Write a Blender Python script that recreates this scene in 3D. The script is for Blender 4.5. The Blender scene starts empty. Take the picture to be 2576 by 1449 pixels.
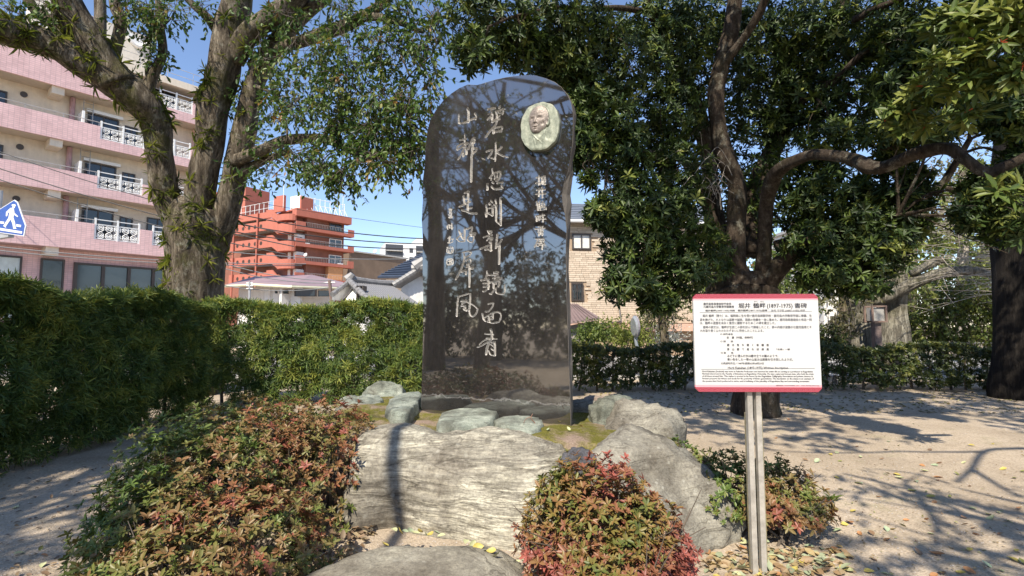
import bpy, bmesh, math, random
import numpy as np
from mathutils import Vector, Matrix, Quaternion, noise as mnoise
from mathutils.geometry import delaunay_2d_cdt

random.seed(7)
RNG = np.random.default_rng(7)
R = math.radians
SC = bpy.context.scene
COL = SC.collection

# ------------------------------------------------------------------ camera, sky, sun, exposure
EYE = np.array((0.0, 0.0, 1.55))
PITCH = R(4.24)
cam_data = bpy.data.cameras.new('camera')
cam_data.sensor_width = 36.0
cam_data.lens = 18.0
cam_data.clip_start = 0.05
cam_data.clip_end = 2000.0
cam = bpy.data.objects.new('camera', cam_data)
cam.location = EYE
cam.rotation_euler = (R(90) + PITCH, 0, 0)
COL.objects.link(cam)
SC.camera = cam

SUN_EL, SUN_AZ = R(47), R(22)            # sun behind the camera, to its left
SUN = np.array((-math.sin(SUN_AZ) * math.cos(SUN_EL), -math.cos(SUN_AZ) * math.cos(SUN_EL), math.sin(SUN_EL)))
world = bpy.data.worlds.new('World')
SC.world = world
world.use_nodes = True
wn = world.node_tree
wn.nodes.clear()
sky = wn.nodes.new('ShaderNodeTexSky')
sky.sky_type = 'NISHITA'
sky.sun_disc = False
sky.sun_elevation = SUN_EL
sky.sun_rotation = math.atan2(SUN[0], SUN[1])
sky.altitude = 10
sky.air_density = 1.0
sky.dust_density = 0.15
sky.ozone_density = 2.2
bg = wn.nodes.new('ShaderNodeBackground')
bg.inputs['Strength'].default_value = 0.135
wo = wn.nodes.new('ShaderNodeOutputWorld')
tint = wn.nodes.new('ShaderNodeMix'); tint.data_type = 'RGBA'; tint.blend_type = 'MULTIPLY'; tint.inputs[0].default_value = 1.0
tint.inputs[7].default_value = (1.02, 1.0, 1.05, 1)
wn.links.new(sky.outputs[0], tint.inputs[6]); wn.links.new(tint.outputs[2], bg.inputs[0])
wn.links.new(bg.outputs[0], wo.inputs[0])

sl = bpy.data.lights.new('sun', 'SUN')
sl.energy = 5.0
sl.angle = R(0.53)
sl.color = (1.0, 0.91, 0.77)
so = bpy.data.objects.new('sun', sl)
so.rotation_euler = Vector(SUN).to_track_quat('Z', 'Y').to_euler()
so.location = (-8, -20, 25)
COL.objects.link(so)

SC.view_settings.view_transform = 'Standard'
SC.view_settings.look = 'None'
SC.view_settings.gamma = 1.0
SC.view_settings.use_curve_mapping = False
SC.view_settings.exposure = 0.66

# ------------------------------------------------------------------ measuring helpers
_c, _s = math.cos(PITCH), math.sin(PITCH)
def ray(px, py):
    a, b = (px - 1288.0) / 1288.0, -(py - 724.5) / 1288.0
    return np.array((a, _c - b * _s, _s + b * _c))
def at(px, py, d):
    r = ray(px, py)
    return EYE + r * (d / r[1])
def ground(px, py, z=0.0):
    r = ray(px, py)
    return EYE + r * ((z - EYE[2]) / r[2])
def on_plane(px, py, o, n):
    r = ray(px, py)
    return EYE + r * (np.dot(np.asarray(o) - EYE, n) / np.dot(r, n))
def nrm(v):
    v = np.asarray(v, float)
    return v / np.maximum(np.linalg.norm(v, axis=-1, keepdims=True), 1e-9)

# ------------------------------------------------------------------ object helpers
LOC = {}
def tag(o, label=None, cat=None, group=None, kind=None):
    if label: o['label'] = label
    if cat: o['category'] = cat
    if group: o['group'] = group
    if kind: o['kind'] = kind
    return o
def thing(name, loc, label, cat, group=None):
    o = bpy.data.objects.new(name, None)
    o.location = loc
    o.empty_display_size = 0.2
    COL.objects.link(o)
    LOC[o.name] = np.array(loc, float)
    return tag(o, label, cat, group)
def mesh_from(name, V, F, mats, smooth=False, attrs=None, fmat=None):
    me = bpy.data.meshes.new(name)
    V = np.asarray(V, np.float32)
    if isinstance(F, np.ndarray):
        n, k = F.shape
        me.vertices.add(len(V)); me.vertices.foreach_set('co', V.ravel())
        me.loops.add(n * k); me.loops.foreach_set('vertex_index', F.astype(np.int32).ravel())
        me.polygons.add(n); me.polygons.foreach_set('loop_start', np.arange(n, dtype=np.int32) * k)
        me.update(calc_edges=True)
    else:
        me.from_pydata(V.tolist(), [], F)
    for m in (mats if isinstance(mats, (list, tuple)) else [mats]):
        me.materials.append(m)
    if fmat is not None:
        me.polygons.foreach_set('material_index', np.asarray(fmat, np.int32))
    if smooth:
        me.polygons.foreach_set('use_smooth', np.ones(len(me.polygons), bool))
    for k, v in (attrs or {}).items():
        a = me.attributes.new(k, 'FLOAT', 'POINT')
        a.data.foreach_set('value', np.asarray(v, np.float32))
    me.validate()
    return me
def obj(name, V, F, mat, parent=None, label=None, cat=None, group=None, kind=None, smooth=False, attrs=None, fmat=None):
    V = np.asarray(V, float)
    if parent is not None:
        loc = LOC[parent.name]
    else:
        loc = np.array(((V[:, 0].min() + V[:, 0].max()) / 2, (V[:, 1].min() + V[:, 1].max()) / 2, V[:, 2].min()))
    o = bpy.data.objects.new(name, mesh_from(name, V - loc, F, mat, smooth, attrs, fmat))
    COL.objects.link(o)
    if parent is not None:
        o.parent = parent
    else:
        o.location = loc
    LOC[o.name] = loc.copy()
    return tag(o, label, cat, group, kind)
def put(name, me, parent, M):
    """a child that shares mesh data, at the world matrix M (numpy 4x4 or Matrix)"""
    o = bpy.data.objects.new(name, me)
    COL.objects.link(o)
    M = Matrix(M) if not isinstance(M, Matrix) else M.copy()
    if parent is not None:
        o.parent = parent
        M.translation = M.translation - Vector(LOC[parent.name])
    o.matrix_basis = M
    return o

def outward(me):
    bm = bmesh.new(); bm.from_mesh(me); bmesh.ops.recalc_face_normals(bm, faces=bm.faces); bm.to_mesh(me); bm.free()
class MB:
    """collects shapes, all in world coordinates, for ONE mesh"""
    def __init__(s): s.V, s.F, s.n = [], [], 0
    def add(s, V, F):
        V = np.asarray(V, float)
        s.V.append(V); s.F += [tuple(int(i) + s.n for i in f) for f in F]; s.n += len(V)
        return s
    def frame_box(s, fr, lo, hi):
        c = [(x, y, z) for z in (lo[2], hi[2]) for y in (lo[1], hi[1]) for x in (lo[0], hi[0])]
        V = np.array([fr.p(*q) for q in c])
        return s.add(V, [(0, 2, 3, 1), (4, 5, 7, 6), (0, 1, 5, 4), (2, 6, 7, 3), (0, 4, 6, 2), (1, 3, 7, 5)])
    def box(s, lo, hi): return s.frame_box(WORLD, lo, hi)
    def tube(s, P, r, sides=8, cap=True, rough=0.0, seed=0):
        P = np.asarray(P, float); n = len(P)
        r = np.broadcast_to(np.asarray(r, float), (n,))
        T = np.gradient(P, axis=0); T = nrm(T)
        up = np.array((0, 0, 1.0)) if abs(T[0][2]) < 0.9 else np.array((1.0, 0, 0))
        N = nrm(np.cross(T[0], up)); rings = []
        rg = np.random.default_rng(seed + 11)
        ph = rg.uniform(0, 6.28, 4)
        a = np.arange(sides) * 2 * math.pi / sides; jit = rg.uniform(-1, 1, sides)
        for i in range(n):
            N = nrm(N - T[i] * np.dot(N, T[i])); B = np.cross(T[i], N)
            rr = r[i] * (1 + rough * (0.5 * np.sin(3 * a + ph[0] + i * .16) + 0.4 * np.sin(5 * a + ph[1] - i * .11) + 0.35 * np.sin(9 * a + ph[2] + i * .2) + .25 * jit))
            rings.append(P[i] + rr[:, None] * (np.cos(a)[:, None] * N + np.sin(a)[:, None] * B))
        V = np.concatenate(rings); F = []
        for i in range(n - 1):
            for j in range(sides):
                k = (j + 1) % sides
                F.append((i * sides + j, i * sides + k, (i + 1) * sides + k, (i + 1) * sides + j))
        if cap:
            F.append(tuple(range(sides - 1, -1, -1))); F.append(tuple((n - 1) * sides + j for j in range(sides)))
        return s.add(V, F)
    def prism(s, A, B):
        """two matching rings of points joined into a closed solid"""
        n = len(A)
        F = [tuple(range(n - 1, -1, -1)), tuple(range(n, 2 * n))]
        F += [(i, (i + 1) % n, n + (i + 1) % n, n + i) for i in range(n)]
        return s.add(np.concatenate([np.asarray(A), np.asarray(B)]), F)
    def build(s, name, mat, parent=None, smooth=False, **kw):
        o = obj(name, np.concatenate(s.V), s.F, mat, parent, smooth=smooth, **kw)
        outward(o.data)
        return o

class Frame:
    """a facade's own axes: x along it, y out of it (towards the viewer), z up"""
    def __init__(s, o, ux, uy): s.o, s.ux, s.uy = np.array(o, float), np.array((ux[0], ux[1], 0.0)), np.array((uy[0], uy[1], 0.0))
    def p(s, x, y, z): return s.o + s.ux * x + s.uy * y + np.array((0, 0, z))
    def xz(s, px, py, y=0.0):
        q = on_plane(px, py, s.p(0, y, 0), s.uy) - s.o
        return float(np.dot(q, s.ux)), float(q[2])
WORLD = Frame((0, 0, 0), (1, 0), (0, 1))

def spline(pts, m=6):
    """Catmull-Rom through rows of any width"""
    P = np.asarray(pts, float)
    if len(P) < 3: 
        t = np.linspace(0, 1, m + 1)[:, None]
        return P[0] * (1 - t) + P[-1] * t
    Q = np.vstack([2 * P[0] - P[1], P, 2 * P[-1] - P[-2]]); out = []
    for i in range(1, len(Q) - 2):
        for t in np.arange(m) / m:
            a, b, c, d = Q[i - 1], Q[i], Q[i + 1], Q[i + 2]
            out.append(0.5 * ((2 * b) + (-a + c) * t + (2 * a - 5 * b + 4 * c - d) * t * t + (-a + 3 * b - 3 * c + d) * t ** 3))
    out.append(P[-1])
    return np.array(out)

def fbm(P, sc, oct=3, seed=0):
    return np.array([mnoise.fractal(Vector(p * sc) + Vector((seed * 7.3, seed * 3.1, seed)), 1.0, 2.0, oct) for p in P])

# ------------------------------------------------------------------ materials
def nodes_of(name):
    m = bpy.data.materials.new(name); m.use_nodes = True
    nt = m.node_tree
    return m, nt, nt.nodes['Principled BSDF']
def rgba(c): return (c[0], c[1], c[2], 1.0)
def ramp(nt, stops, fac=None):
    r = nt.nodes.new('ShaderNodeValToRGB')
    e = r.color_ramp.elements
    while len(e) < len(stops): e.new(0.5)
    for i, (p, c) in enumerate(stops):
        e[i].position = p; e[i].color = rgba(c)
    if fac is not None: nt.links.new(fac, r.inputs[0])
    return r
def tex(nt, kind, scale, **kw):
    t = nt.nodes.new(kind)
    if 'Scale' in t.inputs: t.inputs['Scale'].default_value = scale
    for k, v in kw.items():
        if k in t.inputs: t.inputs[k].default_value = v
        else: setattr(t, k, v)
    return t
def coords(nt, which='Object', scale=None, rot=None):
    c = nt.nodes.new('ShaderNodeTexCoord')
    if scale is None and rot is None: return c.outputs[which]
    mp = nt.nodes.new('ShaderNodeMapping')
    if scale is not None: mp.inputs['Scale'].default_value = scale
    if rot is not None: mp.inputs['Rotation'].default_value = rot
    nt.links.new(c.outputs[which], mp.inputs[0])
    return mp.outputs[0]
def mix(nt, a, b, fac, mode='MIX'):
    m = nt.nodes.new('ShaderNodeMix'); m.data_type = 'RGBA'; m.blend_type = mode
    for sock, v in ((m.inputs[0], fac), (m.inputs[6], a), (m.inputs[7], b)):
        if hasattr(v, 'is_output'): nt.links.new(v, sock)
        elif isinstance(v, (int, float)): sock.default_value = v
        else: sock.default_value = rgba(v)
    return m.outputs[2]
def bump(nt, bs, height, strength, dist=0.01):
    b = nt.nodes.new('ShaderNodeBump')
    b.inputs['Strength'].default_value = strength; b.inputs['Distance'].default_value = dist
    nt.links.new(height, b.inputs['Height']); nt.links.new(b.outputs[0], bs.inputs['Normal'])
def plain(name, c, rough=0.6, metal=0.0, var=0.15, scale=3.0, bumpy=0.0, spec=0.5, dirt=None):
    """one colour with uneven wear"""
    m, nt, bs = nodes_of(name)
    co = coords(nt)
    n = tex(nt, 'ShaderNodeTexNoise', scale, Detail=6.0, Roughness=0.65); nt.links.new(co, n.inputs['Vector'])
    lo = tuple(max(0, x * (1 - var)) for x in c); hi = tuple(min(1, x * (1 + var)) for x in c)
    r = ramp(nt, [(0.3, lo), (0.7, hi)], n.outputs[0]); out = r.outputs[0]
    if dirt:
        n2 = tex(nt, 'ShaderNodeTexNoise', scale * 0.35, Detail=8.0, Roughness=0.75); nt.links.new(co, n2.inputs['Vector'])
        f = ramp(nt, [(0.52, (0, 0, 0)), (0.75, (1, 1, 1))], n2.outputs[0])
        out = mix(nt, out, dirt, f.outputs[0])
    nt.links.new(out, bs.inputs['Base Color'])
    bs.inputs['Roughness'].default_value = rough; bs.inputs['Metallic'].default_value = metal
    bs.inputs['Specular IOR Level'].default_value = spec
    if bumpy:
        n3 = tex(nt, 'ShaderNodeTexNoise', scale * 12, Detail=4.0); nt.links.new(co, n3.inputs['Vector'])
        bump(nt, bs, n3.outputs[0], bumpy)
    return m
def leaf_mat(name, stops, rough=0.38, trans=0.25, spec=0.5):
    """leaf colour picked by each leaf's own tint"""
    m, nt, bs = nodes_of(name)
    a = nt.nodes.new('ShaderNodeAttribute'); a.attribute_name = 'tint'
    n = tex(nt, 'ShaderNodeTexNoise', 9.0, Detail=2.0); nt.links.new(coords(nt), n.inputs['Vector'])
    ad = nt.nodes.new('ShaderNodeMath'); ad.operation = 'MULTIPLY_ADD'
    nt.links.new(n.outputs[0], ad.inputs[0]); ad.inputs[1].default_value = 0.16; nt.links.new(a.outputs['Fac'], ad.inputs[2])
    r = ramp(nt, stops, ad.outputs[0])
    nt.links.new(r.outputs[0], bs.inputs['Base Color'])
    bs.inputs['Roughness'].default_value = rough; bs.inputs['Specular IOR Level'].default_value = spec
    tr = nt.nodes.new('ShaderNodeBsdfTranslucent')
    nt.links.new(mix(nt, r.outputs[0], (1.0, 1.0, 0.35), 0.35, 'MULTIPLY'), tr.inputs[0])
    ms = nt.nodes.new('ShaderNodeMixShader'); ms.inputs[0].default_value = trans
    nt.links.new(bs.outputs[0], ms.inputs[1]); nt.links.new(tr.outputs[0], ms.inputs[2])
    nt.links.new(ms.outputs[0], nt.nodes['Material Output'].inputs[0])
    return m

def glass_mat(name, c=(0.02, 0.025, 0.03), rough=0.06):
    m, nt, bs = nodes_of(name)
    bs.inputs['Base Color'].default_value = rgba(c); bs.inputs['Roughness'].default_value = rough
    bs.inputs['Specular IOR Level'].default_value = 0.9
    return m

# ------------------------------------------------------------------ leaves
def leaves(P, D, N, L, Wd, droop=0.12):
    """six-cornered leaves with a fold along the midrib; one row per leaf"""
    D, N = nrm(D), np.asarray(N, float)
    N = nrm(N - D * (D * N).sum(1, keepdims=True)); S = np.cross(D, N)
    L = np.broadcast_to(L, (len(P),))[:, None]; Wd = np.broadcast_to(Wd, (len(P),))[:, None]
    b = P
    tip = P + D * L - N * L * droop
    l1 = P + D * L * .34 - S * Wd * .42 + N * Wd * .16; r1 = P + D * L * .34 + S * Wd * .42 + N * Wd * .16
    l2 = P + D * L * .70 - S * Wd * .40 + N * Wd * .10 - N * L * droop * .4; r2 = P + D * L * .70 + S * Wd * .40 + N * Wd * .10 - N * L * droop * .4
    V = np.stack([b, l1, l2, tip, r2, r1], 1).reshape(-1, 3)
    i = np.arange(len(P))[:, None] * 6
    F = np.concatenate([i + np.array([[0, 1, 2, 3]]), i + np.array([[0, 3, 4, 5]])], 1).reshape(-1, 4)
    return V, F
def rosettes(P, A, k, L, Wd, lo, hi, tint, rng=RNG, jit=0.08, droop=.12):
    """k leaves in a whorl round axis A at each point P; lo..hi is the leaf's angle off the axis in degrees"""
    P, A = np.asarray(P, float), nrm(A); n = len(P)
    ref = np.where(np.abs(A[:, 2:3]) < 0.9, np.array([[0, 0, 1.0]]), np.array([[1.0, 0, 0]]))
    X = nrm(np.cross(A, ref)); Y = np.cross(A, X)
    ph = rng.uniform(0, 6.28, (n, 1)) + np.arange(k)[None] * (2 * math.pi / k * 1.0) + rng.normal(0, .25, (n, k))
    th = np.radians(rng.uniform(lo, hi, (n, k)))
    rad = X[:, None] * np.cos(ph)[..., None] + Y[:, None] * np.sin(ph)[..., None]
    D = A[:, None] * np.cos(th)[..., None] + rad * np.sin(th)[..., None]
    N = A[:, None] * np.sin(th)[..., None] - rad * np.cos(th)[..., None]
    sc = rng.uniform(.7, 1.15, (n, k)) * np.broadcast_to(np.asarray(L), (n,))[:, None]
    PP = P[:, None] + A[:, None] * (rng.uniform(-.25, .1, (n, k)) * sc)[..., None]
    V, F = leaves(PP.reshape(-1, 3), D.reshape(-1, 3), N.reshape(-1, 3), sc.ravel(), (sc * Wd).ravel(), droop)
    t = (np.asarray(tint)[:, None] + rng.normal(0, jit, (n, k))).clip(0, 1)
    return V, F, np.repeat(t.ravel(), 6)
def in_view(P, m=60):
    d = np.maximum(P[:, 1], .01)
    q = P - EYE
    f = q[:, 1] * _c + q[:, 2] * _s; u = -q[:, 1] * _s + q[:, 2] * _c
    x, y = 1288 + 1288 * q[:, 0] / np.maximum(f, .01), 724.5 - 1288 * u / np.maximum(f, .01)
    return (f > .2) & (x > -m) & (x < 2576 + m) & (y > -m) & (y < 1449 + m)
def foliage(parent, P, A, k, L, Wd, lo, hi, tint, mat, singles=0, sname='leaf_rosette', name='foliage', nvar=10, face=None, droop=.12):
    """the rosettes nearest the viewer become parts of their own, the rest one mesh"""
    P, A, tint = np.asarray(P, float), nrm(A), np.asarray(tint, float)
    Ls = np.broadcast_to(np.asarray(L, float), (len(P),))
    dist = np.linalg.norm(P - EYE, axis=1)
    if face is not None: dist = dist + face
    dist = np.where(in_view(P, 0), dist, 1e3)
    order = np.argsort(dist)
    one = order[:singles]; one = one[dist[one] < 900]
    rest = np.setdiff1d(np.arange(len(P)), one)
    if len(rest):
        V, F, t = rosettes(P[rest], A[rest], k, Ls[rest], Wd, lo, hi, tint[rest], droop=droop)
        obj(name, V, F, mat, parent, kind='stuff', attrs={'tint': t})
    if len(one):
        q = np.quantile(tint[one], np.linspace(0.03, 0.97, nvar)); protos = []
        for v in range(nvar):
            V, F, t = rosettes(np.zeros((1, 3)), np.array([[0, 0, 1.0]]), k, 1.0, Wd, lo, hi, [q[v]], droop=droop)
            protos.append(mesh_from(sname, V, F, mat, attrs={'tint': t}))
        for i in one:
            v = int(np.argmin(np.abs(q - tint[i]))); v = min(nvar - 1, max(0, v + random.choice((-1, 0, 0, 1))))
            M = Vector(A[i]).to_track_quat('Z', 'Y').to_matrix().to_4x4() @ Matrix.Rotation(random.uniform(0, 6.28), 4, 'Z') @ Matrix.Scale(Ls[i], 4)
            M.translation = Vector(P[i])
            put(sname, protos[v], parent, M)

# ------------------------------------------------------------------ setting: ground and road
def ground_mat():
    m, nt, bs = nodes_of('sandy_gravel')
    co = coords(nt)
    big = tex(nt, 'ShaderNodeTexNoise', 0.55, Detail=7.0, Roughness=0.7); nt.links.new(co, big.inputs['Vector'])
    fine = tex(nt, 'ShaderNodeTexNoise', 42.0, Detail=5.0, Roughness=0.8); nt.links.new(co, fine.inputs['Vector'])
    gr = tex(nt, 'ShaderNodeTexVoronoi', 70.0); nt.links.new(co, gr.inputs['Vector'])
    base = ramp(nt, [(0.30, (.34, .27, .195)), (0.5, (.47, .385, .285)), (0.72, (.57, .475, .365))], big.outputs[0])
    sp = ramp(nt, [(0.25, (.34, .33, .33)), (0.5, (.8, .8, .8)), (0.75, (1.15, 1.12, 1.08))], fine.outputs[0])
    c1 = mix(nt, base.outputs[0], sp.outputs[0], .75, 'MULTIPLY')
    st = ramp(nt, [(0.0, (.55, .5, .45)), (0.35, (1, 1, 1)), (1.0, (1.25, 1.25, 1.25))], gr.outputs['Color'])
    c2 = mix(nt, c1, st.outputs[0], .6, 'MULTIPLY')
    mo = tex(nt, 'ShaderNodeTexNoise', 0.9, Detail=9.0, Roughness=0.72); nt.links.new(coords(nt, 'Object', (1.0, 1.3, 1.0)), mo.inputs['Vector'])
    mf = ramp(nt, [(0.56, (0, 0, 0)), (0.74, (.7, .7, .7))], mo.outputs[0])
    c3 = mix(nt, c2, (.20, .19, .085), mf.outputs[0])
    nt.links.new(c3, bs.inputs['Base Color'])
    bs.inputs['Roughness'].default_value = 0.95; bs.inputs['Specular IOR Level'].default_value = .2
    ad = nt.nodes.new('ShaderNodeMath'); ad.operation = 'ADD'
    nt.links.new(fine.outputs[0], ad.inputs[0]); nt.links.new(gr.outputs['Distance'], ad.inputs[1])
    bump(nt, bs, ad.outputs[0], .55, .012)
    return m
def ground_z(x, y):
    near = np.exp(-((x / 14) ** 2 + ((y - 5) / 12) ** 2))
    return near * (.018 * np.sin(1.3 * x + .7 * y) + .014 * np.sin(2.9 * x - 1.7 * y + 1) + .008 * np.sin(6.1 * x + 4.3 * y))
gx = np.sinh(np.linspace(-5.2, 5.2, 181)) * 3.4
gy = 5 + np.sinh(np.linspace(-5.2, 5.2, 181)) * 3.4
GX, GY = np.meshgrid(gx, gy)
GZ = ground_z(GX, GY)
ii = np.arange(180)[:, None] * 181 + np.arange(180)[None]
gF = np.stack([ii, ii + 1, ii + 182, ii + 181], -1).reshape(-1, 4)
M_GROUND = ground_mat()
obj('ground', np.stack([GX, GY, GZ], -1).reshape(-1, 3), gF, M_GROUND, kind='structure', smooth=True)

M_ASPHALT = plain('asphalt', (.16, .155, .15), .9, var=.25, scale=6, bumpy=.2)
M_LINE = plain('road_paint', (.7, .7, .68), .7, var=.12, scale=9)
M_CONC = plain('concrete', (.42, .41, .39), .85, var=.2, scale=2, bumpy=.15)
def sheet(x0, x1, y0, y1, z):
    return np.array([(x0, y0, z), (x1, y0, z), (x1, y1, z), (x0, y1, z)]), [(0, 1, 2, 3)]
V, F = sheet(-90, 90, 15.2, 22.6, .012); rd = obj('road', V, F, M_ASPHALT, kind='structure')
ml = MB()
for k in range(14): ml.box((3.0 + k * 2.4, 16.2, .014), (3.12 + k * 2.4, 19.0, .018))
ml.box((-90, 22.1, .014), (90, 22.25, .018))
ml.build('road_markings', M_LINE, kind='structure')
mk = MB(); mk.box((-90, 14.9, -.02), (90, 15.19, .12)); mk.build('kerb', M_CONC, kind='structure')
mk = MB(); mk.box((-90, 22.62, -.02), (90, 24.4, .13)); mk.build('pavement', M_CONC, kind='structure')

# ------------------------------------------------------------------ building materials
def tile_mat(name, c, grout, sx, sz, ux):
    """small wall tiles, too far off to tell apart one by one"""
    m, nt, bs = nodes_of(name)
    g = nt.nodes.new('ShaderNodeTexCoord')
    sep = nt.nodes.new('ShaderNodeVectorMath'); sep.operation = 'DOT_PRODUCT'
    nt.links.new(g.outputs['Object'], sep.inputs[0]); sep.inputs[1].default_value = (ux[0], ux[1], 0)
    sz_ = nt.nodes.new('ShaderNodeSeparateXYZ'); nt.links.new(g.outputs['Object'], sz_.inputs[0])
    cb = nt.nodes.new('ShaderNodeCombineXYZ'); nt.links.new(sep.outputs['Value'], cb.inputs[0]); nt.links.new(sz_.outputs[2], cb.inputs[1])
    b = tex(nt, 'ShaderNodeTexBrick', 1.0); b.offset = 0.0
    b.inputs['Brick Width'].default_value = sx; b.inputs['Row Height'].default_value = sz
    b.inputs['Mortar Size'].default_value = sz * .09; b.inputs['Mortar Smooth'].default_value = .2
    b.inputs['Color1'].default_value = rgba(c); b.inputs['Color2'].default_value = rgba([x * .88 for x in c]); b.inputs['Mortar'].default_value = rgba(grout)
    nt.links.new(cb.outputs[0], b.inputs['Vector'])
    n = tex(nt, 'ShaderNodeTexNoise', .6, Detail=8.0, Roughness=.75); nt.links.new(g.outputs['Object'], n.inputs['Vector'])
    d = ramp(nt, [(.35, (.75, .72, .72)), (.55, (1, 1, 1))], n.outputs[0])
    nt.links.new(mix(nt, b.outputs[0], d.outputs[0], .8, 'MULTIPLY'), bs.inputs['Base Color'])
    bs.inputs['Roughness'].default_value = .45
    bump(nt, bs, b.outputs['Fac'], -.3, .01)
    return m
def streaky(name, c, dirt, amt=.55, sc=1.0):
    """painted render with rain streaks"""
    m, nt, bs = nodes_of(name)
    n = tex(nt, 'ShaderNodeTexNoise', 1.0, Detail=8.0, Roughness=.75); nt.links.new(coords(nt, 'Object', (1.6 * sc, 1.6 * sc, .22 * sc)), n.inputs['Vector'])
    f = ramp(nt, [(.45, (0, 0, 0)), (.78, (1, 1, 1))], n.outputs[0])
    n2 = tex(nt, 'ShaderNodeTexNoise', 5.0 * sc, Detail=5.0); nt.links.new(coords(nt), n2.inputs['Vector'])
    v = ramp(nt, [(.3, [x * .93 for x in c]), (.7, [min(1, x * 1.05) for x in c])], n2.outputs[0])
    mf = nt.nodes.new('ShaderNodeMath'); mf.operation = 'MULTIPLY'; nt.links.new(f.outputs[0], mf.inputs[0]); mf.inputs[1].default_value = amt
    nt.links.new(mix(nt, v.outputs[0], dirt, mf.outputs[0]), bs.inputs['Base Color'])
    bs.inputs['Roughness'].default_value = .85
    return m
M_CREAM = streaky('cream_render', (.72, .63, .51), (.33, .28, .22), .4)
M_CREAMD = streaky('weathered_cream_panel', (.66, .61, .53), (.28, .24, .20), .5)
M_WHITE = plain('white_paint', (.78, .78, .76), .5, var=.05)
M_WHITEW = streaky('white_render', (.72, .71, .68), (.40, .38, .35), .4)
M_DARKFR = plain('dark_bronze_frame', (.055, .045, .04), .45)
M_GLASS = glass_mat('window_glass')
M_GLASSB = glass_mat('bluish_window_glass', (.06, .085, .10), .08)
M_NAVY = plain('navy_lettering', (.045, .05, .16), .5, var=.2)
M_RAIL = plain('galvanised_rail', (.42, .42, .42), .45, metal=.4)
M_CURTAIN = plain('pale_curtain', (.62, .60, .55), .9, var=.2, scale=6)
M_RUST = plain('pinkish_pipe', (.42, .26, .27), .6, var=.2)

def text_mesh(s, res=1, bold=0.0):
    cu = bpy.data.curves.new('text', 'FONT'); cu.body = s; cu.resolution_u = res; cu.offset = bold
    o = bpy.data.objects.new('text', cu); COL.objects.link(o)
    bpy.context.view_layer.update()
    me = bpy.data.meshes.new_from_object(o.evaluated_get(bpy.context.evaluated_depsgraph_get()))
    V = np.array([v.co[:] for v in me.vertices]).reshape(-1, 3); F = [tuple(p.vertices) for p in me.polygons]
    bpy.data.objects.remove(o); bpy.data.meshes.remove(me); bpy.data.curves.remove(cu)
    return V, F
def text_on(mb, s, fr, x0, x1, z, h, y, res=1, bold=0.0):
    """letters that fill x0..x1 on a frame, standing on height z, letter height h"""
    V, F = text_mesh(s, res, bold)
    w = V[:, 0].max() - V[:, 0].min()
    X = x0 + (V[:, 0] - V[:, 0].min()) / w * (x1 - x0); Z = z + V[:, 1] * h
    mb.add(fr.o + fr.ux * X[:, None] + fr.uy * y + np.array((0, 0, 1.0)) * Z[:, None], F)

# ------------------------------------------------------------------ pink hotel
PF = Frame((-26.5, 26.5, 0), (.618, .786), (.786, -.618))
M_PINK = tile_mat('pink_wall_tiles', (.82, .55, .53), (.56, .37, .365), .22, .11, PF.ux)
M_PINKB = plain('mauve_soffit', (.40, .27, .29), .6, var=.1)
hotel = thing('hotel_building', PF.p(0, 0, 0), 'pink tiled multi-storey hotel with cream walls and white scroll railings', 'building')
X0, X1 = -14.0, PF.xz(505, 300)[0]
zb = [PF.xz(0, y)[1] for y in (608, 456, 317, 175)]      # undersides of the four pink bands
zt = [PF.xz(0, y)[1] for y in (533, 398, 256, 109)]      # their tops
roofz = PF.xz(0, 55)[1]
b = MB(); b.frame_box(PF, (X0, -9, 0), (X1, -1.35, roofz - .45)); b.build('wall', M_CREAM, hotel)
b = MB(); b.frame_box(PF, (X0, -9.2, roofz - .45), (X1 + .25, .15, roofz)); b.build('roof', M_CREAM, hotel)
b = MB(); b.frame_box(PF, (X1, -9, 0), (X1 + .12, -.02, roofz - .46)); b.build('end_wall', M_PINK, hotel)
gx_ = [(PF.xz(a, 600)[0], PF.xz(c, 600)[0]) for a, c in ((236, 352), (383, 470))]
rows = ((234, 580), (240, 475), (247, 350), (395, 277))
M_SLAB = streaky('cream_soffit', (.58, .50, .40), (.36, .31, .25), .3)
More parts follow.
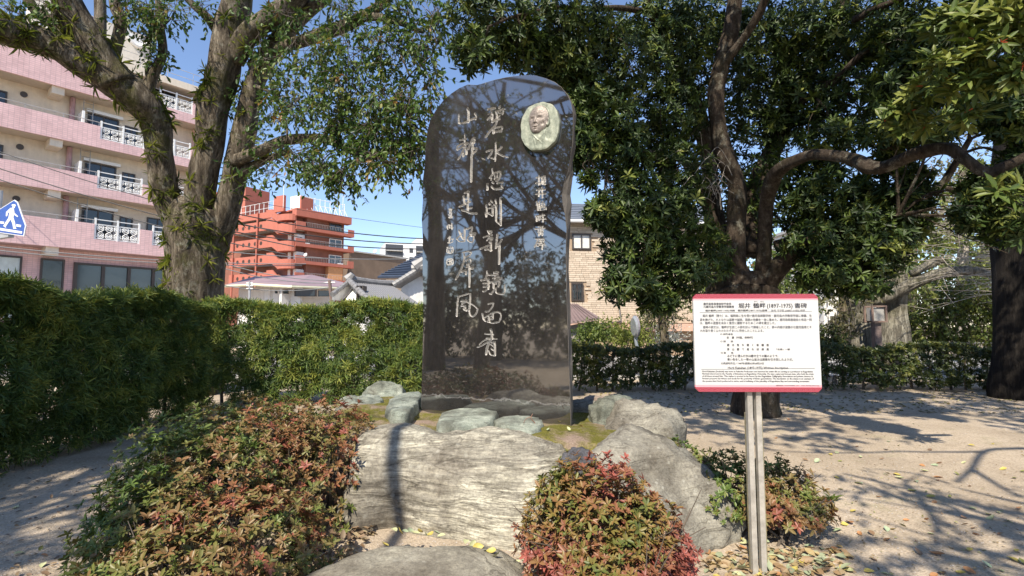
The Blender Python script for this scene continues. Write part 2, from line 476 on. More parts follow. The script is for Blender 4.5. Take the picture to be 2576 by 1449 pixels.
for k in range(4):
    b = MB(); z0, z1 = zb[k], zt[k]
    gaps = gx_ if k < 3 else [gx_[1]]
    low = z0 + .42 * (z1 - z0)
    xs = X0
    for g0, g1 in gaps:
        b.frame_box(PF, (xs, -.14, low), (g0, 0, z1)); xs = g1
    b.frame_box(PF, (xs, -.14, low), (X1 - .02, 0, z1))
    b.frame_box(PF, (X0, -.14, z0), (X1 - .02, 0, low))
    b.build('balcony_parapet', M_PINK, hotel)
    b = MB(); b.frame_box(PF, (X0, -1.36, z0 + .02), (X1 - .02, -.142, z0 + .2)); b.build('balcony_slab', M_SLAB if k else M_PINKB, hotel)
    b = MB()                                               # thin rail on the parapet
    b.tube([PF.p(X0, -.07, z1 + .24), PF.p(gaps[0][0], -.07, z1 + .24)], .022, 5)
    for x in np.arange(X0, gaps[0][0], 1.6): b.tube([PF.p(x, -.07, z1), PF.p(x, -.07, z1 + .24)], .016, 4)
    b.build('parapet_rail', M_RAIL, hotel)
    zf = z0 + .2
    for px in (125 - k * 4,):                              # stub of a beam under the slab
        x = PF.xz(px, 500)[0]; b = MB(); b.frame_box(PF, (x, -1.35, z0 - .42), (x + .55, -.15, z0 + .018)); b.build('beam_end', M_CREAM, hotel)
    # windows of this storey: frame > panes
    hz = zt[k] + 1.05
    wins = [(-2.4, PF.xz(34, 520)[0] - .4, zt[k] - .25, hz), (PF.xz(219, 560)[0], PF.xz(301, 560)[0], zf + .1, hz), (PF.xz(317, 560)[0], PF.xz(351, 560)[0], zt[k] - .5, hz - .2), (PF.xz(386, 580)[0], PF.xz(440, 580)[0], zf + .1, hz)]
    if k == 3: wins = wins[:1] + [(PF.xz(397, 260)[0], PF.xz(460, 280)[0], zf + .1, hz - .3)]
    for wi, (a, c, zlo, zhi) in enumerate(wins):
        b = MB(); fw = .07
        for q in ((a, zlo, a + fw, zhi), (c - fw, zlo, c, zhi), (a + fw, zhi - fw, c - fw, zhi), (a + fw, zlo, c - fw, zlo + fw), ((a + c) / 2 - fw / 2, zlo + fw, (a + c) / 2 + fw / 2, zhi - fw)):
            b.frame_box(PF, (q[0], -1.349, q[1]), (q[2], -1.26, q[3]))
        wo_ = b.build('window', M_DARKFR, hotel)
        for u in (0, 1):
            p0 = a + fw if u == 0 else (a + c) / 2 + fw / 2; p1 = (a + c) / 2 - fw / 2 if u == 0 else c - fw
            bb = MB(); bb.frame_box(PF, (p0, -1.348, zlo + fw), (p1, -1.30 - .02 * u, zhi - fw)); bb.build('pane', M_GLASS, wo_)
        if wi == 1:
            b = MB(); b.frame_box(PF, (a - .1, -1.349, zhi + .02), (c + .15, -1.05, zhi + .2)); b.build('window_hood', M_WHITE, hotel)
    if k < 3:
        x = PF.xz(52, 500)[0]; b = MB(); b.tube([PF.p(x, -1.36, zb[k + 1] - .55), PF.p(x, -1.28, zb[k + 1] - .55)], .16, 12); b.build('vent', M_DARKFR, hotel)
        x = PF.xz(176, 560)[0]; b = MB(); b.tube([PF.p(x, -1.2, zf), PF.p(x, -1.2, zb[k + 1] - .02)], .13, 8); b.build('downpipe', M_RUST, hotel)
        x = PF.xz(192, 560)[0]; b = MB(); b.frame_box(PF, (x, -1.3, zf), (x + .12, -.2, zt[k] + .75)); b.build('partition', M_WHITE, hotel)
        x = PF.xz(203, 560)[0]; b = MB()
        for dx in (0, .45): b.tube([PF.p(x + dx, -1.0, zf), PF.p(x + dx, -1.0, zb[k + 1])], .025, 5)
        for z in np.arange(zf + .9, zb[k + 1], .34): b.tube([PF.p(x, -1.0, z), PF.p(x + .45, -1.0, z)], .018, 4)
        b.build('ladder', M_RAIL, hotel)
# white scroll railings: posts and rails, each curled panel a part
def scroll_mesh():
    b = MB()
    def curl(cx, cz, r, turns, s, fl):
        t = np.linspace(0, turns * 2 * math.pi, 22); rr = r * (1 - .72 * t / t[-1])
        return np.stack([cx + fl * s * rr * np.cos(t), 0 * t, cz + s * rr * np.sin(t) - 0], 1)
    for fl in (1, -1):
        b.tube(curl(.0, .24, .17, 1.6, 1, fl) , .016, 4); b.tube(curl(.0, -.24, .17, 1.6, -1, fl), .016, 4)
    t = np.linspace(-1, 1, 13)
    b.tube(np.stack([.15 * np.sin(t * math.pi), 0 * t, .33 * t], 1), .02, 4)
    b.tube(np.stack([-.15 * np.sin(t * math.pi), 0 * t, .33 * t], 1), .02, 4)
    for z in (.24, -.24): b.tube([(-.06, 0, z - .06), (.06, 0, z + .06)], .02, 4)
    return mesh_from('railing_scroll', np.concatenate(b.V), b.F, M_WHITE)
SCROLL = scroll_mesh()
MROT = Matrix(((PF.ux[0], PF.uy[0], 0), (PF.ux[1], PF.uy[1], 0), (0, 0, 1))).to_4x4()
for k in range(4):
    for g0, g1 in (gx_ if k < 3 else [gx_[1]]):
        low = zb[k] + .42 * (zt[k] - zb[k]); top = zt[k] + .28; n = 6 if g1 - g0 > 3 else 5
        b = MB()
        for x in (g0 + .05, (g0 + g1) / 2, g1 - .05): b.frame_box(PF, (x - .045, -.11, low), (x + .045, -.03, top + .08))
        for z in (low + .06, top - .28, top):
            for xa, xb in ((g0 + .1, (g0 + g1) / 2 - .05), ((g0 + g1) / 2 + .05, g1 - .1)): b.frame_box(PF, (xa, -.09, z - .025), (xb, -.05, z + .025))
        b.build('railing', M_WHITE, hotel)
        hh = (top - .28 - low - .06); 
        for i in range(n):
            x = g0 + .1 + (g1 - g0 - .2) * (i + .5) / n
            M = MROT @ Matrix.Diagonal((((g1 - g0) / n) / .36 * .85, 1, hh / .84, 1)); M.translation = Vector(PF.p(x, -.07, low + .06 + hh / 2))
            put('railing_scroll', SCROLL, hotel, M)
# ground floor: pale shop panel, door, wide windows
gfw = PF.xz(0, 640)[1]
for nm, a, c, m_ in (('shop_panel', -8, PF.xz(50, 660, -1.2)[0], plain('pale_blind', (.55, .62, .60), .6)), ('entrance_door', PF.xz(108, 660, -1.2)[0], PF.xz(158, 660, -1.2)[0], M_GLASS)):
    b = MB(); b.frame_box(PF, (a, -1.33, 2.0 if nm == 'shop_panel' else .1), (c, -1.22, gfw)); d = b.build(nm, m_, hotel)
    b = MB()
    for x in (a - .09, c): b.frame_box(PF, (x, -1.33, .1), (x + .09, -1.15, gfw + .1))
    b.frame_box(PF, (a, -1.33, gfw + .002), (c, -1.15, gfw + .1)); b.build('frame', M_DARKFR, d)
    if nm == 'entrance_door':
        b = MB(); b.tube([PF.p(a + .25, -1.1, 1.5), PF.p(a + .25, -1.1, 2.3)], .03, 6); b.build('handle', M_RAIL, d)
a, c = PF.xz(187, 660, -1.2)[0], PF.xz(440, 680, -1.2)[0]; b = MB(); nm = 4
for i in range(nm + 1):
    x = a + (c - a) * i / nm; b.frame_box(PF, (x, -1.33, .4), (x + .16, -1.12, gfw - .1))
b.frame_box(PF, (a, -1.33, gfw - .098), (c + .16, -1.12, gfw)); sw = b.build('shop_window', M_DARKFR, hotel)
for i in range(nm):
    b = MB(); b.frame_box(PF, (a + (c - a) * i / nm + .161, -1.32, .5), (a + (c - a) * (i + 1) / nm - .001, -1.25, gfw - .1)); b.build('pane', M_GLASSB, sw)
b = MB(); b.frame_box(PF, (X0, -1.348, 0), (X1, -1.335, zb[0])); b.build('ground_floor_tiling', M_PINK, hotel)
# roof rail, rooftop sign panel
b = MB()
for z in (.5, .95): b.tube([PF.p(X0, -.3, roofz + z), PF.p(X1, -.3, roofz + z)], .02, 4)
for x in np.arange(X0, X1, 1.5): b.tube([PF.p(x, -.3, roofz), PF.p(x, -.3, roofz + .95)], .018, 4)
b.build('roof_rail', M_RAIL, hotel)
SY = -2.2
s0, s1 = PF.xz(82, 60, SY), PF.xz(382, 98, SY); st = PF.xz(382, 96, SY)[1]
b = MB(); b.frame_box(PF, (s0[0], SY - 2.5, roofz - .01), (s1[0], SY, st)); sp = b.build('rooftop_sign_wall', M_CREAMD, hotel)
b = MB()
for ch, xa, xb, ya in (('川', 100, 152, 60), ('温', 170, 206, 57), ('泉', 214, 252, 58)):
    u0, zz = PF.xz(xa, ya, SY); u1 = PF.xz(xb, ya, SY)[0]
    text_on(b, ch, PF, u0, u1, zz, (u1 - u0) * .95, SY + .02)
b.build('lettering', M_NAVY, sp)
b = MB(); t = np.linspace(0, 1, 26)                         # white wave emblem with its raised lip
wx = [(297, 40), (310, 72), (330, 105), (352, 118), (378, 106)]
W_ = np.array([PF.xz(x, y, SY) for x, y in spline(np.array(wx, float), 6)])
b.tube([PF.p(x, SY + .06, z) for x, z in W_], .12, 6); b.build('emblem_rim', M_WHITEW, sp)
top = [PF.xz(x, y, SY) for x, y in ((378, 90), (350, 98), (330, 84), (312, 56))]
ring = np.array([PF.p(x, SY + .01, z) for x, z in list(map(tuple, W_)) + top])
b = MB(); b.prism(ring, ring + PF.uy * .04); b.build('emblem', M_WHITE, sp)

# ------------------------------------------------------------------ red apartment block
M_RED = streaky('red_render', (.40, .13, .09), (.28, .085, .06), .45, .6)
M_REDB = plain('brick_red_wall', (.22, .085, .055), .8, var=.15, scale=1.2)
RC = at(745, 690, 85); RC[2] = 0
RF = Frame(RC, (.641, .768), (.768, -.641))
LF = Frame(RC, (-.879, .477), (-.477, -.879))
flats = thing('apartment_block', RC, 'red apartment block with round holes in its corridor parapets', 'building')
def zx7(fr, X, Y, y=0.0): return fr.xz(549.5 + X * .2117, 460 + Y * .2117, y)
topz = zx7(RF, 930, 295)[1]; xe = zx7(RF, 1545, 480)[0]
b = MB(); b.frame_box(RF, (0, -9, 0), (xe, -1.4, topz - .3)); b.build('wall', M_REDB, flats)
b = MB(); b.frame_box(RF, (-.3, -1.38, topz - 1.3), (xe + .6, .1, topz)); b.frame_box(RF, (-.3, -9, topz - .28), (xe + .6, -1.382, topz - .02)); b.build('roof', M_RED, flats)
bx1 = zx7(RF, 1615, 600)[0]; bx0 = zx7(RF, 1040, 500)[0]
lv = [(zx7(RF, 945, a)[1], zx7(RF, 945, c)[1]) for a, c in ((450, 548), (655, 748), (858, 955), (1062, 1160))]
for i, (z1, z0) in enumerate(lv):
    b = MB(); b.frame_box(RF, (-.2, -.2, z0), (bx0, 0, z1)); b.frame_box(RF, (bx0, -.2, z0), (bx1 - 1.2, 0, z0 + .55)); b.frame_box(RF, (bx1 - 1.2, -.2, z0), (bx1, 0, z1 - .1)); b.frame_box(RF, (bx1 - .2, -1.39, z0), (bx1, -.2, z1 - .1))
    b.frame_box(RF, (-.2, -1.39, z0), (bx1 - .2, -.2, z0 + .15)); b.build('balcony', M_RED, flats)
    b = MB(); b.tube([RF.p(bx0, -.1, z1), RF.p(bx1 - 1.2, -.1, z1 - .05)], .03, 4)
    for x in np.linspace(bx0 + .3, bx1 - 1.3, 26): b.tube([RF.p(x, -.1, z0 + .55), RF.p(x, -.1, z1 - .03)], .012, 3)
    b.build('balcony_rail', M_RAIL, flats)
    for a, c, h0, h1 in ((1008, 1085, .9, 2.0), (1105, 1210, .15, 2.15), (1318, 1465, .15, 2.1)):
        if i == 3 and a > 1300: continue
        a, c = zx7(RF, a, 500, -1.4)[0], zx7(RF, c, 500, -1.4)[0]; b = MB(); zz = z0 + .15
        for q in ((a, zz + h0, a + .12, zz + h1), (c - .12, zz + h0, c, zz + h1), (a + .12, zz + h1 - .12, c - .12, zz + h1), ((a + c) / 2 - .05, zz + h0, (a + c) / 2 + .05, zz + h1 - .12)):
            b.frame_box(RF, (q[0], -1.399, q[1]), (q[2], -1.25, q[3]))
        w = b.build('window', M_WHITE if i else M_DARKFR, flats)
        for p0, p1 in ((a + .12, (a + c) / 2 - .05), ((a + c) / 2 + .05, c - .12)):
            b = MB(); b.frame_box(RF, (p0, -1.398, zz + h0), (p1, -1.34, zz + h1 - .12)); b.build('pane', M_GLASSB if i else M_GLASS, w)
    for X in ((1310, 1075, 1480)[i % 3],):
        x = zx7(RF, X, 560)[0]; b = MB(); b.frame_box(RF, (x - .5, -.9, z0 + .16), (x + .5, -.5, z0 + .8)); b.build('air_conditioner', M_WHITE, flats)
x0, x1 = zx7(RF, 1320, 1000)[0], zx7(RF, 1490, 1000)[0]; b = MB(); b.frame_box(RF, (x0, -1.38, lv[3][1] + .16), (x1, -.35, lv[2][1] - .02)); b.build('screen_wall', plain('ochre_screen', (.55, .27, .12), .8), flats)
# corridor wing on the left face
lx = zx7(LF, 160, 600)[0]
b = MB(); b.frame_box(LF, (.1, -8, 0), (lx + 5, -2.0, topz - .5)); b.build('corridor_wall', M_REDB, flats)
M_HOLESHADE = plain('painted_hole_shade', (.05, .03, .025), .9)  # dark discs on the solid parapet, painted as the shade inside round holes
YB = [(305, 370, 375, 445), (450, 520, 540, 600), (650, 720, 745, 790), (855, 920, 945, 995), (1060, 1120, 1150, 1200)]
for i, (yt, ys, yb, yl) in enumerate(YB):
    zz = lambda X, Y: zx7(LF, X, Y)
    xa = zz(585, yt)[0]; xb_ = zz(650, yt)[0]; xc = zz(735, ys)[0]
    zt_, zb_ = zz(585, yt + 5)[1], zz(585, yb + 25)[1]
    if i == 0: z_hi, z_lo = topz + .1, topz - 1.0
    else: z_hi, z_lo = zt_, zb_
    h = z_hi - z_lo
    pr = [(lx, z_lo), (xb_, z_lo), (xc, z_lo - 1.1), (.35, z_lo - 1.1), (.35, z_hi - 1.15), (xc, z_hi - 1.15), (xb_, z_hi + .35), (xa, z_hi + .35), (xa, z_hi), (lx, z_hi)]
    A = np.array([LF.p(x, .25, z) for x, z in pr]); B = np.array([LF.p(x, 0, z) for x, z in pr])
    pp = MB().prism(A, B).build('corridor_parapet', M_RED, flats)
    b = MB(); b.frame_box(LF, (xa, -1.99, z_lo + .02), (lx, -.002, z_lo + .2)); b.build('corridor_floor', M_CONC, flats)
    b = MB(); ang = np.linspace(0, math.pi, 9)             # rounded landing
    ring0 = [LF.p((xc + .35) / 2 + (xc - .35) / 2 * math.cos(q), .25 + 1.1 * math.sin(q), z_lo - 1.1) for q in ang]
    b.prism(ring0, [q + np.array((0, 0, h - .05)) for q in ring0]); b.build('stair_landing', M_RED, flats)
    b = MB(); b.frame_box(LF, (.5, -1.9, z_lo - 2.6), (xc * .65, -.4, z_lo - 1.12)); b.build('stair_core', M_WHITEW, flats)
    if i:
        for X in (225, 295, 365, 435, 505):
            u, z = zx7(LF, X, (yt + yb) / 2 + (435 - X) * .13 + 30, .25); b = MB(); b.tube([LF.p(u, .252, (z_hi + z_lo) / 2), LF.p(u, .262, (z_hi + z_lo) / 2)], .36, 14); b.build('hole_shade_disc', M_HOLESHADE, pp)
for X, ya, yb in ((468, 355, 1115), (190, 400, 1170)):
    u, z1 = zx7(LF, X, ya, .5); b = MB(); b.tube([LF.p(u, .5, 0), LF.p(u, .5, z1)], .16, 8); b.build('downpipe', M_RED, flats)
u0, z1 = zx7(LF, 325, 40, -1); u1 = zx7(LF, -60, 40, -1)[0]; b = MB(); b.frame_box(LF, (u0, -6, topz - 3), (u1, -1, z1)); b.build('lift_tower', M_RED, flats)
x0 = zx7(RF, 925, 300)[0]; b = MB(); b.frame_box(LF, (.3, -3.2, topz), (2.8, -.6, topz + 2.4)); b.build('stair_head', M_WHITEW, flats)
b = MB(); b.frame_box(LF, (-.1, -3, topz), (.28, -.5, topz + 2.1)); b.build('stair_head_wall', M_RED, flats)
b = MB(); b.frame_box(LF, (3.4, -.2, topz - .2), (6.0, .24, topz + 2.6)); b.build('stair_parapet', M_RED, flats)
b = MB()
for z in (1.2, 2.3): b.tube([RF.p(.5, -.8, topz + z), RF.p(xe - .4, -.8, topz + z)], .045, 4); b.tube([LF.p(6.2, -.8, topz + z), LF.p(lx, -.8, topz + z - .2)], .045, 4)
for x in np.linspace(.5, xe - .4, 10): b.tube([RF.p(x, -.8, topz), RF.p(x, -.8, topz + 2.5)], .06, 4); b.tube([RF.p(x + .25, -.2, topz), RF.p(x, -.8, topz + 1.3)], .04, 4)
for x in np.linspace(6.2, lx, 10): b.tube([LF.p(x, -.8, topz), LF.p(x, -.8, topz + 2.2)], .05, 4)
b.tube([RF.p(xe - .6, -1, topz), RF.p(xe - .6, -1, topz + 4.2)], .05, 4); b.tube([RF.p(xe - 1.0, -1, topz + 3.9), RF.p(xe - .2, -1, topz + 3.9)], .04, 4)
b.tube([RF.p(-1.6, -2, topz), RF.p(-1.6, -2, topz + 5)], .05, 4); b.build('roof_railing', M_WHITE, flats)

# ------------------------------------------------------------------ the rest of the town
def dish(p, r, aim, label):
    t = thing('satellite_dish', p, label, 'satellite dish', 'satellite dishes on the roofs')
    M = Vector(aim).to_track_quat('Z', 'Y').to_matrix(); V, F = [], []
    for i in range(6):
        for j in range(16):
            q = i / 5 * r; V.append(np.array(M @ Vector((q * math.cos(j * .3927), q * math.sin(j * .3927), .25 * q * q / r))) + p)
    for i in range(5):
        for j in range(16): F.append((i * 16 + j, i * 16 + (j + 1) % 16, (i + 1) * 16 + (j + 1) % 16, (i + 1) * 16 + j))
    obj('reflector', V, F, M_WHITE, t, smooth=True)
    b = MB(); b.tube([p, p - np.array(aim) * r * .5, p + np.array((0, 0, -r * 1.6)) - np.array(aim) * r * .5], r * .07, 6); b.build('mast', M_RAIL, t)
    return t
d_ = 105.0
p0, p1 = at(878, 640, d_), at(1022, 640, d_ + 12); b = MB(); u = nrm((p1 - p0) * (1, 1, 0)); fr = Frame((p0[0], p0[1], 0), u[:2], (u[1], -u[0]))
L_ = np.linalg.norm((p1 - p0)[:2]); b = MB(); b.frame_box(fr, (0, -14, 0), (L_, 0, p0[2] + .6)); br = thing('warehouse', fr.p(0, 0, 0), 'low brown windowless building beyond the red apartments', 'building')
b.build('wall', plain('brown_cladding', (.17, .12, .085), .8, var=.2, scale=.5), br)
b = MB(); b.frame_box(fr, (-.3, -14.3, p0[2] + .6), (L_ + .3, .3, p0[2] + .9)); b.build('roof', M_CONC, br)
dish(at(944, 632, 108), .45, nrm((-.4, -.8, .5)), 'white dish on top of the brown windowless building')
dish(at(769, 641, 34), .13, nrm((-.3, -.9, .4)), 'white dish on a thin mast in front of the red apartments')
# white tower
p0 = at(970, 610, 170); fr = Frame((p0[0], p0[1], 0), (.93, .37), (.37, -.93)); tz = p0[2]; M_TW = plain('white_cladding', (.70, .70, .70), .6, var=.05, scale=.2); M_TD = plain('dark_cladding', (.05, .055, .065), .5)
tw = thing('tower_block', fr.p(0, 0, 0), 'distant white tower with dark vertical window strips', 'building')
b = MB(); b.frame_box(fr, (0, -14, 0), (34, 0, tz)); b.frame_box(fr, (10.5, -14, tz), (34, -.1, tz + 2)); b.build('wall', M_TW, tw)
for xa, xb in ((0, 5.8), (10.2, 12.6), (17, 18), (20.6, 21.6), (25, 26)):
    b = MB(); b.frame_box(fr, (xa, .003, 0), (xb, .12, tz - .5)); st_ = b.build('window_strip', M_TD, tw)
    if xb - xa > 2:
        for z in np.arange(tz - 2.8, tz - 22, -3.0): b = MB(); b.frame_box(fr, (xa + .2, .122, z), (xb - .2, .9, z + .25)); b.build('balcony_slab', M_CONC, st_)
for z in np.arange(tz - 3, tz - 20, -3.1): b = MB(); b.frame_box(fr, (8, .004, z), (9.2, .1, z + 1.6)); b.build('window', M_TD, tw)

# low house with the mauve roof
def roof_poly(t, pts, th, m, name='roof'):
    A = np.array(pts, float); MB().prism(A - (0, 0, th), A).build(name, m, t)
M_MAUVE = plain('mauve_sheet_roof', (.30, .21, .215), .5, var=.1, scale=.6)
d_ = 36.0; e = lambda X, Y, d: at(549.5 + X * .2117, 460 + Y * .2117, d)
hm = thing('flat_roofed_house', (e(800, 1300, d_) * (1, 1, 0)), 'low white house under a shallow mauve roof', 'house')
eL, eA, eB, eR = e(75, 1212, 35), e(430, 1192, 31), e(870, 1215, 30.5), e(1500, 1238, 34)
rg, rg2 = e(430, 1112, 42), e(1120, 1090, 43)
roof_poly(hm, [eL, eA, e(640, 1150, 36.5), rg], .12, M_MAUVE); roof_poly(hm, [eA, eB, rg2, rg - (0, 0, .02)], .12, M_MAUVE); roof_poly(hm, [eB, eR, e(1480, 1180, 42), rg2 - (0, 0, .02)], .12, M_MAUVE)
M_FASC = plain('pale_fascia', (.62, .62, .45), .6)
b = MB(); b.tube([eL - (0, 0, .1), eA - (0, 0, .1), eB - (0, 0, .1), eR - (0, 0, .1)], .09, 6); b.build('gutter', M_FASC, hm)
for a, c in ((eL, eA), (eA, eB), (eB, eR)):
    u = nrm((c - a) * (1, 1, 0)); n = np.array((-u[1], u[0], 0)); A = a + n * .9 - (0, 0, .15); Bq = c + n * .9 - (0, 0, .15)
    A0, B0 = A * (1, 1, 0), Bq * (1, 1, 0)
    MB().prism(np.array([A0, B0, Bq, A]), np.array([A0, B0, Bq, A]) + n * .2).build('wall', M_WHITEW, hm)
for X0_, X1_, Y0_, Y1_, d in ((680, 705, 1275, 1315, 31.2), (735, 755, 1275, 1315, 31.1), (770, 835, 1275, 1318, 31.1), (910, 1170, 1262, 1350, 31.0), (1190, 1330, 1280, 1350, 32.2)):
    q = [e(X0_, Y1_, d), e(X1_, Y1_, d + (X1_ - X0_) * .004), e(X1_, Y0_, d + (X1_ - X0_) * .004), e(X0_, Y0_, d)]
    w = MB().prism(np.array(q), np.array(q) - (0, .1, 0)).build('window', M_DARKFR, hm)
    cq = np.mean(q, 0); MB().prism(cq + (np.array(q) - cq) * .86 - (0, .101, 0), cq + (np.array(q) - cq) * .86 - (0, .12, 0)).build('pane', M_GLASSB, w)

# house with the grey tiled gable roof: every tile a part
M_TILE = plain('grey_roof_tile', (.19, .188, .19), .45, var=.3, scale=3)
M_TILEC = plain('pale_ridge_tile', (.22, .215, .21), .5, var=.25, scale=4)
ht = thing('tiled_house', e(1850, 1300, 24) * (1, 1, 0), 'white house with an old grey tiled gable roof', 'house')
T0, T1, T2, T3 = e(1570, 1175, 23), e(2075, 1225, 25.5), e(2420, 1460, 22.0), e(1850, 1460, 19.5)   # ridge left, ridge right, eave right, eave left
roof_poly(ht, [T0 - (0, 0, .1), T1 - (0, 0, .1), T2 - (0, 0, .1), T3 - (0, 0, .1)], .1, M_WHITEW, 'roof')
def half_tile():
    V, F = [], []; n = 7
    for yy, dz in ((0, 0.0), (1, .12)):
        for i in range(n):
            x = i / (n - 1); V.append((x, yy, dz + .20 * math.sin(x * 2 * math.pi) * .5))
    V += [(v[0], v[1], v[2] - .09) for v in V]
    for i in range(n - 1): F += [(i, i + 1, n + i + 1, n + i), (2 * n + i, 2 * n + i + 1, i + 1, i)]
    return np.array(V), F
tv, tf = half_tile(); NR, NC = 11, 19
ux_ = (T1 - T0) / NC; tn = nrm(np.cross(T1 - T0, T3 - T0)); tn = tn * (1 if tn[2] > 0 else -1)
tile_me = None
for r_ in range(NR):
    for c_ in range(NC):
        f0, f1 = r_ / NR, (r_ + 1) / NR
        A = T0 + (T3 - T0) * f1; Bq = T1 + (T2 - T1) * f1; Cc = T0 + (T3 - T0) * f0
        o_ = A + (Bq - A) * c_ / NC; vx = (Bq - A) / NC; vy = (Cc - A) * 1.06 ; vz = tn * .22
        if tile_me is None: tile_me = mesh_from('roof_tile', tv, tf, M_TILE, smooth=False)
        M = Matrix(((vx[0], vy[0], vz[0], o_[0]), (vx[1], vy[1], vz[1], o_[1]), (vx[2], vy[2], vz[2], o_[2]), (0, 0, 0, 1)))
        put('roof_tile', tile_me, ht, M)
b = MB(); P = [T0 + (T1 - T0) * t + (0, 0, .12 - .05 * math.sin(t * 3.1)) for t in np.linspace(-.02, 1, 14)]
for i, p in enumerate(P[:-1]): b.tube([p, p + (P[i + 1] - p) * .98], [.15, .165], 8)
b.build('ridge_tile', M_TILEC, ht, kind='stuff')
b = MB(); P = [T0 + (T3 - T0) * t + (-.1, 0, .1) for t in np.linspace(0, 1, 10)]
for i, p in enumerate(P[:-1]): b.tube([p, p + (P[i + 1] - p) * .97], [.12, .13], 8)
b.build('verge_tile', M_TILEC, ht, kind='stuff')
b = MB(); b.tube([T0 + (-.1, 0, .1), T0 + (.1, 0, .35)], [.26, .14], 8); b.build('ridge_end_ornament', M_TILEC, ht)
G3 = e(1350, 1345, 21.5)
b = MB(); b.prism(np.array([T0 - (.05, 0, 0), G3, G3 - (0, 0, .16), T0 - (.05, 0, .16)]), np.array([T0 - (.05, 0, 0), G3, G3 - (0, 0, .16), T0 - (.05, 0, .16)]) + (.1, .9, 0)); b.build('bargeboard', M_WHITEW, ht)
b = MB(); P = [T0 + (G3 - T0) * t + (0, 0, .06) for t in np.linspace(0, 1, 7)]
for i, p in enumerate(P[:-1]): b.tube([p, p + (P[i + 1] - p) * .97], [.10, .115], 8)
b.build('verge_tile', M_TILEC, ht, kind='stuff')
g = [T0 - (0, 0, .2), G3 + (.35, .2, -.2), (G3 + (.35, .2, 0)) * (1, 1, 0), (T3 + (-.3, .3, 0)) * (1, 1, 0), T3 + (-.3, .3, -.25)]
g = np.array(g) + (0, .35, 0); MB().prism(g, g + (.3, .5, 0)).build('gable_wall', M_WHITEW, ht)
q = e(1640, 1305, 21.3); b = MB()
for k in range(3): b.box((q[0] + k * .12, q[1] - .04, q[2] - .3), (q[0] + .05 + k * .12, q[1] + .5, q[2] + .3))
b.build('gable_vent', M_DARKFR, ht)
# second gable with its own wall, right behind
h2 = thing('gabled_house', e(2350, 1250, 28) * (1, 1, 0), 'white gable with tiled verge partly hidden by the monument', 'house')
K0, K1, K2 = e(2385, 1020, 25.5), e(2075, 1215, 25.2), e(2600, 1170, 26)
g = np.array([K0 - (0, 0, .15), K1 - (-.3, 0, .1), (K1 + (.3, 0, 0)) * (1, 1, 0), K2 * (1, 1, 0), K2]) + (0, .5, 0); MB().prism(g, g + (0, .4, 0)).build('wall', M_WHITEW, h2)
b = MB(); P = [K0 + (K1 - K0) * t for t in np.linspace(0, 1, 9)]
for i, p in enumerate(P[:-1]): b.tube([p, p + (P[i + 1] - p) * .96], [.13, .15], 8)
b.build('verge_tile', M_TILEC, h2, kind='stuff')
roof_poly(h2, [K0, K1, K1 + (2, 4, 0), K0 + (2, 4, 0)], .12, M_TILE); roof_poly(h2, [K0, K2, K2 + (2, 4, 0), K0 + (2, 4, .01)], .12, M_TILE)
b = MB(); b.tube([K0 - (.2, 0, -.1), K0 + (.25, 0, .45)], [.32, .2], 8); b.tube([K0 + (-.35, 0, .0), K0 + (.3, 0, .15)], .2, 8); b.build('ridge_end_ornament', M_TILEC, h2)
# blue-black roof behind
M_SLATE = plain('blue_slate_roof', (.055, .07, .10), .4, var=.15, scale=1.5)
h3 = thing('blue_roofed_house', e(2200, 1150, 46) * (1, 1, 0), 'house with a dark blue ribbed roof beside the monument', 'house')
Q = [e(1890, 1112, 42), e(2290, 1105, 44), e(2650, 905, 52), e(2420, 832, 52)]
roof_poly(h3, Q, .15, M_SLATE)
for k in range(1, 15):
    f = k / 15; b = MB(); b.tube([Q[0] + (Q[3] - Q[0]) * f + (0, 0, .05), Q[1] + (Q[2] - Q[1]) * f + (0, 0, .05)], .05, 4); b.build('roof_rib', M_SLATE, h3)
g = np.array([Q[0] + (.6, .4, -.2), Q[1] + (.2, .4, -.2), (Q[1] + (.2, .4, 0)) * (1, 1, 0), (Q[0] + (.6, .4, 0)) * (1, 1, 0)]); MB().prism(g, g + (0, .4, 0)).build('wall', plain('tan_render', (.36, .28, .20), .8), h3)

# ------------------------------------------------------------------ beige house right of the monument
d_ = 26.0
BF = Frame(at(1430, 800, d_) * (1, 1, 0), (.995, .10), (.10, -.995))
bh = thing('beige_house', BF.p(0, 0, 0), 'beige stone-clad house with a grey ribbed roof and two dark windows', 'house')
ez = BF.xz(1430, 556)[1]; lowz = BF.xz(1430, 812)[1]
M_CLADB = plain('cladding_joint', (.34, .25, .17), .9)
b = MB(); b.frame_box(BF, (-3.5, -8, 0), (8.5, -.04, ez)); b.build('wall', M_CLADB, bh)
mcl = [plain('beige_cladding_%d' % i, c, .85, var=.12, scale=4) for i, c in enumerate(((.50, .405, .305), (.44, .355, .265), (.54, .445, .34)))]
cb_ = MB(); cb_.frame_box(WORLD, (0, 0, 0), (1, 1, 1)); cl_me = [mesh_from('cladding_stone', np.concatenate(cb_.V), cb_.F, m_) for m_ in mcl]
RB = Matrix(((BF.ux[0], BF.uy[0], 0), (BF.ux[1], BF.uy[1], 0), (0, 0, 1))).to_4x4()
w1 = [BF.xz(1439, 588), BF.xz(1486, 628)]; w2 = [BF.xz(1437, 712), BF.xz(1467, 757)]
boxes = [(w1[0][0] - .03, w1[1][1] - .03, w1[1][0] + .03, w1[0][1] + .03), (w2[0][0] - .03, w2[1][1] - .03, w2[1][0] + .03, w2[0][1] + .03)]
rowh, n_one, z = .105, 0, lowz; far = []
xv0, xv1 = BF.xz(1425, 700)[0], BF.xz(1560, 700)[0]
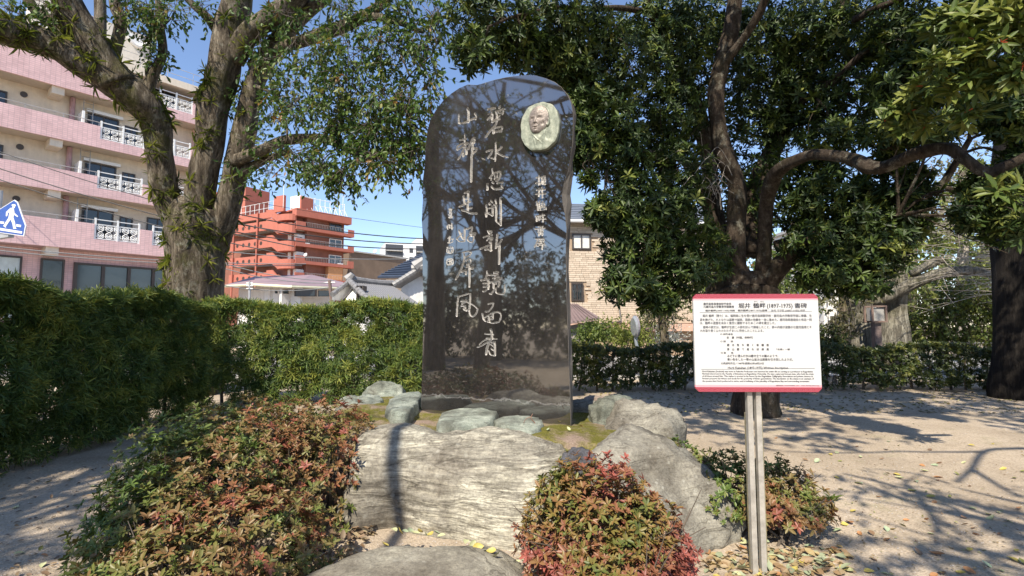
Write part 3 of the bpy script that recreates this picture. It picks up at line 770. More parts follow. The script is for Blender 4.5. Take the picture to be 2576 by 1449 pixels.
while z < ez - .05:
    x = -3.4 + random.uniform(0, .2)
    while x < 8.4:
        w = random.choice((.22, .3, .36, .46)); 
        if not any(x < bx[2] and x + w > bx[0] and z < bx[3] and z + rowh > bx[1] for bx in boxes):
            t = random.uniform(.0, .02)
            if xv0 - .2 < x < xv1 - 1.1 and n_one < 300:
                n_one += 1; M = RB @ Matrix.Diagonal((w - .014, .038 + t, rowh - .012, 1)); M.translation = Vector(BF.p(x, -.04, z)); put('cladding_stone', random.choice(cl_me), bh, M)
            else: far.append((x, z, w, t))
        x += w
    z += rowh
b = MB()
for x, z, w, t in far: b.frame_box(BF, (x, -.04, z), (x + w - .014, -.002 + t, z + rowh - .012))
b.build('cladding', mcl[0], bh, kind='stuff')
for (a, zh), (c, zl) in (w1, w2):
    b = MB(); f = .07
    for q in ((a, zl, a + f, zh), (c - f, zl, c, zh), (a + f, zh - f, c - f, zh), (a + f, zl, c - f, zl + f), ((a + c) / 2 - .03, zl + f, (a + c) / 2 + .03, zh - f)): b.frame_box(BF, (q[0], -.03, q[1]), (q[2], .06, q[3]))
    w = b.build('window', M_DARKFR, bh)
    for p0, p1 in ((a + f, (a + c) / 2 - .03), ((a + c) / 2 + .03, c - f)): b = MB(); b.frame_box(BF, (p0, -.02, zl + f), (p1, .0, zh - f)); b.build('pane', M_CURTAIN if c > w2[1][0] + .1 else M_GLASS, w)
a, zh = w2[0]; c, zl = w2[1]; b = MB()
for k in range(7):
    t = k / 6; b.tube([BF.p(a + (c - a) * t, .09, zh), BF.p(a + (c - a) * (t * .4 + .3), .09, (zh + zl) / 2)], .012, 4); b.tube([BF.p(a + (c - a) * t, .09, zl), BF.p(a + (c - a) * t, .09, (zh + zl) / 2)], .012, 4)
b.build('window_grille', M_DARKFR, bh)
M_GROOF = plain('grey_ribbed_roof', (.16, .18, .215), .4, var=.15, scale=1.2)
r0, r1, r2, r3 = BF.p(-3.8, .5, ez), BF.p(9, .5, ez), BF.p(9, -4, ez + 1.9), BF.p(-3.8, -4, ez + 1.9)
roof_poly(bh, [r0, r1, r2, r3], .12, M_GROOF)
for k in range(9):
    f = k / 9; b = MB(); b.tube([r0 + (r3 - r0) * f + (0, 0, .03), r1 + (r2 - r1) * f + (0, 0, .03)], .03, 4); b.build('roof_rib', M_GROOF, bh)
b = MB(); b.tube([r0 + (0, -.05, -.1), r1 + (0, -.05, -.1)], .08, 6); b.build('gutter', M_WHITE, bh)
b = MB(); b.frame_box(BF, (-3.4, -.02, lowz - .42), (8.4, .35, lowz - .04)); b.build('canopy', plain('salmon_canopy', (.52, .33, .24), .7), bh)
b = MB(); b.tube([BF.p(1.05, .5, 0), BF.p(1.05, .5, lowz - .1), BF.p(2.6, .42, lowz + .05), BF.p(2.6, .1, lowz + .9)], .05, 6); b.build('downpipe', M_DARKFR, bh)
# low shed beside it
sd = thing('garden_shed', at(1470, 820, 21) * (1, 1, 0), 'low shed with a purple-brown ribbed roof right of the monument', 'shed')
q0, q1, q2, q3 = at(1395, 818, 20), at(1512, 800, 20), at(1455, 766, 23), at(1395, 762, 23); M_SHED = plain('purple_brown_sheet', (.20, .145, .14), .5)
roof_poly(sd, [q0, q1, q2, q3], .05, M_SHED)
for k in range(1, 12): f = k / 12; b = MB(); b.tube([q0 + (q1 - q0) * f + (0, 0, .03), q3 + (q2 - q3) * f + (0, 0, .03)], .025, 4); b.build('roof_rib', M_SHED, sd)
g = np.array([q0 + (.2, .4, -.1), q1 + (-.2, .4, -.1), (q1 + (-.2, .4, 0)) * (1, 1, 0), (q0 + (.2, .4, 0)) * (1, 1, 0)]); MB().prism(g, g + (0, .15, 0)).build('wall', plain('shed_wall', (.25, .22, .20), .8), sd)
# laundry on a line under the eaves
lt = thing('hanging_laundry', at(1625, 790, 25.2), 'dark clothes hanging to dry on the beige house', 'laundry')
for k, c in enumerate(((.32, .2, .24), (.03, .03, .035), (.025, .025, .03), (.05, .045, .05))):
    p = at(1613 + k * 8, 757, 25.2); MB().prism(np.array([p, p + (.17, 0, 0), p + (.15, .03, -.62), p + (.02, -.02, -.6)]), np.array([p, p + (.17, 0, 0), p + (.15, .03, -.62), p + (.02, -.02, -.6)]) + (0, .04, 0)).build('garment', plain('garment_%d' % k, c, .9), lt)
# pale modern building behind the right-hand trees and one further left
for (xa, xb, yt, d, lab) in ((2062, 2260, 560, 34, 'pale concrete building with narrow dark windows behind the trees'), (1690, 1760, 745, 40, 'small white building across the street with an orange shopfront')):
    a, c = at(xa, yt, d), at(xb, yt, d); fr = Frame((a[0], a[1], 0), (1, 0), (0, -1)); L_ = c[0] - a[0]
    t = thing('concrete_building', fr.p(0, 0, 0), lab, 'building'); b = MB(); b.frame_box(fr, (0, -8, 0), (L_, 0, a[2])); b.build('wall', M_WHITEW, t)
    b = MB(); b.frame_box(fr, (-.2, -8.2, a[2]), (L_ + .2, .15, a[2] + .2)); b.build('roof', M_CONC, t)
    wl = [(2083, 2098, 690, 748), (2088, 2130, 795, 860), (2150, 2170, 690, 750)] if xa > 2000 else [(1722, 1738, 770, 800)]
    for x0_, x1_, y0_, y1_ in wl:
        u0, z1 = fr.xz(x0_, y0_); u1, z0 = fr.xz(x1_, y1_); b = MB(); b.frame_box(fr, (u0, -.05, z0), (u1, .05, z1)); w = b.build('window', M_DARKFR, t)
        b = MB(); b.frame_box(fr, (u0 + .06, .051, z0 + .06), (u1 - .06, .06, z1 - .06)); b.build('pane', M_GLASS, w)
    if xa < 2000:
        u0, z1 = fr.xz(1722, 803); u1, z0 = fr.xz(1745, 842); b = MB(); b.frame_box(fr, (u0, -.05, z0), (u1, .3, z1)); b.build('shopfront', plain('orange_brown_front', (.42, .22, .12), .7), t)

# ------------------------------------------------------------------ poles, cables, signs along the street
M_BLACK = plain('black_cable', (.02, .02, .022), .5)
M_GREYC = plain('grey_cable', (.16, .17, .18), .5)
def cable(p, q, sag, r, m, label, grp='power cables over the street'):
    t = np.linspace(0, 1, 25)[:, None]; P = p * (1 - t) + q * t; P[:, 2] -= sag * 4 * (t * (1 - t))[:, 0]
    MB().tube(P, r, 5).build('power_cable', m, label=label, cat='cable', group=grp)
cb = [((-150, 327), (760, 598), 24, 24, .02, 'upper black cable crossing the pink hotel'), ((-150, 372), (740, 620), 24, 24, .025, 'thick black cable with joints below the upper one on the pink hotel'), ((-150, 400), (720, 640), 24, 24, .025, 'third black cable crossing the pink hotel'),
      ((560, 530), (1110, 602), 30, 34, .035, 'highest black cable over the red apartments'), ((560, 556), (1110, 614), 30, 34, .035, 'second black cable over the red apartments'), ((560, 578), (1110, 626), 30, 34, .035, 'third black cable over the red apartments'),
      ((430, 470), (1110, 578), 60, 80, .03, 'faint high cable running down to the monument above the town')]
for p, q, d0, d1, r, lab in cb: cable(at(*p, d0), at(*q, d1), .35, r, M_BLACK, lab)
cg = [((-80, 612), (770, 664), 22, 27, 'upper grey cable along the hotel ground floor'), ((-80, 622), (760, 668), 22, 27, 'lower grey cable along the hotel ground floor'), ((540, 630), (1110, 648), 27, 30, 'grey cable below the black ones over the red apartments'),
      ((540, 655), (840, 706), 26, 27, 'grey cable dropping towards the mauve roof'), ((540, 668), (835, 712), 26, 27, 'second grey cable above the mauve roof'), ((552, 716), (835, 722), 26, 27, 'slack grey cable just over the hedge top')]
for p, q, d0, d1, lab in cg: cable(at(*p, d0), at(*q, d1), .25, .022, M_GREYC, lab)
ut = thing('utility_pole', at(836, 720, 27) * (1, 1, 0), 'leaning brown strut pole beside the tiled roof', 'pole'); b = MB(); b.tube([at(846, 900, 27) * (1, 1, 0), at(829, 705, 27)], .09, 8); b.build('shaft', plain('old_pole', (.16, .11, .09), .8), ut)
b = MB(); b.tube([at(829, 706, 27) - (.3, 0, .1), at(829, 706, 27) + (.3, 0, -.1)], .04, 6); b.build('crossarm', M_RAIL, ut)
ut = thing('utility_pole', at(628, 740, 26) * (1, 1, 0), 'pale service pole with insulators in front of the mauve-roofed house', 'pole'); b = MB(); b.tube([at(628, 850, 26) * (1, 1, 0), at(628, 708, 26)], .06, 8); b.build('shaft', M_RAIL, ut)
b = MB()
for k in range(3): b.tube([at(628, 712 + k * 7, 26) - (.16, 0, 0), at(628, 712 + k * 7, 26) + (.16, 0, 0)], .03, 6)
b.build('insulator', M_WHITE, ut, kind='stuff')

# pedestrian crossing sign at the left edge
def sign_plate():
    d_ = 14.0; o = at(20, 560, d_); u = nrm(at(60, 593, 13.6) - at(-30, 583, 14.4)); u = nrm(u * (1, 1, 0)); fr = Frame((o[0], o[1], 0), u[:2], (u[1], -u[0]))
    M_BL = plain('sign_blue', (.02, .075, .32), .35, var=.08); M_SW = plain('sign_white', (.72, .72, .72), .4, var=.04)
    t = thing('crossing_sign', fr.p(0, 0, 0), 'blue pedestrian crossing sign with a walking figure, in front of the pink hotel', 'road sign')
    def P(X, Y): return fr.xz(X / 3.3686 / 1.5652, (700 + Y / 3.3686) / 1.5652)
    def flat(pts, y0, y1, m, name, par):
        A = np.array([fr.p(x, y0, z) for x, z in (P(*q) for q in pts)]); return MB().prism(A, A + fr.uy * (y1 - y0)).build(name, m, par)
    hexa = [(190, 292), (228, 318), (342, 640), (318, 775), (-225, 700), (-235, 560)]
    pl = flat(hexa, -.02, 0, M_SW, 'plate', t)
    c = np.mean(np.array(hexa), 0)
    flat([tuple(c + (np.array(q) - c) * .955) for q in hexa], .001, .004, M_BL, 'blue_field', t)
    fig = [[(150, 366), (172, 352), (206, 352), (216, 378)], [(168, 376), (205, 376), (200, 402), (172, 402)],
           [(140, 400), (185, 398), (200, 470), (180, 530), (115, 540), (130, 460)], [(140, 402), (160, 420), (110, 470), (100, 512), (82, 510), (86, 455)], [(185, 420), (200, 470), (245, 510), (238, 522), (190, 490)],
           [(115, 535), (160, 535), (120, 590), (80, 650), (85, 665), (48, 640)], [(140, 540), (182, 525), (205, 600), (212, 665), (228, 675), (182, 678), (170, 610)]]
    for q in fig: flat(q, .006, .009, M_SW, 'walking_figure', t)
    flat([(-210, 632), (300, 712), (296, 742), (-210, 664)], .006, .009, M_SW, 'crossing_stripe', t)
    flat([(8, 578), (62, 584), (58, 612), (4, 606)], .006, .009, M_SW, 'crossing_stripe', t); flat([(222, 616), (286, 626), (282, 656), (218, 646)], .006, .009, M_SW, 'crossing_stripe', t)
    x, z = P(-10, 740); b = MB(); b.frame_box(fr, (x - .5, -.16, z - .12), (x + .42, -.03, z + .1)); b.build('bracket', M_RAIL, t)
    x, z = P(-60, 250); b = MB(); b.tube([fr.p(x, -.1, 0), fr.p(x, -.1, z + .2)], .055, 10); b.build('post', M_RAIL, t)
sign_plate()

# traffic mirror behind the low hedge
mp = at(1597, 822, 14.0); mt = thing('traffic_mirror', (mp[0] + .1, 14.05, 0), 'round grey-backed traffic mirror on a bent pole beside the beige house', 'traffic mirror')
b = MB(); b.tube(spline([at(1612, 960, 14.05) * (1, 1, 0), at(1611, 905, 14.05), at(1605, 880, 14.05), at(1600, 860, 14.05), at(1599, 825, 14.05)], 5), .045, 8); b.build('pole', plain('blue_grey_pole', (.34, .38, .42), .4, metal=.3), mt, smooth=True)
ax = nrm((-.99, -.09, -.05)); b = MB(); b.tube([mp + ax * .0, mp - ax * .05, mp - ax * .09], [.31, .29, .1], 24); b.build('back', plain('mirror_back', (.30, .28, .32), .5), mt, smooth=False)
b = MB(); b.tube([mp + ax * .045, mp + ax * .001], [.24, .30], 24); b.build('mirror', glass_mat('mirror_face', (.3, .32, .34), .05), mt)

# lantern on a post and the railing far right
lp = at(2202, 790, 13.6); t = thing('garden_lantern', lp * (1, 1, 0), 'square framed lantern on a wooden post between two mossy trunks', 'lantern')
b = MB(); b.box((lp[0] - .08, lp[1] - .08, 0), (lp[0] + .08, lp[1] + .08, lp[2] - .2)); b.build('post', plain('weathered_post', (.16, .12, .11), .8), t)
b = MB(); b.box((lp[0] - .15, lp[1] - .12, lp[2] - .18), (lp[0] + .15, lp[1] + .12, lp[2] + .16)); b.build('lamp_box', plain('frosted_box', (.34, .33, .31), .4), t)
b = MB()
for sx in (-1, 1):
    for sy in (-1, 1): b.box((lp[0] + sx * .18 - .02, lp[1] + sy * .15 - .02, lp[2] - .22), (lp[0] + sx * .18 + .02, lp[1] + sy * .15 + .02, lp[2] + .22))
for z in (-.2, .2):
    for sy in (-1, 1): b.box((lp[0] - .158, lp[1] + sy * .15 - .018, lp[2] + z - .02), (lp[0] + .158, lp[1] + sy * .15 + .018, lp[2] + z + .02))
b.build('frame', plain('reddish_frame', (.19, .13, .105), .7), t)
t = thing('street_railing', at(2460, 850, 18) * (1, 1, 0), 'dark metal street railing glimpsed beyond the hedge near the right trunk', 'railing')
b = MB(); xa, xb = at(2180, 850, 15)[0], at(2590, 850, 15)[0]
for z in (.25, 1.05): b.tube([(xa, 15.05, z), (xb, 15.05, z)], .025, 5)
b.build('rail', M_RAIL, t)
b = MB()
for x in np.arange(xa, xb, .16): b.tube([(x, 15.05, .25), (x, 15.05, 1.05)], .012, 4)
b.build('bar', M_RAIL, t, kind='stuff')

# ------------------------------------------------------------------ the raised bed
def bed_z(x, y):
    """height of the mossy bed the monument stands on"""
    e = ((x + .15) / 1.95) ** 4 + (np.maximum(y - 5.7, 0) / 1.9) ** 4 + (np.maximum(5.7 - y, 0) / 1.40) ** 4
    t = np.clip((1.15 - e) / .6, 0, 1); t = t * t * (3 - 2 * t)
    return t * (.56 + .025 * np.sin(3 * x + 1) + .02 * np.sin(4.3 * y - x) - .03 * (x - .2)) - .03 * (1 - t)
xs, ys = np.linspace(-2.5, 2.2, 95), np.linspace(4.1, 8.0, 87)
BX, BY = np.meshgrid(xs, ys); BZ = bed_z(BX, BY) + .012 * np.sin(17 * BX + 5 * BY) * np.sin(13 * BY - 4 * BX)
def moss_mat():
    m, nt, bs = nodes_of('mossy_soil'); co = coords(nt)
    n = tex(nt, 'ShaderNodeTexNoise', 2.6, Detail=8.0, Roughness=.7); nt.links.new(co, n.inputs['Vector'])
    f = tex(nt, 'ShaderNodeTexNoise', 60, Detail=4.0, Roughness=.8); nt.links.new(co, f.inputs['Vector'])
    mo = ramp(nt, [(.28, (.035, .04, .010)), (.5, (.16, .15, .028)), (.75, (.33, .29, .07))], f.outputs[0])
    so_ = ramp(nt, [(.25, (.16, .11, .08)), (.55, (.36, .27, .21)), (.8, (.46, .37, .30))], f.outputs[0])
    fac = ramp(nt, [(.46, (0, 0, 0)), (.60, (1, 1, 1))], n.outputs[0])
    nt.links.new(mix(nt, mo.outputs[0], so_.outputs[0], fac.outputs[0]), bs.inputs['Base Color'])
    bs.inputs['Roughness'].default_value = .95; bs.inputs['Specular IOR Level'].default_value = .15
    bump(nt, bs, f.outputs[0], .9, .025)
    return m
nx, ny = len(xs), len(ys); ii = np.arange(ny - 1)[:, None] * nx + np.arange(nx - 1)[None]
obj('raised_bed', np.stack([BX, BY, BZ], -1).reshape(-1, 3), np.stack([ii, ii + 1, ii + nx + 1, ii + nx], -1).reshape(-1, 4), moss_mat(), kind='structure', smooth=True)

# ------------------------------------------------------------------ the monument
YAW = R(23)
MN = np.array((-math.sin(YAW), -math.cos(YAW), 0.0)); MU = np.array((math.cos(YAW), -math.sin(YAW), 0.0)); MV = np.array((0, 0, 1.0))
MO = at(1435, 1052, 5.2)                                   # right foot of the face
def face_uv(px, py):
    q = on_plane(px, py, MO, MN) - MO
    return np.array((np.dot(q, MU), q[2]))
def face_p(uv, dpt=0.0):
    uv = np.asarray(uv, float); dpt = np.broadcast_to(np.asarray(dpt, float), uv.shape[:-1])
    return MO + uv[..., :1] * MU + uv[..., 1:2] * MV - dpt[..., None] * MN
outl = [(1060, 1012), (1061, 960), (1063, 900), (1064, 840), (1065, 780), (1064, 720), (1063, 660), (1064, 600), (1061, 552), (1064, 500), (1063, 460), (1068, 420), (1071, 370), (1075, 330), (1083, 300), (1098, 275),
        (1116, 252), (1136, 235), (1155, 222), (1176, 213), (1200, 214), (1221, 208), (1245, 201), (1272, 195), (1300, 191), (1325, 189), (1348, 190), (1372, 197), (1395, 207), (1412, 220), (1426, 238), (1436, 258), (1441, 285), (1441, 320), (1440, 360), (1434, 400), (1428, 432), (1418, 462), (1413, 488),
        (1415, 510), (1421, 540), (1425, 575), (1423, 620), (1424, 680), (1425, 740), (1427, 800), (1429, 860), (1431, 920), (1433, 980), (1434, 1030), (1435, 1058)]
OUT = np.array([face_uv(*q) for q in outl])
low = OUT[:, 1].min() - .25
OUT = np.vstack([[(OUT[0, 0], low)], OUT, [(OUT[-1, 0], low)]])
def granite(name, polished):
    m, nt, bs = nodes_of(name); co = coords(nt)
    sp = tex(nt, 'ShaderNodeTexNoise', 260, Detail=2.0, Roughness=.6); nt.links.new(co, sp.inputs['Vector'])
    bl = tex(nt, 'ShaderNodeTexNoise', 1.3, Detail=9.0, Roughness=.72); nt.links.new(coords(nt, 'Object', (1, 1, .45)), bl.inputs['Vector'])
    if polished:
        c = ramp(nt, [(.35, (.010, .010, .011)), (.62, (.022, .020, .019)), (.78, (.075, .066, .06))], sp.outputs[0])
        film = ramp(nt, [(.42, (0, 0, 0)), (.72, (.55, .55, .55))], bl.outputs[0])
        sx = nt.nodes.new('ShaderNodeTexCoord'); sz_ = nt.nodes.new('ShaderNodeSeparateXYZ'); nt.links.new(sx.outputs['Object'], sz_.inputs[0])
        c2 = mix(nt, c.outputs[0], (.075, .066, .058), film.outputs[0])
        # pale lime crust along the foot and a few water streaks
        lo_ = tex(nt, 'ShaderNodeTexNoise', 7, Detail=7.0, Roughness=.7); nt.links.new(co, lo_.inputs['Vector'])
        add = nt.nodes.new('ShaderNodeMath'); add.operation = 'MULTIPLY_ADD'; nt.links.new(lo_.outputs[0], add.inputs[0]); add.inputs[1].default_value = .16; nt.links.new(sz_.outputs[2], add.inputs[2])
        band = ramp(nt, [(.0, (0, 0, 0)), (.434, (0, 0, 0)), (.443, (.5, .5, .5)), (.449, (0, 0, 0))], None)
        mp = nt.nodes.new('ShaderNodeMapRange'); mp.inputs[1].default_value = -.2; mp.inputs[2].default_value = 1.2; nt.links.new(add.outputs[0], mp.inputs[0]); nt.links.new(mp.outputs[0], band.inputs[0])
        c3 = mix(nt, c2, (.34, .33, .32), band.outputs[0])
        nt.links.new(c3, bs.inputs['Base Color'])
        ro = ramp(nt, [(.35, (.015, .015, .015)), (.6, (.04, .04, .04)), (.8, (.12, .12, .12))], bl.outputs[0])
        nt.links.new(ro.outputs[0], bs.inputs['Roughness'])
        bs.inputs['IOR'].default_value = 2.5; bs.inputs['Specular IOR Level'].default_value = .55
    else:
        c = ramp(nt, [(.3, (.05, .045, .04)), (.55, (.13, .115, .10)), (.75, (.26, .23, .20))], bl.outputs[0])
        nt.links.new(mix(nt, c.outputs[0], ramp(nt, [(.3, (.5, .5, .5)), (.7, (1.3, 1.3, 1.3))], sp.outputs[0]).outputs[0], .7, 'MULTIPLY'), bs.inputs['Base Color'])
        bs.inputs['Roughness'].default_value = .85
        bump(nt, bs, bl.outputs[0], .8, .05)
    return m
M_POL, M_ROUGH = granite('polished_black_granite', True), granite('rough_granite', False)
M_CARVE = plain('carved_grey_granite', (.41, .39, .36), .9, var=.3, scale=40, bumpy=.3)
mon = thing('stone_monument', MO + MU * -.8 - MN * .15 - (0, 0, .2), 'tall black polished stone monument with carved calligraphy and a bronze portrait', 'monument')

# every carved character: strokes traced with a brush width
TILES = {'A': (1780, 400, .16563), 'B': (1780, 540, .16563), 'C': (1780, 740, .16563), 'D': (1780, 880, .16563), 'E': (1780, 1040, .16563), 'F': (1780, 1190, .16563), 'G': (2080, 680, .21394), 'H': (1740, 800, .17943)}
CH = [
 ('A', '165,310,155,500,38;165,505,230,520,360,470,470,420,560,390,42;370,170,390,250,388,480,58;545,280,575,350,560,420,42'),
 ('A', '860,180,960,165,1010,160,55;945,220,950,420,60;860,300,920,290,25;850,420,910,360,960,330,50;1140,110,1120,150,50;1040,235,1140,210,1210,185,1215,260,1200,300,35;1060,250,1070,390,50;1110,250,1180,270,40;1100,360,1140,330,30;960,480,1040,430,1130,410,55;1070,430,1040,540,920,680,800,840,50;985,660,990,740,65;1010,620,1190,605,1170,680,35;1040,715,1170,705,38'),
 ('A', '305,780,300,1060,34;300,1060,270,1150,150,1370,42;195,920,340,885,30;110,1130,150,1050,270,1000,370,985,35;130,1140,260,1070,370,1000,40;340,1110,340,1240,65;270,1220,265,1290,60;530,860,480,900,440,1000,390,1130,45;540,880,530,980,40;490,950,475,1240,460,1400,455,1895,58;520,1110,590,1120,560,1180,500,1240,40'),
 ('A', '1040,980,1040,1180,1025,1410,36;820,1185,950,1155,930,1230,860,1340,40;1180,1075,1130,1130,1050,1170,45;1050,1200,1150,1260,1230,1300,36;1230,1295,1330,1322,22;930,1340,1000,1360,25'),
 ('B', '960,760,965,850,35;900,960,1000,860,1140,830,1150,900,1110,1000,1050,1040,40;1020,900,1010,1000,30;1080,870,1070,960,30;930,960,930,1010,35;840,1120,840,1240,60;940,1170,1000,1230,1120,1230,1200,1210,1180,1150,40;1080,1090,1200,1080,45;960,1070,990,1090,40'),
 ('C', '380,90,385,230,370,400,375,530,55;300,120,400,95,40;275,200,295,370,50;300,250,340,270,25;180,440,300,390,430,325,40;240,430,360,360,30;235,525,330,550,450,600,590,605,40;410,480,460,475,40'),
 ('C', '820,420,825,550,815,680,45;790,600,800,670,25;890,370,900,390,50;920,300,960,340,35;960,440,960,650,55;880,480,960,470,30;870,600,940,640,40;1030,280,1050,370,35;1040,410,1050,600,1045,770,50;1000,390,1060,420,35;1150,250,1160,600,1155,880,52;1150,875,1060,800,30'),
 ('C', '165,1010,200,1110,260,1210,40;240,1080,190,1130,110,1210,28;110,1210,180,1270,280,1270,25;300,960,295,1260,50;340,980,470,930,480,970,450,1040,35;430,1060,450,1130,530,1130,45;420,1080,560,1080,40;510,1140,510,1220,470,1290,370,1240,370,1180,430,1130,500,1130,28'),
 ('D', '850,180,890,240,950,190,850,175,30;750,330,850,290,950,270,28;900,290,830,400,25;880,350,960,350,890,440,45;920,450,920,640,55;680,600,870,520,35;790,620,850,600,45;860,620,950,640,25;1080,260,1060,400,1040,580,45;1180,390,1080,540,40;1130,480,1120,700,1115,950,58'),
 ('D', '260,690,370,660,460,690,430,740,25;310,800,430,760,22;285,730,290,850,240,1020,150,1220,90,1320,45;340,880,430,840,440,930,350,980,30;400,970,415,1200,410,1495,52;450,1060,490,1060,60;340,1040,400,1000,26;230,1150,330,1120,330,1200,45'),
 ('E', '150,780,130,920,110,1230,45;160,770,390,700,28;430,720,425,900,405,1100,48;405,1100,430,1200,490,1240,560,1190,610,1070,32;600,1060,540,1000,440,940,350,905,20;220,880,340,870,240,940,40;220,990,300,1000,270,1060,330,1100,390,1090,35;310,1000,320,1080,40'),
 ('E', '835,170,830,250,780,370,38;850,250,950,260,38;690,385,800,370,870,340,30;860,350,860,580,55;740,460,850,450,24;740,540,880,530,30;730,640,770,650,830,600,30;1000,200,1090,190,45;1040,220,1010,340,35;980,260,1090,240,28;970,340,1110,300,30;900,440,1050,380,1180,330,32;980,440,990,560,50;1000,430,1130,400,1100,530,45;1000,470,1050,465,22;1020,580,930,710,35;890,700,940,715,20;1050,570,1040,660,1100,700,1200,710,1250,660,1250,490,30'),
 ('E', '860,950,980,930,940,1040,870,1120,790,1130,28;720,1180,745,1300,790,1350,38;780,1270,870,1210,22;880,1220,880,1360,55;840,1365,960,1400,30;970,1170,970,1250,970,1300,930,1310,35;920,1180,1000,1150,1100,1140,1160,1190,1150,1290,1110,1370,960,1400,30;920,1240,960,1240,20'),
 ('F', '920,650,940,700,945,870,55;780,750,990,765,25;810,855,980,850,22;650,1000,760,910,900,870,1070,870,22;600,1065,700,1030,870,930,960,880,28;940,870,880,950,830,1100,810,1230,58;990,950,1015,970,1020,1260,48;1010,1270,910,1240,870,1150,25;940,960,1000,960,22;920,1000,970,1040,22;930,1100,980,1140,25'),
 ('G', '195,60,195,220,25;150,90,240,85,20;145,195,230,180,22;250,75,310,70,300,110,22;250,75,245,160,220,220,20;260,130,260,205,315,215,18;285,120,285,210,20;315,130,310,170,16'),
 ('G', '160,320,300,310,25;150,395,315,385,25;200,300,195,430,28;255,275,258,470,26'),
 ('G', '160,540,165,600,30;150,600,200,560,18;210,520,200,580,22;175,610,175,700,26;205,590,220,690,24;180,600,230,600,16;180,640,225,640,16;190,690,235,685,16;265,535,250,600,20;245,560,300,570,290,610,16;250,610,310,610,16;250,640,325,640,320,690,285,705,16;260,690,300,670,16'),
 ('G', '145,800,155,890,26;150,795,215,800,200,870,22;180,800,180,870,16;155,840,210,835,16;160,885,205,870,18;265,735,268,935,26;235,790,300,780,20;220,850,320,850,20'),
 ('G', '225,960,228,1110,24;185,990,265,985,250,1030,18;130,1035,310,1020,20;185,1065,265,1055,16;175,1090,275,1080,16;190,1110,195,1160,20;190,1110,265,1105,260,1155,20;195,1135,260,1135,16'),
 ('G', '135,1220,200,1215,20;180,1220,150,1300,120,1360,24;160,1290,200,1290,190,1340,150,1340,22;215,1215,210,1290,20;215,1215,290,1220,270,1290,20;220,1250,280,1250,16;250,1220,230,1300,16;210,1330,305,1310,20;258,1290,255,1405,28'),
 ('H', '155,130,215,125,22;160,160,210,150,18;165,190,200,180,170,220,210,210,205,265,22;150,255,200,265,18;150,310,180,290,220,300,215,320,160,320,16'),
 ('H', '110,510,130,570,20;115,500,160,475,165,540,18;120,530,160,515,16;185,490,220,480,20;215,450,220,570,22;180,545,240,540,18'),
 ('H', '130,770,190,740,16;165,730,160,850,26;190,780,150,860,22;125,865,180,870,235,845,16;220,785,245,790,230,805,218,790,13'),
 ('H', '115,965,235,965,235,1080,115,1080,115,965,13;135,985,175,985,16;152,1022,152,1062,44;200,980,225,1000,14;200,1020,225,1040,14;190,1050,225,1065,14'),
 ('H', '115,1230,235,1230,235,1340,115,1340,115,1230,13;170,1245,170,1335,15;140,1275,185,1270,14;197,1250,197,1330,14;212,1262,228,1257,13;212,1290,226,1330,14'),
]
G = .004
slabV, slabF = [], []                                     # uncarved cells of the face
nsl = 0
holes = []
for ti, strokes in CH:
    ox, oy, sc = TILES[ti]; segs = []
    for s in strokes.split(';'):
        v = [float(q) for q in s.split(',')]; w = v[-1]
        pts = np.array(v[:-1]).reshape(-1, 2); pts = spline(pts, 5) if len(pts) > 2 else pts
        pp = np.array([face_uv((ox + x * sc) / 1.5652, (oy + y * sc) / 1.5652) for x, y in pts])
        wm = w * sc / 1.5652 * .00415
        n = len(pp)
        for i in range(n - 1): segs.append((pp[i], pp[i + 1], wm / 2 * .95))
    allp = np.array([q for s in segs for q in s[:2]])
    lo = np.floor((allp.min(0) - .022) / G) * G; hi = np.ceil((allp.max(0) + .022) / G) * G
    nu, nv = int(round((hi[0] - lo[0]) / G)), int(round((hi[1] - lo[1]) / G))
    U, Vv = np.meshgrid(lo[0] + np.arange(nu + 1) * G, lo[1] + np.arange(nv + 1) * G)
    D = np.full(U.shape, 9.0)
    for a, c, r in segs:
        d = c - a; L2 = max(np.dot(d, d), 1e-9)
        t = np.clip(((U - a[0]) * d[0] + (Vv - a[1]) * d[1]) / L2, 0, 1)
        D = np.minimum(D, np.hypot(U - a[0] - t * d[0], Vv - a[1] - t * d[1]) - r)
    D += .0012 * np.sin(U * 310) * np.sin(Vv * 290)
    wmax = max(s[2] for s in segs) * 2
    dep = np.clip(-D / .0055, 0, 1); dep = (dep * dep * (3 - 2 * dep)) * min(.034, wmax * 1.25)
    dep[0] = dep[-1] = 0; dep[:, 0] = dep[:, -1] = 0
    P = face_p(np.stack([U, Vv], -1), dep).reshape(-1, 3)
    i2 = np.arange(nv)[:, None] * (nu + 1) + np.arange(nu)[None]; F = np.stack([i2, i2 + 1, i2 + nu + 2, i2 + nu + 1], -1).reshape(-1, 4)
    cut = (dep.ravel()[F] > 1e-5).any(1)
    obj('carved_seal' if len(strokes) and strokes.startswith(('115,965', '115,1230')) else 'carved_character', P, F[cut], M_CARVE, mon)
    f = F[~cut]; slabV.append(P); slabF.append(f + nsl); nsl += len(P)
    holes.append([(lo[0], lo[1]), (lo[0], lo[1] + nv * G), (lo[0] + nu * G, lo[1] + nv * G), (lo[0] + nu * G, lo[1])])
tri_in = [[Vector((u, v, 0)) for u, v in OUT]] + [[Vector((u, v, 0)) for u, v in h] for h in holes]
pts_, eds_ = [], []
for l in tri_in:
    k0 = len(pts_); pts_ += [Vector((q.x, q.y)) for q in l]; eds_ += [(k0 + i, k0 + (i + 1) % len(l)) for i in range(len(l))]
cd = delaunay_2d_cdt(pts_, eds_, [], 0, 1e-6)
flatpts = np.array([(q.x, q.y) for q in cd[0]])
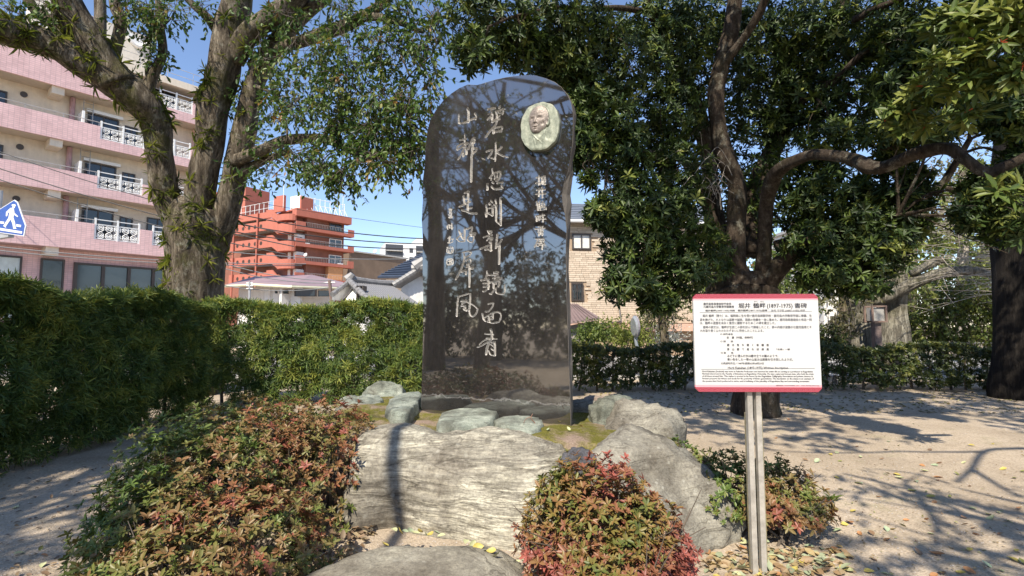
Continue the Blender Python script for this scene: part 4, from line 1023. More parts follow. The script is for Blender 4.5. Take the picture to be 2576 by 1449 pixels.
def inside(c):
    x0, y0 = OUT[:, 0], OUT[:, 1]; x1, y1 = np.roll(x0, -1), np.roll(y0, -1)
    with np.errstate(divide='ignore', invalid='ignore'):
        return (((y0 > c[1]) != (y1 > c[1])) & (c[0] < (x1 - x0) * (c[1] - y0) / (y1 - y0) + x0)).sum() % 2 == 1
tris = []
for t in cd[2]:
    a, b, c = flatpts[list(t)]; m_ = (a + b + c) / 3
    if inside(m_) and not any(h[0][0] < m_[0] < h[2][0] and h[0][1] < m_[1] < h[2][1] for h in holes):
        tris.append(tuple(t) if (b[0] - a[0]) * (c[1] - a[1]) - (b[1] - a[1]) * (c[0] - a[0]) > 0 else tuple(t)[::-1])
SV = np.concatenate(slabV + [face_p(flatpts)])
SF = [tuple(q) for q in np.concatenate(slabF)] + [tuple(nsl + i for i in t) for t in tris]
fm = [0] * len(SF)
# rim, sides and back
def ring(off, dpt, jit, seed):
    c = OUT.mean(0); n = len(OUT); T = np.roll(OUT, -1, 0) - np.roll(OUT, 1, 0); N = nrm(np.stack([T[:, 1], -T[:, 0]], 1))
    N = np.where(((OUT - c) * N).sum(1, keepdims=True) < 0, -N, N)
    rg = np.random.default_rng(seed); q = OUT + N * (off + rg.uniform(-jit, jit, (n, 1)))
    q[0, 1] = q[-1, 1] = low
    return face_p(q, dpt + rg.uniform(-jit, jit, n))
notch = np.exp(-((OUT[:, 1] - face_uv(1415, 490)[1]) / .22) ** 2) * (OUT[:, 0] > -.4)
rs = [face_p(OUT), ring(.004, .006, .002, 1), ring(.006, .04, .006, 2), ring(.004, .09, .012, 3), ring(-.015, .15, .015, 4), ring(-.08, .19, .02, 5)]
for k in (2, 3): rs[k] += (notch * .035 * (k - 1))[:, None] * MU
base = len(SV); SV = np.concatenate([SV] + rs); n = len(OUT)
for k in range(len(rs) - 1):
    for i in range(n):
        j = (i + 1) % n; SF.append((base + k * n + j, base + k * n + i, base + (k + 1) * n + i, base + (k + 1) * n + j)); fm.append(1)
SF.append(tuple(base + (len(rs) - 1) * n + i for i in range(n))); fm.append(1)
slab = obj('slab', SV, SF, [M_POL, M_ROUGH], mon, fmat=fm)

# bronze medallion with a bust in relief
def bronze():
    m, nt, bs = nodes_of('verdigris_bronze'); co = coords(nt)
    n = tex(nt, 'ShaderNodeTexNoise', 16, Detail=8.0, Roughness=.7); nt.links.new(coords(nt, 'Object', (1, 1, .5)), n.inputs['Vector'])
    n2 = tex(nt, 'ShaderNodeTexNoise', 55, Detail=4.0, Roughness=.8); nt.links.new(co, n2.inputs['Vector'])
    a = nt.nodes.new('ShaderNodeAttribute'); a.attribute_name = 'raised'
    g = ramp(nt, [(.3, (.105, .115, .085)), (.5, (.25, .27, .205)), (.7, (.37, .375, .285))], n.outputs[0])
    br = ramp(nt, [(.3, (.10, .075, .065)), (.7, (.30, .235, .205))], n2.outputs[0])
    c = mix(nt, g.outputs[0], br.outputs[0], a.outputs['Fac'])
    nt.links.new(mix(nt, c, ramp(nt, [(.3, (.55, .55, .55)), (.65, (1.15, 1.15, 1.15))], n2.outputs[0]).outputs[0], .7, 'MULTIPLY'), bs.inputs['Base Color'])
    bs.inputs['Roughness'].default_value = .5; bs.inputs['Metallic'].default_value = .25
    bump(nt, bs, n2.outputs[0], .35, .004)
    return m
M_BRONZE = bronze()
mc = face_uv(1361.5, 322); kx = .00415 / 1.5652 * .1519 * 1.0   # metres per zoom pixel
mw = abs(face_uv(1409, 322)[0] - face_uv(1314, 322)[0]) / 2; mh = abs(face_uv(1361, 263)[1] - face_uv(1361, 381)[1]) / 2
def relief(X, Y):
    """height of the portrait in zoom pixels"""
    g = lambda cx, cy, sx, sy, a=0: np.exp(-(((X - cx) * math.cos(a) + (Y - cy) * math.sin(a)) / sx) ** 2 - ((-(X - cx) * math.sin(a) + (Y - cy) * math.cos(a)) / sy) ** 2)
    sm = lambda t: np.clip(t, 0, 1) ** 2 * (3 - 2 * np.clip(t, 0, 1))
    z = 5 * np.sin(X / 61 + Y / 83) * np.sin(X / 47 - Y / 71)
    neck = sm((1 - np.abs(X - 660 + (Y - 900) * -.05) / 175) * 3) * sm((Y - 700) / 80) * sm((1180 - Y) / 220); z += 28 * neck
    body = sm((Y - 930 - np.abs(X - 650) * .55) / 90); z += 12 * body
    hd = np.sqrt(np.maximum(0, 1 - ((X - 660) / 268) ** 2 - ((Y - 540) / 345) ** 2)); z = np.maximum(z, z * .5 + 115 * hd * sm((Y - 190) / 60))
    jaw = np.sqrt(np.maximum(0, 1 - ((X - 610) / 195) ** 2 - ((Y - 680) / 245) ** 2)); head = np.maximum(100 * hd ** .8, 118 * jaw ** .75)
    z = np.maximum(z, head)
    z += 16 * g(600, 370, 130, 90) + 15 * g(505, 478, 62, 20, .12) + 15 * g(700, 475, 68, 20, -.05)
    z -= 34 * g(505, 540, 48, 26) + 34 * g(690, 545, 52, 26)
    z += 15 * g(508, 545, 26, 11) + 15 * g(690, 550, 28, 11)
    z += 42 * g(575, 600, 26, 75, .08) + 40 * g(575, 640, 44, 26) - 20 * g(540, 672, 16, 9) - 20 * g(612, 672, 16, 9)
    z += 15 * g(475, 650, 42, 45) + 16 * g(715, 640, 55, 50) - 26 * g(775, 680, 40, 50) - 12 * g(650, 720, 14, 50, -.4) - 12 * g(490, 715, 12, 40, .4)
    z += 16 * g(570, 735, 78, 14) - 26 * g(575, 765, 52, 9) + 15 * g(575, 785, 42, 12) + 30 * g(575, 860, 62, 42) - 16 * g(575, 812, 46, 10)
    hair = sm(((X - 660) / 290) ** 2 + ((Y - 540) / 365) ** 2 > .72) * (Y < 620) * (hd > 0)
    z += hair * (8 + 5 * np.sin(X / 9 + Y / 13))
    ear = sm((1 - ((X - 888) / 62) ** 2 - ((Y - 665) / 118) ** 2) * 2.2); z = np.maximum(z, 72 * ear); z -= 36 * g(885, 640, 26, 60, .1) - 14 * g(870, 650, 8, 40)
    for (x0, y0, x1, y1, w, h) in ((490, 940, 600, 1340, 14, 16), (810, 880, 755, 1340, 14, 16), (500, 940, 630, 1090, 14, 14), (800, 930, 640, 1090, 14, 14), (620, 1100, 575, 1180, 12, 12), (660, 1100, 735, 1190, 12, 12)):
        d = np.hypot(x1 - x0, y1 - y0); t = np.clip(((X - x0) * (x1 - x0) + (Y - y0) * (y1 - y0)) / d / d, 0, 1); q = np.hypot(X - x0 - t * (x1 - x0), Y - y0 - t * (y1 - y0)); z += h * np.exp(-(q / w) ** 2)
    return z, np.clip(head / 60, 0, 1) * .85 * (Y < 960)
nr, na = 84, 132; ang = np.arange(na) * 2 * math.pi / na
edge = 1 / ((np.abs(np.cos(ang)) ** 2.35 + np.abs(np.sin(ang)) ** 2.35) ** (1 / 2.35)); edge *= 1 + .012 * np.sin(ang * 9 + 1) + .008 * np.sin(ang * 15)
rr = np.linspace(0.004, 1, nr)
UX = rr[:, None] * (edge * np.cos(ang))[None]; UY = rr[:, None] * (edge * np.sin(ang))[None]
Z, raised = relief(672 + UX * 498, 738 - UY * 610); Z = Z * mw / 498 * .6 * np.clip((1 - rr) * 14, 0, 1)[:, None]
MUV = np.stack([mc[0] + UX * mw, mc[1] + UY * mh], -1)
P = face_p(MUV, -(.052 + Z)).reshape(-1, 3)
back = face_p(np.stack([mc[0] + edge * np.cos(ang) * mw, mc[1] + edge * np.sin(ang) * mh], -1), -.001)
P = np.concatenate([P, back]); F = []
for i in range(nr):
    for j in range(na): F.append((i * na + j, i * na + (j + 1) % na, (i + 1) * na + (j + 1) % na, (i + 1) * na + j))
F.append(tuple(range(na - 1, -1, -1)))
med = obj('medallion', P, F, M_BRONZE, mon, smooth=True, attrs={'raised': np.concatenate([raised.ravel(), np.zeros(na)])}, )
med['label'] = 'green bronze oval with a bearded man in relief'

# ------------------------------------------------------------------ stones round the bed
def stone_mat(name, c0, c1, c2, bands=0.0, scale=1.0, rot=(0, 0, 0), lichen=.0):
    m, nt, bs = nodes_of(name)
    co = coords(nt, 'Object', (1, 1, 1), rot)
    n = tex(nt, 'ShaderNodeTexNoise', 3.2 * scale, Detail=10.0, Roughness=.72); nt.links.new(co, n.inputs['Vector'])
    fi = tex(nt, 'ShaderNodeTexNoise', 45 * scale, Detail=5.0, Roughness=.75); nt.links.new(co, fi.inputs['Vector'])
    col = ramp(nt, [(.30, c0), (.52, c1), (.72, c2)], n.outputs[0]).outputs[0]
    h = fi.outputs[0]
    if bands:
        w = tex(nt, 'ShaderNodeTexNoise', 6.5 * scale, Detail=11.0, Roughness=.78, Distortion=1.1); nt.links.new(coords(nt, 'Object', (.55, .9, 10.0), rot), w.inputs['Vector'])
        st = tex(nt, 'ShaderNodeTexNoise', 4.0 * scale, Detail=10.0, Roughness=.75, Distortion=.6); nt.links.new(coords(nt, 'Object', (.8, 1.2, 8.0), rot), st.inputs['Vector'])
        wb = ramp(nt, [(.39, (.36, .34, .31)), (.5, (.95, .94, .90)), (.61, (1.7, 1.7, 1.6))], w.outputs[0]); sb = ramp(nt, [(.33, (.40, .38, .35)), (.5, (.92, .92, .90)), (.64, (1.45, 1.45, 1.38))], st.outputs[0])
        pn = tex(nt, 'ShaderNodeTexNoise', 1.1 * scale, Detail=6.0, Roughness=.65); nt.links.new(co, pn.inputs['Vector']); patch = ramp(nt, [(.40, (.1, .1, .1)), (.62, (1, 1, 1))], pn.outputs[0]); col = mix(nt, col, ramp(nt, [(.38, (.42, .38, .34)), (.56, (1.15, 1.15, 1.12))], pn.outputs[0]).outputs[0], .8, 'MULTIPLY')
        mf = nt.nodes.new('ShaderNodeMath'); mf.operation = 'MULTIPLY'; nt.links.new(patch.outputs[0], mf.inputs[0]); mf.inputs[1].default_value = bands
        col = mix(nt, col, wb.outputs[0], mf.outputs[0], 'MULTIPLY'); col = mix(nt, col, sb.outputs[0], bands * .9, 'MULTIPLY')
        ad = nt.nodes.new('ShaderNodeMath'); ad.operation = 'MULTIPLY_ADD'; nt.links.new(w.outputs[0], ad.inputs[0]); ad.inputs[1].default_value = .14 * bands; nt.links.new(st.outputs[0], ad.inputs[2]); ad2 = nt.nodes.new('ShaderNodeMath'); ad2.operation = 'MULTIPLY_ADD'; nt.links.new(fi.outputs[0], ad2.inputs[0]); ad2.inputs[1].default_value = .8; nt.links.new(ad.outputs[0], ad2.inputs[2]); h = ad2.outputs[0]
    col = mix(nt, col, ramp(nt, [(.34, (.45, .44, .42)), (.5, (1, 1, 1)), (.68, (1.4, 1.4, 1.36))], fi.outputs[0]).outputs[0], .6, 'MULTIPLY')
    fz = tex(nt, 'ShaderNodeTexNoise', 1.5 * scale, Detail=5.0, Roughness=.6, Distortion=.8); nt.links.new(coords(nt, 'Object', (.6, 1.0, 3.2), rot), fz.inputs['Vector'])
    fc = ramp(nt, [(.488, (1, 1, 1)), (.499, (.22, .20, .18)), (.503, (.22, .20, .18)), (.515, (1, 1, 1))], fz.outputs[0])
    col = mix(nt, col, fc.outputs[0], .5, 'MULTIPLY')
    hm_ = nt.nodes.new('ShaderNodeMath'); hm_.operation = 'MULTIPLY_ADD'; nt.links.new(fc.outputs[0], hm_.inputs[0]); hm_.inputs[1].default_value = .35; nt.links.new(h, hm_.inputs[2]); h = hm_.outputs[0]
    if lichen:
        v = tex(nt, 'ShaderNodeTexVoronoi', 9 * scale, Randomness=1.0); nt.links.new(co, v.inputs['Vector'])
        lf = ramp(nt, [(.10, (lichen, lichen, lichen)), (.2, (0, 0, 0))], v.outputs['Distance']); col = mix(nt, col, (.50, .49, .42), lf.outputs[0])
    nt.links.new(col, bs.inputs['Base Color'])
    bs.inputs['Roughness'].default_value = .85; bs.inputs['Specular IOR Level'].default_value = .3
    bump(nt, bs, h, .7, .012)
    return m
M_SCHIST = stone_mat('banded_schist', (.15, .138, .115), (.32, .30, .26), (.47, .45, .39), .95, 1.0, (.12, .10, 0), .25)
M_SCHIST2 = stone_mat('dull_schist', (.19, .175, .145), (.29, .27, .225), (.38, .355, .30), .45, 1.2, (.3, -.5, 0), .2)
M_GREENS = stone_mat('greenish_stone', (.13, .15, .13), (.25, .275, .24), (.36, .38, .335), .4, 2.0, (.25, .2, 0))
M_GREYS = stone_mat('grey_brown_stone', (.15, .14, .12), (.26, .245, .21), (.37, .35, .30), .25, 1.4, (0, .4, 0), .35)
M_DARKS = stone_mat('dark_bluish_stone', (.05, .052, .06), (.10, .10, .115), (.17, .17, .18), .1, 2.5)
M_PURPS = stone_mat('purplish_stone', (.13, .10, .11), (.21, .17, .17), (.29, .25, .24), .2, 2.0)
M_PINKS = stone_mat('pinkish_stone', (.24, .19, .16), (.36, .29, .25), (.46, .39, .34), .1, 2.0)
def boulder(name_label, ctr, rad, mat, seed, rz=0.0, tilt=(0, 0), sq=2.6, rough=.14, res=26, flat=None, name='boulder', cat='boulder', group=None):
    """rounded, knocked-about rock: superellipsoid with noise and chipped facets"""
    rg = np.random.default_rng(seed)
    u, v = np.meshgrid(np.linspace(0, 2 * math.pi, res * 2, endpoint=False), np.linspace(-math.pi / 2, math.pi / 2, res))
    d = np.stack([np.cos(v) * np.cos(u), np.cos(v) * np.sin(u), np.sin(v)], -1).reshape(-1, 3)
    s = (np.abs(d) ** sq).sum(1) ** (-1 / sq); P = d * s[:, None]
    for _ in range(9):                                     # chip flat facets off
        n_ = nrm(rg.normal(0, 1, 3)); c_ = rg.uniform(.72, .98); over = np.maximum(0, P @ n_ - c_); P -= over[:, None] * n_ * .85
    nz = fbm(d, 1.6, 4, seed); P *= (1 + rough * nz)[:, None]
    if flat: P[:, 2] = np.where(P[:, 2] > flat, flat + (P[:, 2] - flat) * .25, P[:, 2])
    P += (fbm(d, 6, 4, seed + 5) * rough * .34)[:, None] * d
    P *= np.asarray(rad)
    M = np.array(Matrix.Rotation(rz, 3, 'Z') @ Matrix.Rotation(tilt[0], 3, 'X') @ Matrix.Rotation(tilt[1], 3, 'Y'))
    P = P @ M.T + np.asarray(ctr)
    w = res * 2; F = []
    for i in range(res - 1):
        for j in range(w): F.append((i * w + j, i * w + (j + 1) % w, (i + 1) * w + (j + 1) % w, (i + 1) * w + j))
    return obj(name, P, F, mat, label=name_label, cat=cat, group=group, smooth=True)

# the big banded rock in front: lofted from its own outline
def front_rock():
    st = [  # px of foot, top;  x-station outline
        ((838, 1318), (893, 1128), .00), ((846, 1330), (903, 1106), .10), ((862, 1342), (930, 1098), .16), ((905, 1342), (978, 1090), .20), ((985, 1330), (1040, 1096), .22), ((1060, 1345), (1090, 1103), .22), ((1130, 1362), (1150, 1099), .22),
        ((1200, 1380), (1205, 1092), .22), ((1260, 1392), (1255, 1096), .22), ((1320, 1402), (1310, 1106), .2), ((1380, 1410), (1365, 1122), .2), ((1430, 1412), (1420, 1142), .18), ((1475, 1405), (1470, 1172), .12), ((1500, 1395), (1500, 1200), .05)]
    S = []
    for (bx, by), (tx, ty), bulge in st:
        B = ground(bx, by, .0); T = at(tx, ty, 4.22 + .1 * bulge); T[1] = 4.25
        K = T + (0, .45, -.04); E_ = T + (0, .8, -.5)
        mids = []
        for t in (0, .12, .28, .46, .64, .80, .91, 1.0):
            m_ = B * (1 - t) + T * t; m_ = m_ + np.array((0, -.75, .55)) * bulge * .55 * math.sin(math.pi * min(1, t * 1.02)) ** .8
            mids.append(m_)
        col_ = [B - (0, 0, .12)] + mids + [T + (0, .1, .015), K, E_]
        S.append(col_)
    S = np.array(S)                                         # station x column x 3
    S = np.array([spline(S[:, j].reshape(len(st), 3), 11) for j in range(S.shape[1])]).transpose(1, 0, 2)
    S = np.array([spline(q, 11) for q in S])
    a, b_ = S.shape[:2]; P = S.reshape(-1, 3)
    c_ = np.array((-.35, 4.3, 0.1)); d = nrm(P - c_)
    q_ = P[:, 2] * 13 + P[:, 0] * 1.6 + 1.3 * fbm(P, 1.5, 3, 8); fr_ = q_ - np.floor(q_); terr = np.clip(fr_ * 1.6, 0, 1) ** 3 * np.clip((1 - fr_) * 9, 0, 1)
    brk = np.clip(fbm(P, 1.3, 2, 19) * 2 + .5, 0, 1)
    P = P + d * (.04 * fbm(P, 2.0, 4, 3) + .012 * fbm(P * (1, 1, 3), 6, 4, 5) + .013 * terr * brk)[:, None]
    i2 = np.arange(a - 1)[:, None] * b_ + np.arange(b_ - 1)[None]; F = np.stack([i2, i2 + b_, i2 + b_ + 1, i2 + 1], -1).reshape(-1, 4)
    F = [tuple(q) for q in F] + [tuple(range(b_)), tuple((a - 1) * b_ + k for k in range(b_ - 1, -1, -1))]
    return obj('boulder', P, F, M_SCHIST, label='large sloping boulder with wavy white bands in front of the monument', cat='boulder', smooth=True)
front_rock()
boulder('low flat boulder lying before the large banded one', (-.66, 2.98, -.05), (.82, .52, .27), M_SCHIST2, 21, rz=.05, tilt=(.05, .04), sq=3.0, rough=.07, res=34)
boulder('big smooth grey boulder right of the red azalea', (1.02, 4.22, .08), (.72, .62, .56), M_GREYS, 33, rz=-.35, tilt=(.1, .32), sq=2.7, rough=.115, res=46)
boulder('rugged grey boulder at the far right corner of the bed', (1.32, 5.30, .30), (.46, .42, .46), M_GREYS, 41, rz=.3, sq=2.6, rough=.2)
boulder('grey boulder behind the rugged one at the bed edge', (1.12, 5.75, .42), (.34, .28, .34), M_GREENS, 43, rz=.6, rough=.2)
boulder('pinkish stone on the bed beside the monument foot', (1.06, 6.35, .52), (.22, .18, .18), M_PINKS, 47, rough=.12, name='stone', cat='stone')
boulder('pale flat stone beside the right foot of the monument', (.86, 6.25, .50), (.26, .2, .16), M_GREYS, 48, rough=.12, name='stone', cat='stone')
boulder('dark bluish stone at the back of the red azalea', (.52, 3.98, .44), (.15, .14, .17), M_DARKS, 51, rough=.16, name='stone', cat='stone')
def slabstone(lab, pts, z0, dz, m, seed, d=None):
    """a flat-topped stepping stone: outline in the picture laid on a level"""
    top = spline(np.array([ground(x, y, z0)[:2] for x, y in pts] + [ground(*pts[0], z0)[:2]]), 4)[:-1]
    c = top.mean(0); n = len(top); rings = []
    rg = np.random.default_rng(seed); j = rg.normal(0, .006, n)
    for s, z in ((1.06, z0 - dz), (1.05, z0 - dz * .45), (1.0, z0 - .035), (.965, z0 - .006), (.82, z0 + .004), (.5, z0 + .008), (.2, z0 + .006)):
        q = c + (top - c) * s; zz = z + (.012 * fbm(np.c_[q * 3, np.full(n, z)], 1.5, 3, seed)) + (j if z > z0 - .1 else 0) * .6
        rings.append(np.c_[q + (j * 2)[:, None] * (0 if s < .9 else 1), zz])
    V = np.concatenate(rings + [[(c[0], c[1], z0 + .006)]]); F = []
    for k in range(len(rings) - 1):
        for i in range(n): F.append((k * n + i, k * n + (i + 1) % n, (k + 1) * n + (i + 1) % n, (k + 1) * n + i))
    F += [(6 * n + i, 6 * n + (i + 1) % n, 7 * n) for i in range(n)]
    o = obj('stepping_stone', V, F, m, label=lab, cat='stone', smooth=True)
    return o
slabstone('greenish flat stone set in moss before the monument', [(1112, 1036), (1150, 1027), (1205, 1027), (1243, 1031), (1247, 1046), (1233, 1060), (1180, 1064), (1125, 1068), (1103, 1062)], .66, .14, M_GREENS, 5)
slabstone('oval greenish flat stone set in moss right of the other', [(1237, 1058), (1262, 1048), (1310, 1044), (1350, 1047), (1362, 1060), (1352, 1078), (1320, 1082), (1275, 1072)], .64, .13, M_GREENS, 6)
slabstone('long pale slab left of the monument foot', [(978, 1004), (1012, 988), (1058, 984), (1058, 1000), (1046, 1018), (1030, 1034), (985, 1034)], .70, .22, M_GREENS, 7)
boulder('rounded grey stone behind the long pale slab', (-1.72, 7.0, .58), (.28, .24, .22), M_GREENS, 61, rough=.14, name='stone', cat='stone')
boulder('dark greenish stone left of the long pale slab', (-1.82, 6.2, .52), (.27, .24, .23), M_GREENS, 62, rz=.4, rough=.18, name='stone', cat='stone')
boulder('low greenish stone at the left corner of the bed', (-1.78, 5.55, .44), (.34, .28, .17), M_GREENS, 63, rz=-.2, rough=.14, name='stone', cat='stone')
boulder('small purplish stone between the azalea and the banded boulder', (-1.34, 4.72, .46), (.24, .16, .13), M_PURPS, 64, rough=.1, name='stone', cat='stone')

# ------------------------------------------------------------------ the information board
SD = 3.36
tl, tr_, bl_, br_ = at(1743.5, 738, SD), at(2057, 741, SD - .02), at(1746, 984, SD), at(2062, 988, SD - .02)
su = nrm((tr_ - tl) * (1, 1, 0)); SF_ = Frame(((tl + tr_) / 2) * (1, 1, 0), su[:2], (su[1], -su[0]))
sw, szt, szb = np.linalg.norm((tr_ - tl)[:2]), (tl[2] + tr_[2]) / 2, (bl_[2] + br_[2]) / 2
sh = szt - szb
board = thing('info_board', SF_.p(0, 0, 0), 'white information board with red patterned bands on metal posts', 'information board')
def printed(name, c, rough=.35): return plain(name, c, rough, var=.03, scale=6)
def band_mat():
    m, nt, bs = nodes_of('red_patterned_band'); co = coords(nt)
    rx = nt.nodes.new('ShaderNodeVectorMath'); rx.operation = 'DOT_PRODUCT'; nt.links.new(co, rx.inputs[0]); rx.inputs[1].default_value = tuple(SF_.ux)
    s3 = nt.nodes.new('ShaderNodeSeparateXYZ'); nt.links.new(co, s3.inputs[0])
    def M_(op, a, b=None, c=None):
        n = nt.nodes.new('ShaderNodeMath'); n.operation = op
        for i, v in enumerate((a, b, c)):
            if v is None: continue
            if hasattr(v, 'is_output'): nt.links.new(v, n.inputs[i])
            else: n.inputs[i].default_value = v
        return n.outputs[0]
    X, Z = rx.outputs['Value'], s3.outputs[2]
    k = sh / 34.0
    A = M_('PINGPONG', M_('MULTIPLY', X, 1 / k), 1.0); B_ = M_('PINGPONG', M_('MULTIPLY', Z, 1 / k), 1.0)
    dia = M_('PINGPONG', M_('MULTIPLY', M_('ADD', A, B_), 4.0), 1.0)
    f = ramp(nt, [(.28, (1, 1, 1)), (.55, (0, 0, 0))], dia)
    nt.links.new(mix(nt, (.27, .018, .04), (.50, .16, .19), M_('MULTIPLY', f.outputs[0], .6)), bs.inputs['Base Color'])
    bs.inputs['Roughness'].default_value = .35
    return m
M_BAND, M_BPINK, M_BWHITE, M_INK = band_mat(), printed('pale_pink_band', (.68, .33, .37)), printed('white_board', (.54, .54, .53), .3), printed('black_ink', (.03, .028, .035), .5)
M_INKG = printed('grey_ink', (.10, .10, .11), .5)
def strip(za, zb, inset, name, m, y=0.0, x_in=0.0):
    ch = sh * .035
    hx = sw / 2 - x_in
    if inset == 'top': pts = [(-hx, zb), (hx, zb), (hx, za - ch), (hx - ch, za), (-hx + ch, za), (-hx, za - ch)]
    elif inset == 'bottom': pts = [(-hx, za), (-hx, zb + ch), (-hx + ch, zb), (hx - ch, zb), (hx, zb + ch), (hx, za)]
    else: pts = [(-hx, zb), (hx, zb), (hx, za), (-hx, za)]
    A = np.array([SF_.p(x, y, z) for x, z in pts]); return MB().prism(A - SF_.uy * .02, A).build(name, m, board)
Zv = lambda y: szt - sh * (y - 158) / (1285 - 158)          # board height of a row in the close-up
strip(szt, Zv(212), 'top', 'red_band', M_BAND); strip(Zv(212) - .0002, Zv(232), '', 'pink_band', M_BPINK)
strip(Zv(232) - .0002, Zv(1206), '', 'panel', M_BWHITE)
strip(Zv(1206) - .0002, Zv(1232), '', 'pink_band', M_BPINK); strip(Zv(1232) - .0002, szb, 'bottom', 'red_band', M_BAND)
XL = lambda X, Y: -sw / 2 + sw * (X - (228 + (Y - 158) * .006)) / (1432 + (Y - 158) * .008)
ZL = lambda X, Y: Zv(Y - (X - 228) * .0105)
def line(s, x0, x1, y, h, m=None, res=1, part='printed_text'):
    b = MB(); e_ = sw * (.0011 if h > 40 else .0006)          # struck twice for weight
    for k, dx in enumerate((-e_, e_)): text_on(b, s, SF_, XL(x0, y) + dx, XL(x1, y) + dx, ZL((x0 + x1) / 2, y), sh * h / 1127 * 1.05, .0012 + k * .0002, res)
    return b.build(part, m or M_INK, board)
line('鹿児島県書道会初代会長', 345, 666, 288, 30); line('元鹿児島大学教育学部教授', 345, 696, 322, 30)
line('堀井', 748, 884, 325, 62); line('鶴畔', 918, 1058, 326, 62); line('(1897-1975)', 1075, 1368, 330, 66); line('書碑', 1392, 1532, 332, 62)
line('かく', 928, 966, 260, 16); line('はん', 1002, 1042, 262, 16)
line('堀井鶴畔(1897-1975)书碑', 365, 704, 364, 24); line('堀井鶴畔(1897-1975)書碑', 738, 1076, 366, 24); line('호리 가구한 (1897~1975) 비문', 1120, 1510, 372, 26)
line('堀井 鶴畔（惣七）は、福岡県に生を受け鹿児島師範学校・鹿児島大学教育学部に奉職、生', 332, 1584, 432, 33, M_INKG)
line('涯を捧げた。人となりは寡黙で誠実、周囲の信頼を一身に集めた。鹿児島県書道会と有志一同', 300, 1582, 478, 33, M_INKG)
line('は、鶴畔の遺徳を末永く後世に顕彰するためこの碑を建立した。', 300, 1170, 514, 33, M_INKG)
line('書碑の詩文は、鶴畔が生前この詩を好んで揮毫したこと、詩の内容が波静かな鹿児島湾とそ', 334, 1578, 564, 33, M_INKG)
line('れを取り巻く山々のたたずまいに符合したことによる。', 302, 1030, 602, 33, M_INKG)
line('○ 詩作者名', 532, 674, 637, 22); line('史　粛（中国、宋時代）', 604, 905, 680, 28); line('○ 訓　　読', 532, 676, 720, 22)
line('碧　水　忽　ち　開　く　新　鏡　面', 606, 1084, 768, 30); line('青　山　都　て　是　れ　好　屏　風', 606, 1084, 817, 30); line('『北潭』一節', 1168, 1324, 818, 22)
line('○ 意　　味', 534, 676, 852, 22); line('みどりに澄んだ水は磨き立ての鏡のようで、', 606, 1190, 894, 32); line('青い色をした一帯の山並みは屏風を引き回したようだ。', 606, 1356, 936, 32)
line('○完成年月日／1987年(昭和62年)4月29日', 534, 1020, 976, 26); line('Horii Kakuhan (1897-1975) Written Inscription', 610, 1298, 1030, 36)
for s, x1, y in (('Horii Kakuhan (Soshichi) was born in Fukuoka Prefecture and devoted his entire life to serving as a professor at Kagoshima', 1577, 1068), ('Normal School and in the Faculty of Education at Kagoshima University. He was a quiet and honest man, who held the trust', 1585, 1095),
                 ('of all those around him. This statue is erected in his honor by the Kagoshima Calligraphy Association and private donors to', 1579, 1122), ('forever preserve his virtues and deeds for the posterity of future generations. The inscription on the statue is an example of', 1588, 1149),
                 ('the poems that Horii preferred to write, and is befitting of the placidity of Kagoshima Bay and surrounding mountains.', 1538, 1178)):
    line(s, 314, x1, y, 25, M_INK)
line('鹿児島市', 1158, 1240, 1227, 16, M_INKG); line('KAGOSHIMA CITY   www.city.kagoshima.lg.jp', 1252, 1648, 1228, 14, M_INKG)
for y, x0, x1 in ((377, 298, 1588), (1032, 304, 1602)):
    A = [SF_.p(XL(x0, y), .0012, ZL(x0, y)), SF_.p(XL(x1, y), .0012, ZL(x1, y)), SF_.p(XL(x1, y), .0012, ZL(x1, y) + sh * .0028), SF_.p(XL(x0, y), .0012, ZL(x0, y) + sh * .0028)]
    obj('rule', A, [(0, 1, 2, 3)], M_INK, board)
M_POST = plain('weathered_steel_post', (.42, .395, .35), .42, metal=.25, var=.3, scale=9, dirt=(.14, .11, .08))
M_STAKE = plain('mossy_stake', (.27, .235, .14), .85, var=.35, scale=11, bumpy=.3, dirt=(.13, .13, .03))
for pa, pb in (((1889, 986), (1898, 1411)), ((1913, 986), (1920, 1411))):
    x0 = SF_.xz(pb[0] - 2, pb[1], -.05)[0]; hw = .0165; b = MB()
    g0 = .0
    b.frame_box(SF_, (x0 - hw, -.06, g0 - .06), (x0 + hw, -.024, szt - .1)); b.build('post', M_POST, board)
for px_, ztop in ((1874, 1036), (1904, 1034)):
    x0, zz = SF_.xz(px_ + 2, ztop, -.11); b = MB(); P = [SF_.p(x0, -.085, -.08), SF_.p(x0, -.085, zz * .5), SF_.p(x0 - .001, -.087, zz)]; b.tube(P, [.0185, .0185, .018], 6, rough=.05); b.build('stake', M_STAKE, board)

